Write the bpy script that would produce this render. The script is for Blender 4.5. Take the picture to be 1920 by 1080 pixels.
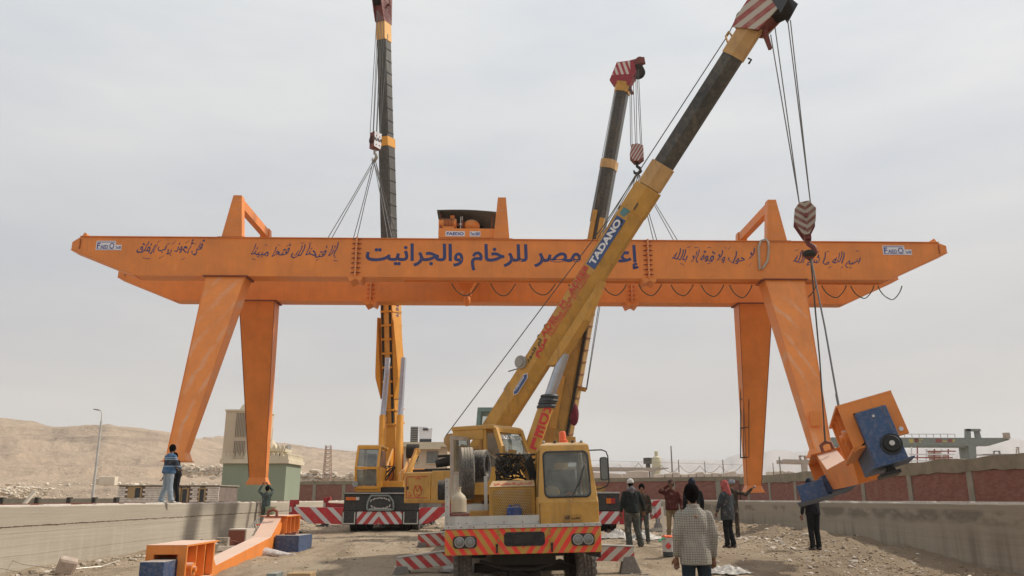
import bpy, bmesh, math, random
from mathutils import Vector, Matrix, noise as mnoise
R = math.radians
rng = random.Random(7)
sc = bpy.context.scene
for o in list(bpy.data.objects): bpy.data.objects.remove(o)

# ------------------------------------------------------------------ camera, sky, sun, exposure
CAMZ = 1.6; FPX = 1500.0; PITCH = math.atan(395 / FPX)
cam = bpy.data.objects.new('camera', bpy.data.cameras.new('camera'))
sc.collection.objects.link(cam); sc.camera = cam
cam.location = (0, 0, CAMZ); cam.rotation_euler = (R(90) + PITCH, 0, 0)
cam.data.sensor_width = 36; cam.data.lens = FPX / 1920 * 36; cam.data.clip_start = .1; cam.data.clip_end = 20000

SUN_DIR = Vector((1.0, .33, 1.05)).normalized()      # towards the sun: high on the right, a little behind the gantry
world = bpy.data.worlds.new('World'); sc.world = world; world.use_nodes = True
wt = world.node_tree; wt.nodes.clear()
def wn(t, **k):
    n = wt.nodes.new(t)
    for a, b in k.items(): setattr(n, a, b)
    return n
wout = wn('ShaderNodeOutputWorld'); wbg = wn('ShaderNodeBackground')
sky = wn('ShaderNodeTexSky', sky_type='NISHITA', sun_disc=False)
sky.sun_elevation = math.asin(SUN_DIR.z); sky.sun_rotation = math.atan2(SUN_DIR.x, SUN_DIR.y)
sky.dust_density = 6; sky.air_density = 1.2; sky.ozone_density = 1.5
skys = wn('ShaderNodeVectorMath', operation='SCALE'); skys.inputs['Scale'].default_value = .09
wt.links.new(sky.outputs[0], skys.inputs[0])
tc = wn('ShaderNodeTexCoord'); sep = wn('ShaderNodeSeparateXYZ'); wt.links.new(tc.outputs['Generated'], sep.inputs[0])
ramp = wn('ShaderNodeValToRGB'); wt.links.new(sep.outputs['Z'], ramp.inputs[0])
e = ramp.color_ramp.elements
e[0].position = 0; e[0].color = (.455, .425, .395, 1)
e[1].position = 1; e[1].color = (.69, .705, .71, 1)
for p_, c_ in ((.10, (.485, .46, .44, 1)), (.28, (.545, .54, .535, 1)), (.40, (.60, .605, .605, 1)), (.58, (.665, .68, .68, 1))):
    q = e.new(p_); q.color = c_
mp = wn('ShaderNodeMapping'); mp.inputs['Scale'].default_value = (1.3, 1.1, 5.5); mp.inputs['Rotation'].default_value = (0, R(9), R(20))
wt.links.new(tc.outputs['Generated'], mp.inputs[0])
cn = wn('ShaderNodeTexNoise'); cn.inputs['Scale'].default_value = 1.7; cn.inputs['Detail'].default_value = 5; cn.inputs['Roughness'].default_value = .5
wt.links.new(mp.outputs[0], cn.inputs['Vector'])
cr = wn('ShaderNodeMapRange'); cr.inputs[1].default_value = .38; cr.inputs[2].default_value = .66; cr.inputs[3].default_value = 0; cr.inputs[4].default_value = 1
wt.links.new(cn.outputs[0], cr.inputs[0])
cmul = wn('ShaderNodeMix', data_type='RGBA', blend_type='MULTIPLY'); cmul.inputs[0].default_value = 1
ccol = wn('ShaderNodeMix', data_type='RGBA'); wt.links.new(cr.outputs[0], ccol.inputs[0])
ccol.inputs[6].default_value = (.87, .905, .96, 1); ccol.inputs[7].default_value = (1.07, 1.065, 1.05, 1)
wt.links.new(ramp.outputs[0], cmul.inputs[6]); wt.links.new(ccol.outputs[2], cmul.inputs[7])
wmix = wn('ShaderNodeMix', data_type='RGBA'); wmix.inputs[0].default_value = .86
wt.links.new(skys.outputs[0], wmix.inputs[6]); wt.links.new(cmul.outputs[2], wmix.inputs[7])
wt.links.new(wmix.outputs[2], wbg.inputs[0]); wbg.inputs[1].default_value = 1.15
wt.links.new(wbg.outputs[0], wout.inputs[0])
sun = bpy.data.objects.new('sun', bpy.data.lights.new('sun', 'SUN')); sc.collection.objects.link(sun)
sun.data.energy = 3.3; sun.data.angle = R(2.5); sun.data.color = (1, .93, .82)
sun.rotation_euler = (-SUN_DIR).to_track_quat('-Z', 'Y').to_euler(); sun.location = (60, 20, 70)
sc.view_settings.view_transform = 'Standard'; sc.view_settings.look = 'None'
sc.view_settings.exposure = 0.10; sc.view_settings.gamma = 1
sc.cycles.use_denoising = True; sc.cycles.max_bounces = 6; sc.cycles.volume_bounces = 1
sc.cycles.transparent_max_bounces = 8

# ------------------------------------------------------------------ frames
A = R(1.3); CA, SA = math.cos(A), math.sin(A)        # the yard is turned 1.3 degrees against the view axis
SP, CP = math.sin(PITCH), math.cos(PITCH)
def at(px, py, d):                                   # a point of the place at depth d metres (world)
    u = (px - 960) / FPX; v = (540 - py) / FPX; t = d / (CP - v * SP)
    return Vector((u * t, d, CAMZ + t * (SP + v * CP)))
def w2s(p): return Vector((p[0] * CA + p[1] * SA, -p[0] * SA + p[1] * CA, p[2]))
def s2w(p): return Vector((p[0] * CA - p[1] * SA, p[0] * SA + p[1] * CA, p[2]))
def sat(px, py, d): return w2s(at(px, py, d))
def sstep(a, b, x):
    t = max(0, min(1, (x - a) / (b - a))); return t * t * (3 - 2 * t)

# ------------------------------------------------------------------ materials
def lin(r, g, b):
    f = lambda c: (c / 255 / 12.92) if c / 255 <= .04045 else ((c / 255 + .055) / 1.055) ** 2.4
    return (f(r), f(g), f(b))
class NT:
    def __init__(s, name):
        s.m = bpy.data.materials.new(name); s.m.use_nodes = True; s.t = s.m.node_tree; s.t.nodes.clear()
        s.out = s.n('ShaderNodeOutputMaterial'); s.b = s.n('ShaderNodeBsdfPrincipled'); s.l(s.b.outputs[0], s.out.inputs[0])
        s.tc = s.n('ShaderNodeTexCoord'); s.co = s.tc.outputs['Object']
    def n(s, t, **k):
        x = s.t.nodes.new(t)
        for a, b in k.items(): setattr(x, a, b)
        return x
    def l(s, a, b): s.t.links.new(a, b)
    def put(s, inp, v):
        if isinstance(v, bpy.types.NodeSocket): s.l(v, inp)
        elif isinstance(v, (tuple, list)) and len(v) == 3 and len(getattr(inp, 'default_value', (0, 0, 0))) == 4: inp.default_value = (*v, 1)
        else: inp.default_value = v
    def noise(s, scale, detail=4, rough=.55, co=None, stretch=None, dist=0):
        x = s.n('ShaderNodeTexNoise'); x.inputs['Scale'].default_value = scale; x.inputs['Detail'].default_value = detail
        x.inputs['Roughness'].default_value = rough; x.inputs['Distortion'].default_value = dist
        c = co or s.co
        if stretch:
            m = s.n('ShaderNodeMapping'); m.inputs['Scale'].default_value = stretch; s.l(c, m.inputs[0]); c = m.outputs[0]
        s.l(c, x.inputs['Vector']); return x.outputs[0]
    def rng(s, v, a, b, c=0, d=1):
        x = s.n('ShaderNodeMapRange'); s.put(x.inputs[0], v)
        for i, q in enumerate((a, b, c, d)): x.inputs[i + 1].default_value = q
        return x.outputs[0]
    def mix(s, f, a, b, mode='MIX'):
        x = s.n('ShaderNodeMix', data_type='RGBA', blend_type=mode); s.put(x.inputs[0], f); s.put(x.inputs[6], a); s.put(x.inputs[7], b); return x.outputs[2]
    def math(s, op, a, b=None, c=None):
        x = s.n('ShaderNodeMath', operation=op); s.put(x.inputs[0], a)
        if b is not None: s.put(x.inputs[1], b)
        if c is not None: s.put(x.inputs[2], c)
        return x.outputs[0]
    def xyz(s, co=None):
        x = s.n('ShaderNodeSeparateXYZ'); s.l(co or s.co, x.inputs[0]); return x.outputs
    def up(s):
        g = s.n('ShaderNodeNewGeometry'); x = s.n('ShaderNodeSeparateXYZ'); s.l(g.outputs['Normal'], x.inputs[0]); return x.outputs[2]
    def bump(s, h, strength=.3, dist=.02):
        x = s.n('ShaderNodeBump'); x.inputs['Strength'].default_value = strength; x.inputs['Distance'].default_value = dist
        s.l(h, x.inputs['Height']); s.l(x.outputs[0], s.b.inputs['Normal'])
    def done(s, col, rough=.6, metal=0, spec=None):
        s.put(s.b.inputs['Base Color'], col); s.put(s.b.inputs['Roughness'], rough); s.put(s.b.inputs['Metallic'], metal)
        if spec is not None: s.b.inputs['Specular IOR Level'].default_value = spec
        return s.m
DUST = (.50, .41, .31)
def paint(name, c, rough=.5, dust=.35, var=.14, grime=.25, scale=3.0, metal=0, topdust=.55, grimec=(.10, .07, .045)):
    s = NT(name)
    n1 = s.noise(scale, 5, .6); n2 = s.noise(scale * 6, 4, .6); n3 = s.noise(2.2, 3, .6, stretch=(3, 3, .5))
    k = s.rng(n1, .3, .7, 1 - var, 1 + var)
    cc = s.n('ShaderNodeVectorMath', operation='SCALE'); cc.inputs[0].default_value = c; s.l(k, cc.inputs['Scale'])
    col = s.mix(s.math('MULTIPLY', s.rng(n3, .52, .75), grime), cc.outputs[0], grimec)
    col = s.mix(s.math('MULTIPLY', s.rng(n2, .45, .8), dust * .5), col, DUST)
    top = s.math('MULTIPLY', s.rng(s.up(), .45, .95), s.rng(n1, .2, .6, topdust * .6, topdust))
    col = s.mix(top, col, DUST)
    n4 = s.noise(scale * 9, 6, .75); col = s.mix(s.math('MULTIPLY', s.math('GREATER_THAN', n4, .665), .75 if grime else 0), col, (.11, .06, .035))
    n5 = s.noise(5.5, 4, .7, stretch=(4, 4, .35)); col = s.mix(s.rng(n5, .60, .72, 0, grime * .9), col, grimec)
    s.bump(s.math('ADD', n2, n4), .10, .012)
    return s.done(col, s.rng(n2, .3, .7, rough - .08, rough + .15), metal)
def plain(name, c, rough=.7, var=.12, scale=8, metal=0, bump=.15, bd=.01):
    s = NT(name); n = s.noise(scale, 4, .6)
    cc = s.n('ShaderNodeVectorMath', operation='SCALE'); cc.inputs[0].default_value = c; s.l(s.rng(n, .3, .7, 1 - var, 1 + var), cc.inputs['Scale'])
    if bump: s.bump(n, bump, bd)
    return s.done(cc.outputs[0], rough, metal)
def stripes(name, c1, c2, period, slope, chevron=False, ix=0, iz=2, off=0, duty=.5, dust=.25, cx=0, rough=.5, wear=0.0):
    s = NT(name); o = s.xyz(); x = s.math('SUBTRACT', o[ix], cx)
    if chevron: x = s.math('ABSOLUTE', x)
    v = s.math('ADD', s.math('MULTIPLY', x, slope), s.math('ADD', o[iz], off + 50 * period))
    f = s.math('FRACT', s.math('DIVIDE', v, period)); g = s.math('GREATER_THAN', f, duty)
    if wear:
        w = s.math('GREATER_THAN', s.noise(9, 5, .7), 1 - wear); g = s.math('MULTIPLY', g, s.math('SUBTRACT', 1, w))
    n = s.noise(5, 5, .65); col = s.mix(g, c1, c2)
    col = s.mix(s.rng(n, .42, .75, 0, dust), col, DUST)
    col = s.mix(s.math('MULTIPLY', s.rng(s.up(), .5, .95), .6), col, DUST)
    return s.done(col, rough)

M = {}
ORG = (.76, .240, .042)
def orange(name, k=1.0, swirl=0.0):
    s = NT(name); n1 = s.noise(.9, 5, .6); n2 = s.noise(14, 4, .65); n3 = s.noise(1.4, 4, .6, stretch=(2.5, 2.5, .35))
    cc = s.n('ShaderNodeVectorMath', operation='SCALE'); cc.inputs[0].default_value = tuple(q * k for q in ORG); s.l(s.rng(n1, .3, .7, .86, 1.12), cc.inputs['Scale'])
    col = s.mix(s.rng(n3, .50, .78, 0, .22), cc.outputs[0], (.40, .13, .03))
    col = s.mix(s.rng(n2, .45, .8, .0, .10), col, DUST)
    if swirl:
        w = s.n('ShaderNodeTexWave', wave_type='RINGS', rings_direction='Y'); w.inputs['Scale'].default_value = .55; w.inputs['Distortion'].default_value = 5; w.inputs['Detail'].default_value = 3
        s.l(s.co, w.inputs['Vector']); ww = s.math('MULTIPLY', s.rng(w.outputs['Fac'], .72, .98), s.rng(n1, .42, .62, 0, swirl)); col = s.mix(ww, col, (.66, .42, .28))
    top = s.math('MULTIPLY', s.rng(s.up(), .5, .95), .82); col = s.mix(top, col, (.68, .55, .46))  # upward faces go pale: settled dust, plus glare painted into the colour
    n4 = s.noise(26, 6, .78); col = s.mix(s.math('MULTIPLY', s.math('GREATER_THAN', n4, .70), .6), col, (.22, .08, .035)); n5 = s.noise(3.2, 4, .7, stretch=(5, 5, .25)); col = s.mix(s.rng(n5, .58, .74, 0, .30), col, (.30, .12, .05))
    s.bump(s.math('ADD', n2, s.math('MULTIPLY', n1, 3)), .12, .02); return s.done(col, s.rng(n1, .3, .7, .40, .62))
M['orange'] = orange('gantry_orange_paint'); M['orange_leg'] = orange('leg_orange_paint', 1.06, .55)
M['red_oxide'] = plain('rusty_bolt_red', (.22, .06, .03), .7)
M['bolt'] = plain('bolt_zinc', (.55, .52, .47), .4, metal=.6)
M['letter_blue'] = plain('lettering_navy', (.032, .048, .16), .6, bump=0)
M['sign_white'] = plain('sign_white', (.70, .69, .72), .5, var=.05)
M['sign_blue'] = plain('sign_blue', (.03, .05, .28), .5, var=.05)
M['cable'] = plain('cable_black_green', (.06, .085, .06), .6)
M['black_steel'] = plain('black_steel', (.02, .021, .022), .5)
M['rope'] = plain('wire_rope_steel', (.085, .08, .075), .6, scale=60)
M['sling'] = plain('fibre_sling', (.42, .38, .32), .9, scale=30)
M['yellowA'] = paint('tadano_yellow_paint', (.52, .27, .045), .5, .45, .13, .35)
M['yellowA_dark'] = paint('tadano_ochre_paint', (.40, .20, .035), .55, .3, .15, .45)
M['tan'] = paint('boom_collar_tan', (.52, .31, .12), .55, .4)
M['boom_black'] = paint('boom_black_steel', (.042, .040, .035), .42, .30, .35, .75, scale=1.6, grimec=(.13, .10, .06))
M['yellowB'] = paint('crane_orange_yellow', (.72, .32, .025), .42, .25, .08, .2)
M['yellowB2'] = paint('crane_light_orange', (.76, .40, .09), .45, .35, .08, .15)
M['chrome'] = plain('cylinder_chrome', (.42, .44, .48), .28, metal=.75, bump=0)
M['red'] = paint('outrigger_red', (.42, .025, .028), .5, .3, .12, .2)
M['darkred'] = paint('hook_dark_red', (.16, .03, .025), .6, .35, .2, .4)
M['black'] = paint('chassis_black', (.016, .017, .018), .55, .35, .2, .2)
M['under'] = plain('underbody_grime', (.03, .026, .022), .85, .3)
M['tyre'] = paint('tyre_rubber', (.028, .028, .030), .85, .75, .25, .2, topdust=.7, scale=5)
M['tyre_dusty'] = paint('tyre_rubber_dusty', (.085, .08, .072), .9, .9, .25, .2, topdust=.8, scale=5)
M['rim'] = paint('wheel_rim', (.32, .31, .29), .5, .5)
M['alu'] = paint('diamond_plate', (.50, .49, .46), .45, .4, .12, .3, metal=.25)
M['hgrey'] = plain('lamp_lens', (.20, .20, .19), .12, .25, bump=0)
M['lens_red'] = plain('tail_lens_red', (.35, .02, .02), .25, bump=0)
M['lens_orange'] = plain('tail_lens_orange', (.6, .13, .01), .25, bump=0)
M['beacon'] = plain('beacon_orange', (.75, .12, .03), .3, .08, bump=0)
def glass(name, tint=(.72, .76, .74), alpha=.22, rough=.08, dustk=.34):
    s = NT(name); s.t.nodes.remove(s.b)
    tr = s.n('ShaderNodeBsdfTransparent'); tr.inputs[0].default_value = (*tint, 1)
    gl = s.n('ShaderNodeBsdfPrincipled'); gl.inputs['Base Color'].default_value = (.16, .18, .17, 1); gl.inputs['Roughness'].default_value = rough; gl.inputs['Specular IOR Level'].default_value = 1.0
    df = s.n('ShaderNodeBsdfDiffuse'); df.inputs[0].default_value = (.48, .44, .37, 1)
    n = s.noise(2.5, 5, .6); m1 = s.n('ShaderNodeMixShader'); m1.inputs[0].default_value = alpha; s.l(tr.outputs[0], m1.inputs[1]); s.l(gl.outputs[0], m1.inputs[2])
    m2 = s.n('ShaderNodeMixShader'); s.l(s.rng(n, .35, .75, .03, dustk), m2.inputs[0]); s.l(m1.outputs[0], m2.inputs[1]); s.l(df.outputs[0], m2.inputs[2])
    s.l(m2.outputs[0], s.out.inputs[0]); return s.m
M['glass'] = glass('dusty_windscreen'); M['glass_dark'] = glass('dark_window', (.3, .33, .32), .6, .06, .25)
M['seat'] = plain('seat_vinyl', (.05, .055, .06), .6); M['rubber'] = plain('rubber_seal', (.012, .012, .012), .6, bump=0)
M['blue'] = paint('bogie_blue', (.03, .075, .18), .5, .5, .15, .3)
M['blue_dusty'] = paint('bogie_blue_dusty', (.03, .065, .15), .6, .6, .15, .3, topdust=.8)
def chev2(name, c1, c2, **k): return stripes(name, c1, c2, **k)
REDC = (.48, .03, .03); WHT = (.55, .52, .46)

# ------------------------------------------------------------------ objects
OFF = {}
def link(o): sc.collection.objects.link(o); return o
def tag(o, label=None, cat=None, group=None, kind=None):
    for k, v in (('label', label), ('category', cat), ('group', group), ('kind', kind)):
        if v: o[k] = v
    return o
def thing(name, label, cat, org=(0, 0, 0), rz=0.0, group=None, rot=None, site=False):
    """Empty at the thing's base. site=True: geometry is written in yard coordinates, org is the base point there."""
    o = link(bpy.data.objects.new(name, None)); o.empty_display_size = .3; tag(o, label, cat, group)
    if site: o.location = s2w(org); o.rotation_euler = (0, 0, A); OFF[o] = Vector(org)
    elif rot: o.location = org; o.rotation_euler = rot; OFF[o] = Vector((0, 0, 0))
    elif rz: o.location = org; o.rotation_euler = (0, 0, rz); OFF[o] = Vector((0, 0, 0))
    else: o.location = org; OFF[o] = Vector(org)
    return o
def perp(d, up=Vector((0, 0, 1))):
    d = Vector(d).normalized()
    if abs(d.dot(up)) > .98: up = Vector((1, 0, 0))
    s = d.cross(up).normalized(); return s, s.cross(d).normalized()
class MB:
    def __init__(s): s.v = []; s.f = []
    def add(s, vs, fs):
        k = len(s.v); s.v += [tuple(q) for q in vs]; s.f += [tuple(i + k for i in f) for f in fs]; return s
    def loft(s, loops, cap=True, closed=True):
        n = len(loops[0]); vs = [p for L in loops for p in L]; fs = []
        for i in range(len(loops) - 1):
            for j in range(n if closed else n - 1):
                a = i * n + j; b = i * n + (j + 1) % n; fs.append((a, b, b + n, a + n))
        if cap: fs.append(tuple(reversed(range(n)))); k = (len(loops) - 1) * n; fs.append(tuple(range(k, k + n)))
        return s.add(vs, fs)
    def box(s, x0, x1, y0, y1, z0, z1):
        return s.loft([[(x0, y0, z), (x1, y0, z), (x1, y1, z), (x0, y1, z)] for z in (z0, z1)])
    def cbox(s, c, sz, m=None):
        hx, hy, hz = sz[0] / 2, sz[1] / 2, sz[2] / 2; c = Vector(c)
        P = [Vector(q) for q in ((-hx, -hy, -hz), (hx, -hy, -hz), (hx, hy, -hz), (-hx, hy, -hz), (-hx, -hy, hz), (hx, -hy, hz), (hx, hy, hz), (-hx, hy, hz))]
        if m: P = [m @ q for q in P]
        P = [q + c for q in P]; return s.loft([P[:4], P[4:]])
    def prism(s, poly, axis, a, b):
        def mk(t): return [{'x': (t, p[0], p[1]), 'y': (p[0], t, p[1]), 'z': (p[0], p[1], t)}[axis] for p in poly]
        return s.loft([mk(a), mk(b)])
    def bar(s, p, q, w, h=None, w1=None, h1=None, up=Vector((0, 0, 1)), prof=None):
        p, q = Vector(p), Vector(q); h = h or w; w1 = w1 or w; h1 = h1 or h; a, b = perp(q - p, up)
        pr = prof or [(-.5, -.5), (.5, -.5), (.5, .5), (-.5, .5)]
        return s.loft([[p + a * (x * w) + b * (y * h) for x, y in pr], [q + a * (x * w1) + b * (y * h1) for x, y in pr]])
    def cyl(s, p, q, r, r1=None, n=12, cap=True):
        p, q = Vector(p), Vector(q); r1 = r if r1 is None else r1; a, b = perp(q - p)
        c = [(math.cos(2 * math.pi * i / n), math.sin(2 * math.pi * i / n)) for i in range(n)]
        return s.loft([[p + a * (x * r) + b * (y * r) for x, y in c], [q + a * (x * r1) + b * (y * r1) for x, y in c]], cap)
    def tube(s, pts, r, n=6):
        pts = [Vector(p) for p in pts]; L = []
        rs = r if isinstance(r, (list, tuple)) else [r] * len(pts)
        for i, p in enumerate(pts):
            d = (pts[min(i + 1, len(pts) - 1)] - pts[max(i - 1, 0)]); a, b = perp(d)
            if i and a.dot(pa) < 0: a, b = -a, -b
            pa = a
            L.append([p + a * (math.cos(2 * math.pi * k / n) * rs[i]) + b * (math.sin(2 * math.pi * k / n) * rs[i]) for k in range(n)])
        return s.loft(L)
    def lathe(s, prof, o=(0, 0, 0), axis='z', n=20):
        o = Vector(o); L = []
        for r, h in prof:
            l = []
            for k in range(n):
                c, t = math.cos(2 * math.pi * k / n) * r, math.sin(2 * math.pi * k / n) * r
                l.append(o + Vector({'z': (c, t, h), 'x': (h, c, t), 'y': (c, h, t)}[axis]))
            L.append(l)
        return s.loft(L)
    def sphere(s, c, r, n=12, m=8, sc_=(1, 1, 1)):
        prof = [(math.sin(math.pi * i / m) * r if 0 < i < m else .001 * r, -math.cos(math.pi * i / m) * r) for i in range(m + 1)]
        k = len(s.v); s.lathe(prof, (0, 0, 0), 'z', n)
        for i in range(k, len(s.v)):
            v = s.v[i]; s.v[i] = (v[0] * sc_[0] + c[0], v[1] * sc_[1] + c[1], v[2] * sc_[2] + c[2])
        return s
    def xf(s, m):
        s.v = [tuple(m @ Vector(v)) for v in s.v]; return s
    def build(s, name, mat, parent=None, bevel=0, smooth=None, off=None, kind=None, label=None):
        me = bpy.data.meshes.new(name); o_ = OFF.get(parent, Vector((0, 0, 0))) if off is None else Vector(off)
        me.from_pydata([(v[0] - o_[0], v[1] - o_[1], v[2] - o_[2]) for v in s.v], [], s.f)
        bm = bmesh.new(); bm.from_mesh(me); bmesh.ops.recalc_face_normals(bm, faces=bm.faces); bm.to_mesh(me); bm.free()
        me.materials.append(M[mat] if isinstance(mat, str) else mat)
        o = link(bpy.data.objects.new(name, me))
        if parent: o.parent = parent; OFF[o] = o_
        if smooth is not None:
            me.shade_smooth(); me.set_sharp_from_angle(angle=R(smooth))
        if bevel:
            b = o.modifiers.new('edge', 'BEVEL'); b.width = bevel; b.segments = 2; b.limit_method = 'ANGLE'; b.angle_limit = R(40)
        if kind: o['kind'] = kind
        if label: o['label'] = label
        return o
def dup(o, loc=None, rz=None, label=None, parent=None):
    c = link(o.copy()); c.parent = parent; OFF[c] = OFF.get(o, Vector((0, 0, 0)))
    if loc is not None: c.location = loc
    if rz is not None: c.rotation_euler = (c.rotation_euler[0], c.rotation_euler[1], rz)
    if label: c['label'] = label
    for ch in list(o.children): dup(ch, parent=c)
    return c
FORMS = {'ا':(0xFE8D,2),'أ':(0xFE83,2),'إ':(0xFE87,2),'ب':(0xFE8F,4),'ة':(0xFE93,2),'ت':(0xFE95,4),'ث':(0xFE99,4),'ج':(0xFE9D,4),'ح':(0xFEA1,4),'خ':(0xFEA5,4),'د':(0xFEA9,2),'ذ':(0xFEAB,2),'ر':(0xFEAD,2),'ز':(0xFEAF,2),'س':(0xFEB1,4),'ش':(0xFEB5,4),'ص':(0xFEB9,4),'ع':(0xFEC9,4),'ف':(0xFED1,4),'ق':(0xFED5,4),'ك':(0xFED9,4),'ل':(0xFEDD,4),'م':(0xFEE1,4),'ن':(0xFEE5,4),'ه':(0xFEE9,4),'و':(0xFEED,2),'ى':(0xFEEF,2),'ي':(0xFEF1,4),'ء':(0xFE80,1),'ئ':(0xFE89,4)}
def arabic(t):
    t = t.replace('لا', '\u0001'); F2 = dict(FORMS); F2['\u0001'] = (0xFEFB, 2); out = []
    for i, ch in enumerate(t):
        if ch not in F2: out.append(ch); continue
        b, n = F2[ch]; pj = i > 0 and t[i - 1] in F2 and F2[t[i - 1]][1] == 4
        nj = n == 4 and i + 1 < len(t) and t[i + 1] in F2 and F2[t[i + 1]][1] > 1
        out.append(chr(b + (0 if n == 1 else (1 if pj else 0) if n == 2 else 3 if pj and nj else 2 if nj else 1 if pj else 0)))
    return ''.join(reversed(out))
def text(s_, mat, parent, c, X, Y, w, h, name='lettering', bold=.0, shear=0, space=1.0, flow=0):
    """painted lettering fitted into w x h metres, centred on c in the plane X, Y; every glyph outline is filled on its own"""
    cu = bpy.data.curves.new('t', 'FONT'); cu.body = s_; cu.space_character = space; cu.shear = shear
    o = link(bpy.data.objects.new('t', cu)); dg = bpy.context.evaluated_depsgraph_get(); dg.update()
    cv = o.to_curve(dg); polys = []
    for sp in cv.splines:
        bp = sp.bezier_points; n = len(bp); P = []
        for k in range(n):
            a, b = bp[k], bp[(k + 1) % n]
            st = (a.co, a.handle_right, b.handle_left, b.co); L = (b.co - a.co).length; m = 1 if (a.handle_right - a.co).length < 1e-4 and (b.handle_left - b.co).length < 1e-4 else 5
            for q in range(m):
                u = q / m; p = st[0] * (1 - u) ** 3 + st[1] * (3 * u * (1 - u) ** 2) + st[2] * (3 * u * u * (1 - u)) + st[3] * u ** 3
                if not P or (Vector((p.x, p.y)) - P[-1]).length > 1e-3: P.append(Vector((p.x, p.y)))
        if len(P) > 2 and (P[0] - P[-1]).length < 1e-3: P.pop()
        if len(P) > 2: polys.append(P)
    o.to_curve_clear(); bpy.data.objects.remove(o)
    area = lambda P: sum(P[k - 1].x * P[k].y - P[k].x * P[k - 1].y for k in range(len(P))) / 2
    ar = [area(P) for P in polys]; sg = 1 if max(ar, key=abs) > 0 else -1
    def inside(p, P):
        r = False
        for k in range(len(P)):
            a, b = P[k - 1], P[k]
            if (a.y > p.y) != (b.y > p.y) and p.x < (b.x - a.x) * (p.y - a.y) / (b.y - a.y) + a.x: r = not r
        return r
    outs = [k for k in range(len(polys)) if ar[k] * sg > 0]; holes = {k: [] for k in outs}
    for k in range(len(polys)):
        if k not in holes:
            cand = [q for q in outs if inside(polys[k][0], polys[q])]
            if cand: holes[min(cand, key=lambda q: abs(ar[q]))].append(k)
    V, F, Z = [], [], []
    from mathutils.geometry import tessellate_polygon
    for gi, k in enumerate(outs):
        grp = [polys[k]] + [polys[q] for q in holes[k]]; base = len(V); flat = [p for P in grp for p in P]
        V += flat; Z += [gi % 7] * len(flat); F += [tuple(base + i for i in tri) for tri in tessellate_polygon([[Vector((p.x, p.y, 0)) for p in P] for P in grp])]
        if bold:
            off = base
            for P in grp:                             # a rim of even width thickens the stroke
                n = len(P); nb = len(V)
                for q in range(n):
                    d0, d1 = (P[q] - P[q - 1]).normalized(), (P[(q + 1) % n] - P[q]).normalized(); nn = Vector((d0.y + d1.y, -d0.x - d1.x)) * sg; L = max(.8, nn.length); V.append(P[q] + nn.normalized() * (bold * 2 / L * (1 if nn.length > .8 else .8))); Z.append(gi % 7)
                F += [(off + q, off + (q + 1) % n, nb + (q + 1) % n, nb + q) for q in range(n)]; off += n
    xs = [v.x for v in V]; ys = [v.y for v in V]; x0, x1, y0, y1 = min(xs), max(xs), min(ys), max(ys); N = Vector(X).normalized().cross(Vector(Y).normalized())
    X = Vector(X).normalized(); Y = Vector(Y).normalized()
    if flow:                                          # brush-written line: letters lean, swell and ride up and down
        for v in V:
            xx = (v.x - x0) / (x1 - x0); yy = (v.y - y0) / (y1 - y0)
            v.y += flow * (y1 - y0) * (.20 * math.sin(xx * 21) + .12 * math.sin(xx * 47)); v.x += flow * (y1 - y0) * (.35 * yy * yy - .22 * math.sin(yy * 5))
            v.y = y0 + (v.y - y0) * (1 + .35 * flow * (yy - .3) * abs(yy - .3) * 4)
        xs = [v.x for v in V]; ys = [v.y for v in V]; x0, x1, y0, y1 = min(xs), max(xs), min(ys), max(ys)
    o_ = OFF.get(parent, Vector((0, 0, 0))); c = Vector(c) - o_
    me = bpy.data.meshes.new(name)
    me.from_pydata([tuple(c + X * ((v.x - (x0 + x1) / 2) / (x1 - x0) * w) + Y * ((v.y - (y0 + y1) / 2) / (y1 - y0) * h) + N * (.0006 * z)) for v, z in zip(V, Z)], [], F)
    me.validate(); me.update(); me.materials.append(M[mat] if isinstance(mat, str) else mat)
    ob = link(bpy.data.objects.new(name, me)); ob.parent = parent; OFF[ob] = o_
    return ob
def rockmesh(seed, sub=2, flat=.7):
    r = random.Random(seed); bm = bmesh.new(); bmesh.ops.create_icosphere(bm, subdivisions=sub, radius=1)
    cuts = [(Vector((r.gauss(0, 1), r.gauss(0, 1), r.gauss(0, 1))).normalized(), r.uniform(.45, .85)) for _ in range(9)]
    for v in bm.verts:
        for n, d in cuts:
            t = v.co.dot(n)
            if t > d: v.co -= n * (t - d)
        v.co *= 1 + .12 * mnoise.noise(v.co * 2 + Vector((seed, 0, 0))); v.co.z *= flat
    V = [tuple(v.co) for v in bm.verts]; F = [tuple(v.index for v in f.verts) for f in bm.faces]; bm.free(); return V, F
ROCKS = [rockmesh(i, 1) for i in range(10)]
def add_rock(mb, p, s, r=rng, k=None):
    V, F = ROCKS[r.randrange(10)] if k is None else ROCKS[k]
    m = Matrix.Rotation(r.uniform(0, 6.28), 3, 'Z') @ Matrix.Rotation(r.uniform(-.5, .5), 3, 'X')
    sx = s * r.uniform(.7, 1.3); sy = s * r.uniform(.6, 1.1); sz = s * r.uniform(.45, .95); p = Vector(p)
    mb.add([p + m @ Vector((v[0] * sx, v[1] * sy, v[2] * sz)) for v in V], F)

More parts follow.
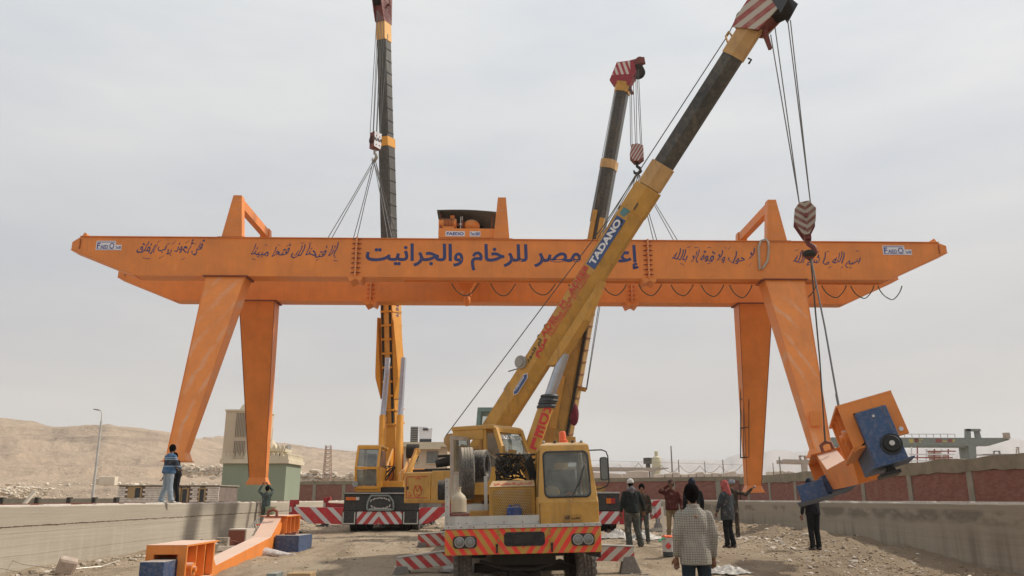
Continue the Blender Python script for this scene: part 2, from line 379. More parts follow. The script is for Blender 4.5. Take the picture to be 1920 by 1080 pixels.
# ================================================================== GROUND
def gz(x, y):                                        # height of the yard floor, yard coordinates
    z = .38 * sstep(11.5, 22.5, y) * (1 - .62 * sstep(4, 9.5, -x) * (1 - sstep(27, 38, y))) * (1 - .7 * sstep(5.5, 10, x) * (1 - sstep(16, 25, y)))
    z += .10 * mnoise.noise(Vector((x * .35, y * .35, 0))) * sstep(5, 12, y) * .6 + .03 * mnoise.noise(Vector((x * 1.3, y * 1.3, 3)))
    if abs(x) < 11.5:
        z += .05 * sstep(8.2, 9.8, -x) * sstep(20, 30, y) * (1 + mnoise.noise(Vector((y * .5, x, 1))))
        q = sstep(7.6, 9.4, x) * (1 - .5 * sstep(9.6, 11, x)) * sstep(17, 26, y); z += .20 * q * (1 + 1.1 * mnoise.noise(Vector((y * .8, x * .8, 7))))
        z += sstep(7.6, 9.4, x) * .05 * mnoise.noise(Vector((x * 4, y * 4, 5)))
        for rx, a_ in ((-4.6, .9), (-2.9, .9), (3.2, -.7), (4.9, -.7), (6.4, .4)):   # tyre ruts
            u_ = (x - rx - a_ * math.sin(y * .11 + rx)) / .19
            if abs(u_) < 2.2: z += (-.045 * math.exp(-u_ * u_) + .018 * math.exp(-(abs(u_) - 1.3) ** 2 * 4)) * (.5 + .5 * mnoise.noise(Vector((y * .4, rx, 2)))) * sstep(9, 13, y)
        z += .016 * mnoise.noise(Vector((x * 5, y * 5, 9)))
    return z
def wz(p): q = w2s((p[0], p[1], 0)); return gz(q.x, q.y)
def lines(a, b, st, far, g=1.25):
    L = []; v = a
    while v <= b: L.append(v); v += st
    lo, hi, s1 = [], [], st; v = b
    while v < far: s1 *= g; v += s1; hi.append(v)
    v = a; s1 = st
    while v > -far: s1 *= g; v -= s1; lo.append(v)
    return list(reversed(lo)) + L + hi
gx = lines(-11.4, 11.4, .115, 5000); gy = lines(7.5, 46, .2, 5000)
V = [(x, y, gz(x, y) if (abs(x) < 30 and -20 < y < 120) else .3 if y > 40 or abs(x) > 60 else .38 * sstep(11.5, 22.5, y)) for y in gy for x in gx]
nx = len(gx); F = [(j * nx + i, j * nx + i + 1, (j + 1) * nx + i + 1, (j + 1) * nx + i) for j in range(len(gy) - 1) for i in range(nx - 1)]
s = NT('yard_dirt'); n1 = s.noise(.22, 6, .6); n2 = s.noise(2.2, 6, .65); n3 = s.noise(22, 5, .7); n4 = s.noise(.9, 4, .6, stretch=(1.6, .35, 1), dist=.6)
col = s.mix(s.rng(n1, .35, .65), (.68, .53, .36), (.54, .43, .31))
col = s.mix(s.rng(n2, .42, .64), col, (.62, .51, .37)); col = s.mix(s.rng(s.noise(.55, 6, .7, stretch=(.35, 1.6, 1), dist=1.2), .50, .66, 0, .6), col, (.36, .265, .18))
col = s.mix(s.rng(n4, .50, .72, 0, .75), col, (.225, .165, .105))
vo = s.n('ShaderNodeTexVoronoi'); vo.inputs['Scale'].default_value = 14; s.l(s.co, vo.inputs['Vector'])
col = s.mix(s.math('MULTIPLY', s.math('LESS_THAN', vo.outputs['Distance'], .16), s.math('GREATER_THAN', n2, .5)), col, (.60, .54, .46))
col = s.mix(s.rng(n3, .35, .75, 0, .45), col, (.20, .145, .09))
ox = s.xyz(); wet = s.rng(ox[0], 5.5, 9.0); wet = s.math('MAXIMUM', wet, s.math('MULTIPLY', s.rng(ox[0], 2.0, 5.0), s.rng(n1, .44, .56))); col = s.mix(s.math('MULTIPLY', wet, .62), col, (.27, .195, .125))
tw_ = s.noise(.8, 3, .6, stretch=(.3, .12, 1)); tx_ = s.math('ADD', ox[0], s.math('MULTIPLY', tw_, 5)); tr_ = s.math('LESS_THAN', s.math('ABSOLUTE', s.math('SUBTRACT', s.math('FRACT', s.math('DIVIDE', tx_, 2.1)), .5)), .10); col = s.mix(s.math('MULTIPLY', tr_, s.rng(n2, .40, .60, 0, .45)), col, (.21, .155, .105))
n5 = s.noise(55, 4, .75); col = s.mix(s.rng(n5, .42, .62, 0, .35), col, (.17, .12, .08)); col = s.mix(s.rng(n5, .60, .75, 0, .5), col, (.60, .50, .38))
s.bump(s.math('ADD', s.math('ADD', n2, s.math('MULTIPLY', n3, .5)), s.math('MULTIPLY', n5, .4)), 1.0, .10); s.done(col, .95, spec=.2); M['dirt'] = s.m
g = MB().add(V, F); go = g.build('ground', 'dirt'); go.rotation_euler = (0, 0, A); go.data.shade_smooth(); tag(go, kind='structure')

# hills on the left (rows run away from the viewer, columns are radial)
def interp(L, x):
    if x <= L[0][0]: return L[0][1]
    for (a, b), (c, d) in zip(L, L[1:]):
        if x <= c: return b + (d - b) * (x - a) / (c - a)
    return L[-1][1]
SKYL = [(-700, 800), (-300, 770), (-60, 775), (0, 781), (60, 791), (100, 799), (150, 799), (200, 796), (240, 800), (290, 808), (330, 816), (370, 821), (420, 819), (470, 824), (520, 831), (570, 836), (620, 842), (660, 847), (720, 853), (800, 866), (880, 882), (980, 905), (1100, 925)]
def hillmesh(name, sky_, px0, px1, npx, d0, dr, dfar, nd, amp, mat, seed, kind='structure'):
    V, F = [], []
    for j in range(nd):
        t = j / (nd - 1)
        for i in range(npx):
            px = px0 + (px1 - px0) * i / (npx - 1); D = dr(px); d = d0 + (dfar - d0) * t ** 1.25
            q = at(px, interp(sky_, px), D); H = q.z; s_ = (d - d0) / (D - d0)
            x = q.x / D * d
            if s_ < 1: z = .25 + (H - .25) * (.45 * s_ + .55 * s_ ** 2.2) if s_ > 0 else .2
            else: z = H - (d - D) * .05
            N = mnoise.fractal(Vector((x / 60 + seed, d / 60, 0)), 1.0, 2.0, 6)
            N2 = mnoise.ridged_multi_fractal(Vector((x / 26 + seed, d / 70, 4)), .9, 2.1, 6, 1.0, 2.0)
            k = min(1, s_ * 2.5) * max(.0, 1 - abs(s_ - 1) * 0) if s_ < .9 else max(.15, (1 - s_) * 8.5 + .15) if s_ < 1 else .15
            z += amp * k * (N * .8 + (N2 - 1) * .55) + amp * .06 * mnoise.noise(Vector((x / 6, d / 6, 1))) * min(1, s_ * 4)
            # ledges of rock
            st = 4.2; zz = z / st; fr = zz - math.floor(zz); z = z * .72 + .28 * (math.floor(zz) + sstep(.35, .65, fr)) * st
            V.append((x, d, z))
    F = [(j * npx + i, j * npx + i + 1, (j + 1) * npx + i + 1, (j + 1) * npx + i) for j in range(nd - 1) for i in range(npx - 1)]
    o = MB().add(V, F).build(name, mat); o.data.shade_smooth(); tag(o, kind=kind); return o
s = NT('desert_hill'); n1 = s.noise(.012, 6, .6); n2 = s.noise(.11, 7, .65); n3 = s.noise(.8, 5, .7); nb = s.noise(.05, 6, .65, stretch=(.35, .35, 5), dist=.8)
col = s.mix(s.rng(n1, .35, .65), (.45, .345, .25), (.385, .295, .22))
col = s.mix(s.rng(n2, .42, .68, 0, .8), col, (.50, .385, .28)); col = s.mix(s.rng(nb, .5, .66, 0, .75), col, (.26, .20, .155))
col = s.mix(s.rng(n3, .46, .66, 0, .40), col, (.27, .205, .155)); s.bump(s.math('ADD', s.math('MULTIPLY', n3, 1.4), s.math('MULTIPLY', n2, 3)), .75, .8); M['hill'] = s.done(col, .97, spec=.1)
hillmesh('desert_hills', SKYL, -700, 1100, 420, 84, lambda px: 290 + 190 * sstep(320, 420, px), 700, 170, 3.8, 'hill', 3)
SKR = [(700, 905), (1000, 880), (1150, 866), (1235, 860), (1300, 861), (1355, 862), (1375, 852), (1400, 846), (1450, 842), (1500, 845), (1540, 838), (1590, 836), (1640, 843), (1700, 842), (1780, 832), (1830, 822), (1880, 819), (1930, 824), (2000, 835), (2300, 850), (2700, 860)]
s = NT('far_mountain'); n1 = s.noise(.004, 6, .6); col = s.mix(s.rng(n1, .3, .7), (.30, .26, .24), (.38, .33, .29)); M['mount'] = s.done(col, 1, spec=0)
hillmesh('far_mountains', SKR, 700, 2700, 260, 1500, lambda px: 2600, 3300, 30, 25, 'mount', 11)

# ================================================================== RAIL WALLS
def concrete(name, base, dark, jz, left):
    s = NT(name); o = s.xyz()
    n1 = s.noise(.35, 5, .6, stretch=(1, .25, 1)); n2 = s.noise(1.2, 6, .65, stretch=(1, .12, 5)); n3 = s.noise(18, 5, .7); nv = s.noise(1.1, 5, .6, stretch=(1, 2.2, .12)); nj = s.noise(1.5, 5, .7)
    col = s.mix(s.rng(n2, .35, .68), base, tuple(q * .84 for q in base))
    col = s.mix(s.rng(n1, .42, .64, 0, .55), col, dark)
    zj = s.math('SUBTRACT', s.math('ADD', o[2], s.math('MULTIPLY', s.math('SUBTRACT', nj, .5), .12)), jz)
    near = s.math('LESS_THAN', s.math('ABSOLUTE', zj), .012); near = s.math('MULTIPLY', near, s.math('GREATER_THAN', s.noise(3.5, 4, .7), .47))
    bl = s.math('LESS_THAN', s.math('FRACT', s.math('DIVIDE', s.math('ADD', o[2], s.math('MULTIPLY', nj, .035)), .145)), .055); col = s.mix(s.math('MULTIPLY', bl, s.rng(s.noise(1.1, 4, .6), .40, .60, .05, .40)), col, dark)
    if left:
        col = s.mix(s.math('MULTIPLY', near, .85), col, (.09, .06, .045))
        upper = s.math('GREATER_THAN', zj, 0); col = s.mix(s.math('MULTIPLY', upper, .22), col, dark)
        for zz in (.42, .88): 
            ln = s.math('LESS_THAN', s.math('ABSOLUTE', s.math('SUBTRACT', o[2], s.math('ADD', zz, s.math('MULTIPLY', nj, .03)))), .006); col = s.mix(s.math('MULTIPLY', ln, .5), col, (.16, .12, .09))
    else:
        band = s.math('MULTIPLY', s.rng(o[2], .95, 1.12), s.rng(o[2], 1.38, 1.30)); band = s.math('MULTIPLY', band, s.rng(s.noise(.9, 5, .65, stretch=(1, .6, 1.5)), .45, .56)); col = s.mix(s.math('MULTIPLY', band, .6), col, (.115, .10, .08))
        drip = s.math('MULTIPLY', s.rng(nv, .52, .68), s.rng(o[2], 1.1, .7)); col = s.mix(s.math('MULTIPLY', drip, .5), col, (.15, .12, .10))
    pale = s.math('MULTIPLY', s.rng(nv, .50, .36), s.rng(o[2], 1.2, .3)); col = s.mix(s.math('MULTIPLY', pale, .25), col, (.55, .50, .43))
    col = s.mix(s.rng(n3, .4, .8, 0, .25), col, dark)
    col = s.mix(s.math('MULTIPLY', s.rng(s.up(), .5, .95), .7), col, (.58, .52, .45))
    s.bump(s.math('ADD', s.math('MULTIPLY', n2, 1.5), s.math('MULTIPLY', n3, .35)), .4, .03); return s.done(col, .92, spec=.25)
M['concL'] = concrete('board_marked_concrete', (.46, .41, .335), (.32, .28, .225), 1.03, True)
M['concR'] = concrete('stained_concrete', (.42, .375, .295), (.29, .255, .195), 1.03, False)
M['mortar'] = plain('white_mortar', (.60, .56, .52), .9, .25, 5)
def wall_loft(x0, x1, y0, y1, zt, name, mat, label):
    t = thing(name, label, 'wall', ((x0 + x1) / 2, y0, 0), site=True); inner = x1 if x0 < 0 else x0
    mb = MB(); n = int((y1 - y0) / .25); L = []
    for i in range(n + 1):
        y = y0 + (y1 - y0) * i / n; j = .03 * mnoise.noise(Vector((y * .7, 0, 5))) + .012 * mnoise.noise(Vector((y * 4.3, 0, 1))); k = .018 * mnoise.noise(Vector((y * 1.9, 3, 5))) - .05 * max(0, mnoise.noise(Vector((y * 2.7, 9, 5))) - .42)
        step = .02
        if x0 < 0: pr = [(x0, -1.2), (x1 + j - step, -1.2), (x1 + j - step, 1.03 + k), (x1 + j, 1.04 + k), (x1 + j, zt - .03 + k), (x1 + j - .03, zt + k), (x0, zt + k)]
        else: pr = [(x0 + j, -1.2), (x1, -1.2), (x1, zt + k), (x0 + j + .03, zt + k), (x0 + j, zt - .03 + k)]
        L.append([(a, y, b) for a, b in pr])
    mb.loft(L).build('wall_body', mat, t)
    m2 = MB(); y = y0 + .3
    while y < y1 - 1:                                   # a low crumbly kerb of mortar under the rail
        w = rng.uniform(.5, 1.6); m2.box(inner + (-.16 if x0 < 0 else .06), inner + (-.06 if x0 < 0 else .16), y, y + w, zt - .01, zt + rng.uniform(.008, .04)); y += w + rng.uniform(.02, .9)
    m2.build('mortar_edge', 'mortar', t, kind='stuff')
    c = (x0 + x1) / 2
    MB().prism([(c - .08, zt - .01), (c + .08, zt - .01), (c + .08, zt + .01), (c + .015, zt + .012), (c + .015, zt + .02), (c + .03, zt + .022), (c + .03, zt + .032), (c - .03, zt + .032), (c - .03, zt + .022), (c - .015, zt + .02), (c - .015, zt + .012), (c - .08, zt + .01)], 'y', y0 + .2, y1 - .2).build('crane_rail', 'red_oxide' if x0 < 0 else 'alu', t)
    return t
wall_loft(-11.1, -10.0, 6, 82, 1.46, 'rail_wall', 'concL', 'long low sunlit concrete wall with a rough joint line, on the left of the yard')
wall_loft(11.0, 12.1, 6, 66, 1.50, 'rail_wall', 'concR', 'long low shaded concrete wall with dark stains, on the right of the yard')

# ================================================================== BRICK PERIMETER WALLS
s = NT('red_brickwork'); bk = s.n('ShaderNodeTexBrick'); bk.inputs['Scale'].default_value = 1; bk.inputs['Brick Width'].default_value = .25; bk.inputs['Row Height'].default_value = .085; bk.inputs['Mortar Size'].default_value = .009
bk.inputs['Color1'].default_value = (.29, .125, .092, 1); bk.inputs['Color2'].default_value = (.22, .085, .065, 1); bk.inputs['Mortar'].default_value = (.21, .125, .10, 1)
cx = s.n('ShaderNodeCombineXYZ'); ox = s.xyz(); s.l(s.math('ADD', ox[0], ox[1]), cx.inputs[0]); s.l(ox[2], cx.inputs[1]); s.l(cx.outputs[0], bk.inputs['Vector'])
n2 = s.noise(1.5, 6, .7); n3 = s.noise(5, 4, .7); col = s.mix(s.rng(n2, .5, .75, 0, .5), bk.outputs['Color'], (.34, .22, .17))
col = s.mix(s.math('GREATER_THAN', n3, .70), col, (.06, .03, .025)); s.bump(bk.outputs['Fac'], -.5, .02); M['brick'] = s.done(col, .95, spec=.2)
M['render'] = plain('cement_render', (.24, .205, .145), .95, .22, 1.3, bump=.6, bd=.05)
M['render2'] = plain('cement_pillar', (.28, .255, .20), .95, .15, 2.0, bump=.4, bd=.03)
def brick_wall(name, label, p0, p1, zt, cap, sp, first, zb=-.3, wob=.0):
    p0, p1 = Vector((*p0, 0)), Vector((*p1, 0)); d = p1 - p0; L = d.length; d.normalize(); nrm = Vector((d.y, -d.x, 0))
    t = link(bpy.data.objects.new(name, None)); tag(t, label, 'wall'); t.location = p0; t.rotation_euler = (0, 0, math.atan2(d.y, d.x)); OFF[t] = Vector((0, 0, 0))
    xs = []; x = first
    while x < L: xs.append(x); x += sp
    pr = [0] + xs + [L]
    for a, b in zip(pr, pr[1:]):
        if b - a > .5: MB().box(a + .18, b - .18, .0, .22, zb, zt - cap + .02).build('brick_panel', 'brick', t)
    for x in xs: MB().box(x - .2, x + .2, -.035 - rng.uniform(0, .02), .26, zb, zt - cap + .03).build('pillar', 'render2', t, bevel=.02)
    n = int(L / .6); LL = []
    for i in range(n + 1):
        x = L * i / n; a = wob * mnoise.noise(Vector((x * .5, 1, 2))); b = wob * 1.5 * mnoise.noise(Vector((x * .8, 7, 2)))
        LL.append([(x, -.06 + b * .2, zt - cap + b), (x, .28, zt - cap), (x, .28, zt + a), (x, -.05, zt + a)])
    MB().loft(LL).build('coping', 'render', t)
    return t
q0, q1 = s2w((19.5, 76, 0)), s2w((19.5, 20, 0))
brick_wall('brick_wall', 'long red brick wall with cement pillars and thick plastered top, behind the right rail wall', q0[:2], q1[:2], 3.22, .55, 4.9, 3.6, wob=.1)
c0, c1 = at(455, 930, 88), at(1392, 930, 65)
brick_wall('brick_wall', 'far red brick wall with grey cement pillars crossing the back of the yard', c0[:2], c1[:2], 3.3, .32, 3.7, 2.2, wob=.02)

# ================================================================== LEFT BACKGROUND
M['limestone'] = plain('limestone', (.60, .52, .42), .95, .2, .9, bump=.6, bd=.1)
M['cream'] = plain('cream_render', (.52, .42, .31), .9, .06, .6)
M['cream_trim'] = plain('pale_cream_trim', (.60, .52, .38), .9, .06, .6)  # a paler cream, for trim, domes and roof parts
M['green_wall'] = plain('pale_green_render', (.25, .285, .205), .9, .07, .5)
M['screen'] = plain('dark_recess', (.045, .05, .055), .9, bump=0)
M['wood'] = plain('raw_board', (.36, .24, .12), .8, .2, 6)
def wbox(name, px0, px1, pyt, d, depth, zb, mat, parent, pyb=None, **k):
    a, b = at(px0, pyt, d), at(px1, pyt, d); z0 = zb if pyb is None else at(px0, pyb, d).z
    return MB().box(a.x, b.x, d, d + depth, z0, a.z).build(name, mat, parent, **k)
mq = thing('mosque', 'pale green and cream mosque with square minaret, behind the left rail wall', 'mosque', at(470, 935, 72)); 
X0, X1 = at(413, 930, 72).x, at(533, 930, 72).x; zg = at(413, 869, 72).z
MB().box(X0, X1, 72, 77, 0, zg).build('prayer_hall', 'green_wall', mq)
MB().box(X0 - .25, X1 + .25, 71.75, 77.25, zg + .003, zg + .35).box(X0 - .15, X1 + .15, 71.85, 77.15, zg + .35, zg + .5).build('cornice', 'cream_trim', mq)
def crenels(x0, x1, y0, y1, z, w, h, nx_, ny_):
    for i in range(nx_):
        x = x0 + (x1 - x0) * (i + .5) / nx_
        MB().prism([(x - w * .5, z), (x + w * .5, z), (x + w * .5, z + h * .35), (x + w * .25, z + h * .45), (x + w * .4, z + h * .65), (x, z + h), (x - w * .4, z + h * .65), (x - w * .25, z + h * .45), (x - w * .5, z + h * .35)], 'y', y0, y0 + .12).build('merlon', 'cream_trim', mq)
    for i in range(ny_):
        y = y0 + (y1 - y0) * (i + .5) / ny_
        MB().prism([(y - w * .5, z), (y + w * .5, z), (y + w * .5, z + h * .35), (y + w * .25, z + h * .45), (y + w * .4, z + h * .65), (y, z + h), (y - w * .4, z + h * .65), (y - w * .25, z + h * .45), (y - w * .5, z + h * .35)], 'x', x1 - .12, x1).build('merlon', 'cream_trim', mq)
crenels(X0 - .15, X1 + .15, 71.85, 77.1, zg + .5, .34, .45, 15, 12)
# minaret, standing on the left half of the hall
MX0, MX1 = at(416, 869, 72).x, at(486, 869, 72).x; zt = at(427, 771, 72).z; y0m = 71.9
MB().box(MX0, MX1, y0m, y0m + 3.4, zg + .2, zt).build('minaret', 'cream', mq)
MB().box(MX0 - .08, MX1 + .08, y0m - .08, y0m + 3.48, zt, zt + .14).build('minaret_ledge', 'cream_trim', mq)
mc = (MX0 + MX1) / 2
MB().lathe([(.95, 0), (.95, .2), (.8, .5), (.5, .78), (.2, .95), (.06, 1.05), (.05, 1.5), (.12, 1.6), (.05, 1.7), (.02, 2.1)], (mc, y0m + 1.7, zt + .14), 'z', 18).build('minaret_dome', 'cream_trim', mq, smooth=40)
for (ya, yb) in ((775, 819), (827, 865)):
    za, zb_ = at(440, yb, 72).z, at(440, ya, 72).z; xa, xb = at(438, 850, 72).x, at(459, 850, 72).x
    MB().box(xa, xb, y0m - .02, y0m + .02, za, zb_).build('lattice_recess', 'screen', mq)
    lm = MB(); nn = 7; stp = (xb - xa) / nn; rows = int((zb_ - za) / stp)
    for i in range(nn + 1): lm.box(xa + i * stp - .018, xa + i * stp + .018, y0m - .05, y0m - .021, za, zb_)
    for j in range(rows * 2 + 1):
        z = za + j * stp / 2 + .0; z = min(z, zb_ - .02); lm.box(xa, xb, y0m - .056, y0m - .025, z - .012, z + .012)
    lm.build('lattice_screen', 'cream', mq, kind='stuff')
# small roof pavilion with its dome
px0, px1 = at(497, 850, 74).x, at(531, 850, 74).x; zp = at(500, 842, 74).z
MB().box(px0, px1, 73.2, 75.6, zg + .5, zp - .25).build('pavilion', 'cream_trim', mq)
MB().box(px0 - .2, px1 + .25, 73.0, 75.9, zp - .25, zp).build('pavilion_roof', 'cream_trim', mq)
for k in (0, 1): MB().box(px0 + .35 + k * .85, px0 + .75 + k * .85, 73.18, 73.21, zg + .6, zp - .45).build('window', 'screen', mq)
for i in range(6):
    x = px0 - .1 + i * (px1 - px0 + .3) / 5; MB().prism([(x - .14, zp), (x + .14, zp), (x + .1, zp + .18), (x, zp + .36), (x - .1, zp + .18)], 'y', 73.0, 73.12).build('merlon', 'cream_trim', mq)
MB().lathe([(.55, 0), (.55, .1), (.5, .35), (.28, .65), (.08, .85), (.03, 1.0), (.03, 1.9)], ((px0 + px1) / 2 - .4, 74.4, zp), 'z', 16).build('dome', 'cream_trim', mq, smooth=40)
sp_ = at(541, 838, 73.6); MB().cyl(sp_ + Vector((-.3, .1, 0)), sp_ + Vector((.12, -.15, 0)), .07, .24, 12).build('loudspeaker', 'rim', mq)

# brick hut: whitish blocks laid one by one
hut = thing('brick_hut', 'low hut of whitish blocks with dark doorways, left of the mosque', 'hut', at(314, 935, 57))
hx0, hx1 = at(219, 930, 57).x, at(409, 930, 57).x; hz = at(250, 910, 57).z
M['block'] = plain('white_block', (.68, .61, .54), .95, .2, 3); M['hut_mortar'] = plain('hut_mortar', (.17, .13, .11), .95, .2, 3)
ops = [(241, 262, 915, 934), (327, 337, 917, 943), (341, 350, 917, 943), (374, 382, 917, 943)]
OX = [(at(a, 930, 57).x, at(b, 930, 57).x, at(a, d_, 57).z if d_ < 940 else 0, at(a, c_, 57).z) for a, b, c_, d_ in ops]
MB().box(hx0 + .03, hx1 - .03, 57.1, 61, 0, hz - .02).build('wall', 'hut_mortar', hut)
bm_ = MB(); z = .35; r_ = 0
while z < hz - .12:
    x = hx0 - (.17 if r_ % 2 else 0)
    while x < hx1:
        a, b = max(x, hx0), min(x + .33, hx1)
        if not any(b > o[0] - .02 and a < o[1] + .02 and z + .1 > o[2] and z < o[3] + .05 for o in OX) and b - a > .05:
            bm_.box(a, b, 57.03 + rng.uniform(0, .04), 57.12, z, z + .128)
        x += .345
    z += .148; r_ += 1
bm_.build('brick_courses', 'block', hut, kind='stuff')
for i, o in enumerate(OX):
    MB().box(o[0], o[1], 57.05, 57.12, o[2], o[3]).build('doorway', 'screen', hut)
    MB().box(o[0] - .1, o[0], 57.0, 57.1, o[2], o[3] + .06).box(o[1], o[1] + .1, 57.0, 57.1, o[2], o[3] + .06).box(o[0], o[1], 57.0, 57.1, o[3], o[3] + .1).build('door_frame', 'wood', hut)
for a, b, i in ((241, 252, 0), (327, 337, 1)):
    MB().box(at(a, 930, 57).x, at(b, 930, 57).x, 57.0, 57.04, OX[i][2], OX[i][3]).build('shutter', 'wood', hut)
lp = [[(hx0 - .06 + (hx1 - hx0 + .12) * i / 24, y, hz - .04 + .04 * mnoise.noise(Vector((i * .4, 0, 0))) + dz) for y, dz in ((56.95, 0), (61.1, 0), (61.1, .09), (56.95, .06))] for i in range(25)]
MB().loft(lp).build('roof', 'render2', hut)
# low block wall with posts
lw = thing('block_wall', 'low grey block wall with dark posts, behind the left rail wall', 'wall', at(90, 935, 46))
x0, x1 = at(-160, 935, 46).x, at(219, 935, 46).x; zt = at(100, 934.5, 46).z
MB().box(x0, x1, 46, 46.2, 0, zt).build('wall_panel', 'render2', lw)
for px in (-65, 3, 69, 129, 176, 217):
    x = at(px, 935, 46).x; MB().box(x - .09, x + .09, 45.93, 46.27, 0, zt + .06).build('post', 'under', lw)
# street lamp
sl = thing('street_lamp', 'tall pale leaning street lamp with a short arm, on the sand at the left', 'street lamp', at(172, 940, 50))
b0, b1, b2 = at(172, 945, 50), at(190, 790, 50), at(191, 774, 50)
MB().tube([b0, b1], [.085, .06], 10).tube([b1, b2, b2 + Vector((-.08, 0, .12)), b2 + Vector((-.22, 0, .18))], .035, 8).build('pole', 'alu', sl, smooth=40)
MB().bar(b2 + Vector((-.20, 0, .17)), b2 + Vector((-.55, 0, .22)), .16, .09, .1, .06).build('lamp_head', 'rim', sl, bevel=.01)
# leaning slab, rubble and blocks on the slope
ls = MB().bar(at(45, 946, 45), at(66, 921, 45.4), .32, .10).build('leaning_plank', 'limestone'); tag(ls, 'grey plank leaning over the low block wall at far left', 'plank')
bk_ = thing('stone_block', 'large pale limestone block lying on the sand slope beside the street lamp', 'stone block', at(192, 905, 80))
a = at(183, 908, 80); V_, F_ = rockmesh(31, 2, .8)
MB().cbox((a.x + 1.0, 80, a.z + .30), (1.5, 1.2, .85), Matrix.Rotation(.2, 3, 'Z')).cbox((a.x - .1, 80.4, a.z + .25), (.8, .9, .6), Matrix.Rotation(-.5, 3, 'Z')).build('block', 'limestone', bk_, bevel=.06)
def rubble(name, pts, mat, kind='stuff', parent=None):
    mb = MB()
    for p, s_ in pts: add_rock(mb, p, s_)
    o = mb.build(name, mat, parent); o['kind'] = kind; return o
rubble('rubble_heap', [((at(rng.gauss(38, 28), 935, 62).x, 62 + rng.uniform(-2, 2), 1.9 + rng.uniform(-.5, .55)), rng.uniform(.08, .26)) for _ in range(300)], 'limestone')
rubble('slope_rubble', [(at(rng.uniform(-60, 410), rng.uniform(898, 938) if rng.random() < .5 else rng.uniform(905, 912), rng.uniform(84, 100)), .08 + .35 * rng.random() ** 3) for _ in range(170)], 'limestone')
rubble('rock_scree', [(at(px, rng.gauss(885, 5) - (px - 340) * .0, 118), rng.uniform(.15, .55)) for px in [rng.uniform(330, 420) for _ in range(230)]], 'limestone')
rubble('mosque_scree', [(at(px, rng.gauss(897, 4), 112), rng.uniform(.2, .9)) for px in [rng.uniform(555, 680) for _ in range(200)]], 'limestone')
# lattice tower
lt = MB(); a0, a1 = at(613, 905, 95), at(616, 835, 95); hw0, hw1 = .45, .28; nseg = 9
def lc(t, i): 
    c = a0.lerp(a1, t); w = hw0 + (hw1 - hw0) * t; return c + Vector(((-w, w, w, -w)[i], (-w, -w, w, w)[i], 0))
for i in range(4):
    lt.bar(lc(-.3, i), lc(1, i), .07)
    for j in range(nseg): lt.bar(lc(j / nseg, i), lc((j + 1) / nseg, (i + 1) % 4), .045); lt.bar(lc(j / nseg, i), lc(j / nseg, (i + 1) % 4), .045)
tag(lt.build('lattice_mast', plain('mast_red', (.40, .28, .22), .8)), 'thin reddish lattice mast on the slope right of the mosque', 'mast')
# building with rooftop boards
fb = thing('flat_roofed_building', 'cream flat-roofed building with torn rooftop boards, behind the left crane', 'building', at(785, 935, 92))
xa, xb = at(724, 900, 92).x, at(838, 900, 92).x; zr = at(780, 838, 92).z
MB().box(xa, xb, 92, 100, 0, zr).build('wall', 'cream', fb); MB().box(xa - .5, xb + .5, 91.3, 100.5, zr, zr + .5).build('roof_slab', 'cream_trim', fb)
wbox('upper_band', 770, 826, 836, 91.2, .3, 0, 'cream_trim', fb, 842)
for a_, b_, c_, d_ in ((800, 822, 846, 869), (776, 784, 846, 866)):
    wbox('window', a_, b_, c_, 91.95, .1, 0, 'glass_dark', fb, d_); wbox('window_sill', a_ - 1, b_ + 1, d_, 91.85, .2, 0, 'cream_trim', fb, d_ + 1)
bd = thing('rooftop_board', 'torn white billboard on the roof of the cream building', 'billboard', at(798, 833, 93)); bd2 = thing('rooftop_louvre', 'dark louvred panel on the roof, left of the torn white billboard', 'panel', at(776, 833, 93.5))
p_ = [at(786, 832, 93), at(809, 832, 93), at(811, 802, 93), at(803, 804, 93), at(800, 801, 93), at(785, 800, 93)]
MB().prism([(q.x, q.z) for q in p_], 'y', 93, 93.15).build('sheet', 'sign_white', bd); 
wbox('opening', 787, 809, 823, 92.9, .08, 0, 'screen', bd, 830, bevel=.1); wbox('tear', 793, 803, 803, 92.9, .08, 0, 'screen', bd, 807)
wbox('panel', 770, 784, 800, 93.5, .2, 0, 'boom_black', bd2, 833)
for i in range(9): wbox('slat', 770, 784, 801 + i * 3.4, 93.4, .08, 0, 'rim', bd2, 802.2 + i * 3.4)

# ================================================================== RIGHT BACKGROUND
M['marble'] = plain('pale_marble', (.62, .53, .44), .9, .14, .5, bump=.6, bd=.15)
def block(px0, px1, pyt, d, lab, nst=1, dep=2.2, slant=0):
    a, b = at(px0, pyt, d), at(px1, pyt, d); w = b.x - a.x; t = MB(); n = 5
    L = []
    for i in range(n + 1):
        x = a.x + w * i / n; dz = .08 * mnoise.noise(Vector((x, d, 1))); L.append([(x, d + .1 * mnoise.noise(Vector((x, 1, d))), 0), (x, d + dep, 0), (x, d + dep, a.z + dz + slant * i / n), (x, d + .12 * mnoise.noise(Vector((x, 5, d))), a.z + dz + slant * i / n)])
    o = t.loft(L).build('marble_block', 'marble', bevel=.08); tag(o, lab, 'stone block', 'marble blocks stored beyond the brick wall'); return o
block(1088, 1166, 882, 84, 'wide pale marble block beyond the brick wall, just right of the truck mirror', slant=-.35)
block(1179, 1217, 883, 80, 'square marble block beyond the brick wall, directly above the white cap')
block(1168, 1180, 888, 95, 'small marble block in the gap between two larger ones beyond the wall')
ORD = 'first second third fourth fifth sixth seventh eighth ninth'.split()
for i in range(8):
    px = 1232 + i * 14.8; block(px, px + 13.6, 888.6 - (i % 3) * 1.4 - (1 if i > 4 else 0), 88, ORD[i] + ' pale marble block from the left in the low row beyond the brick wall')
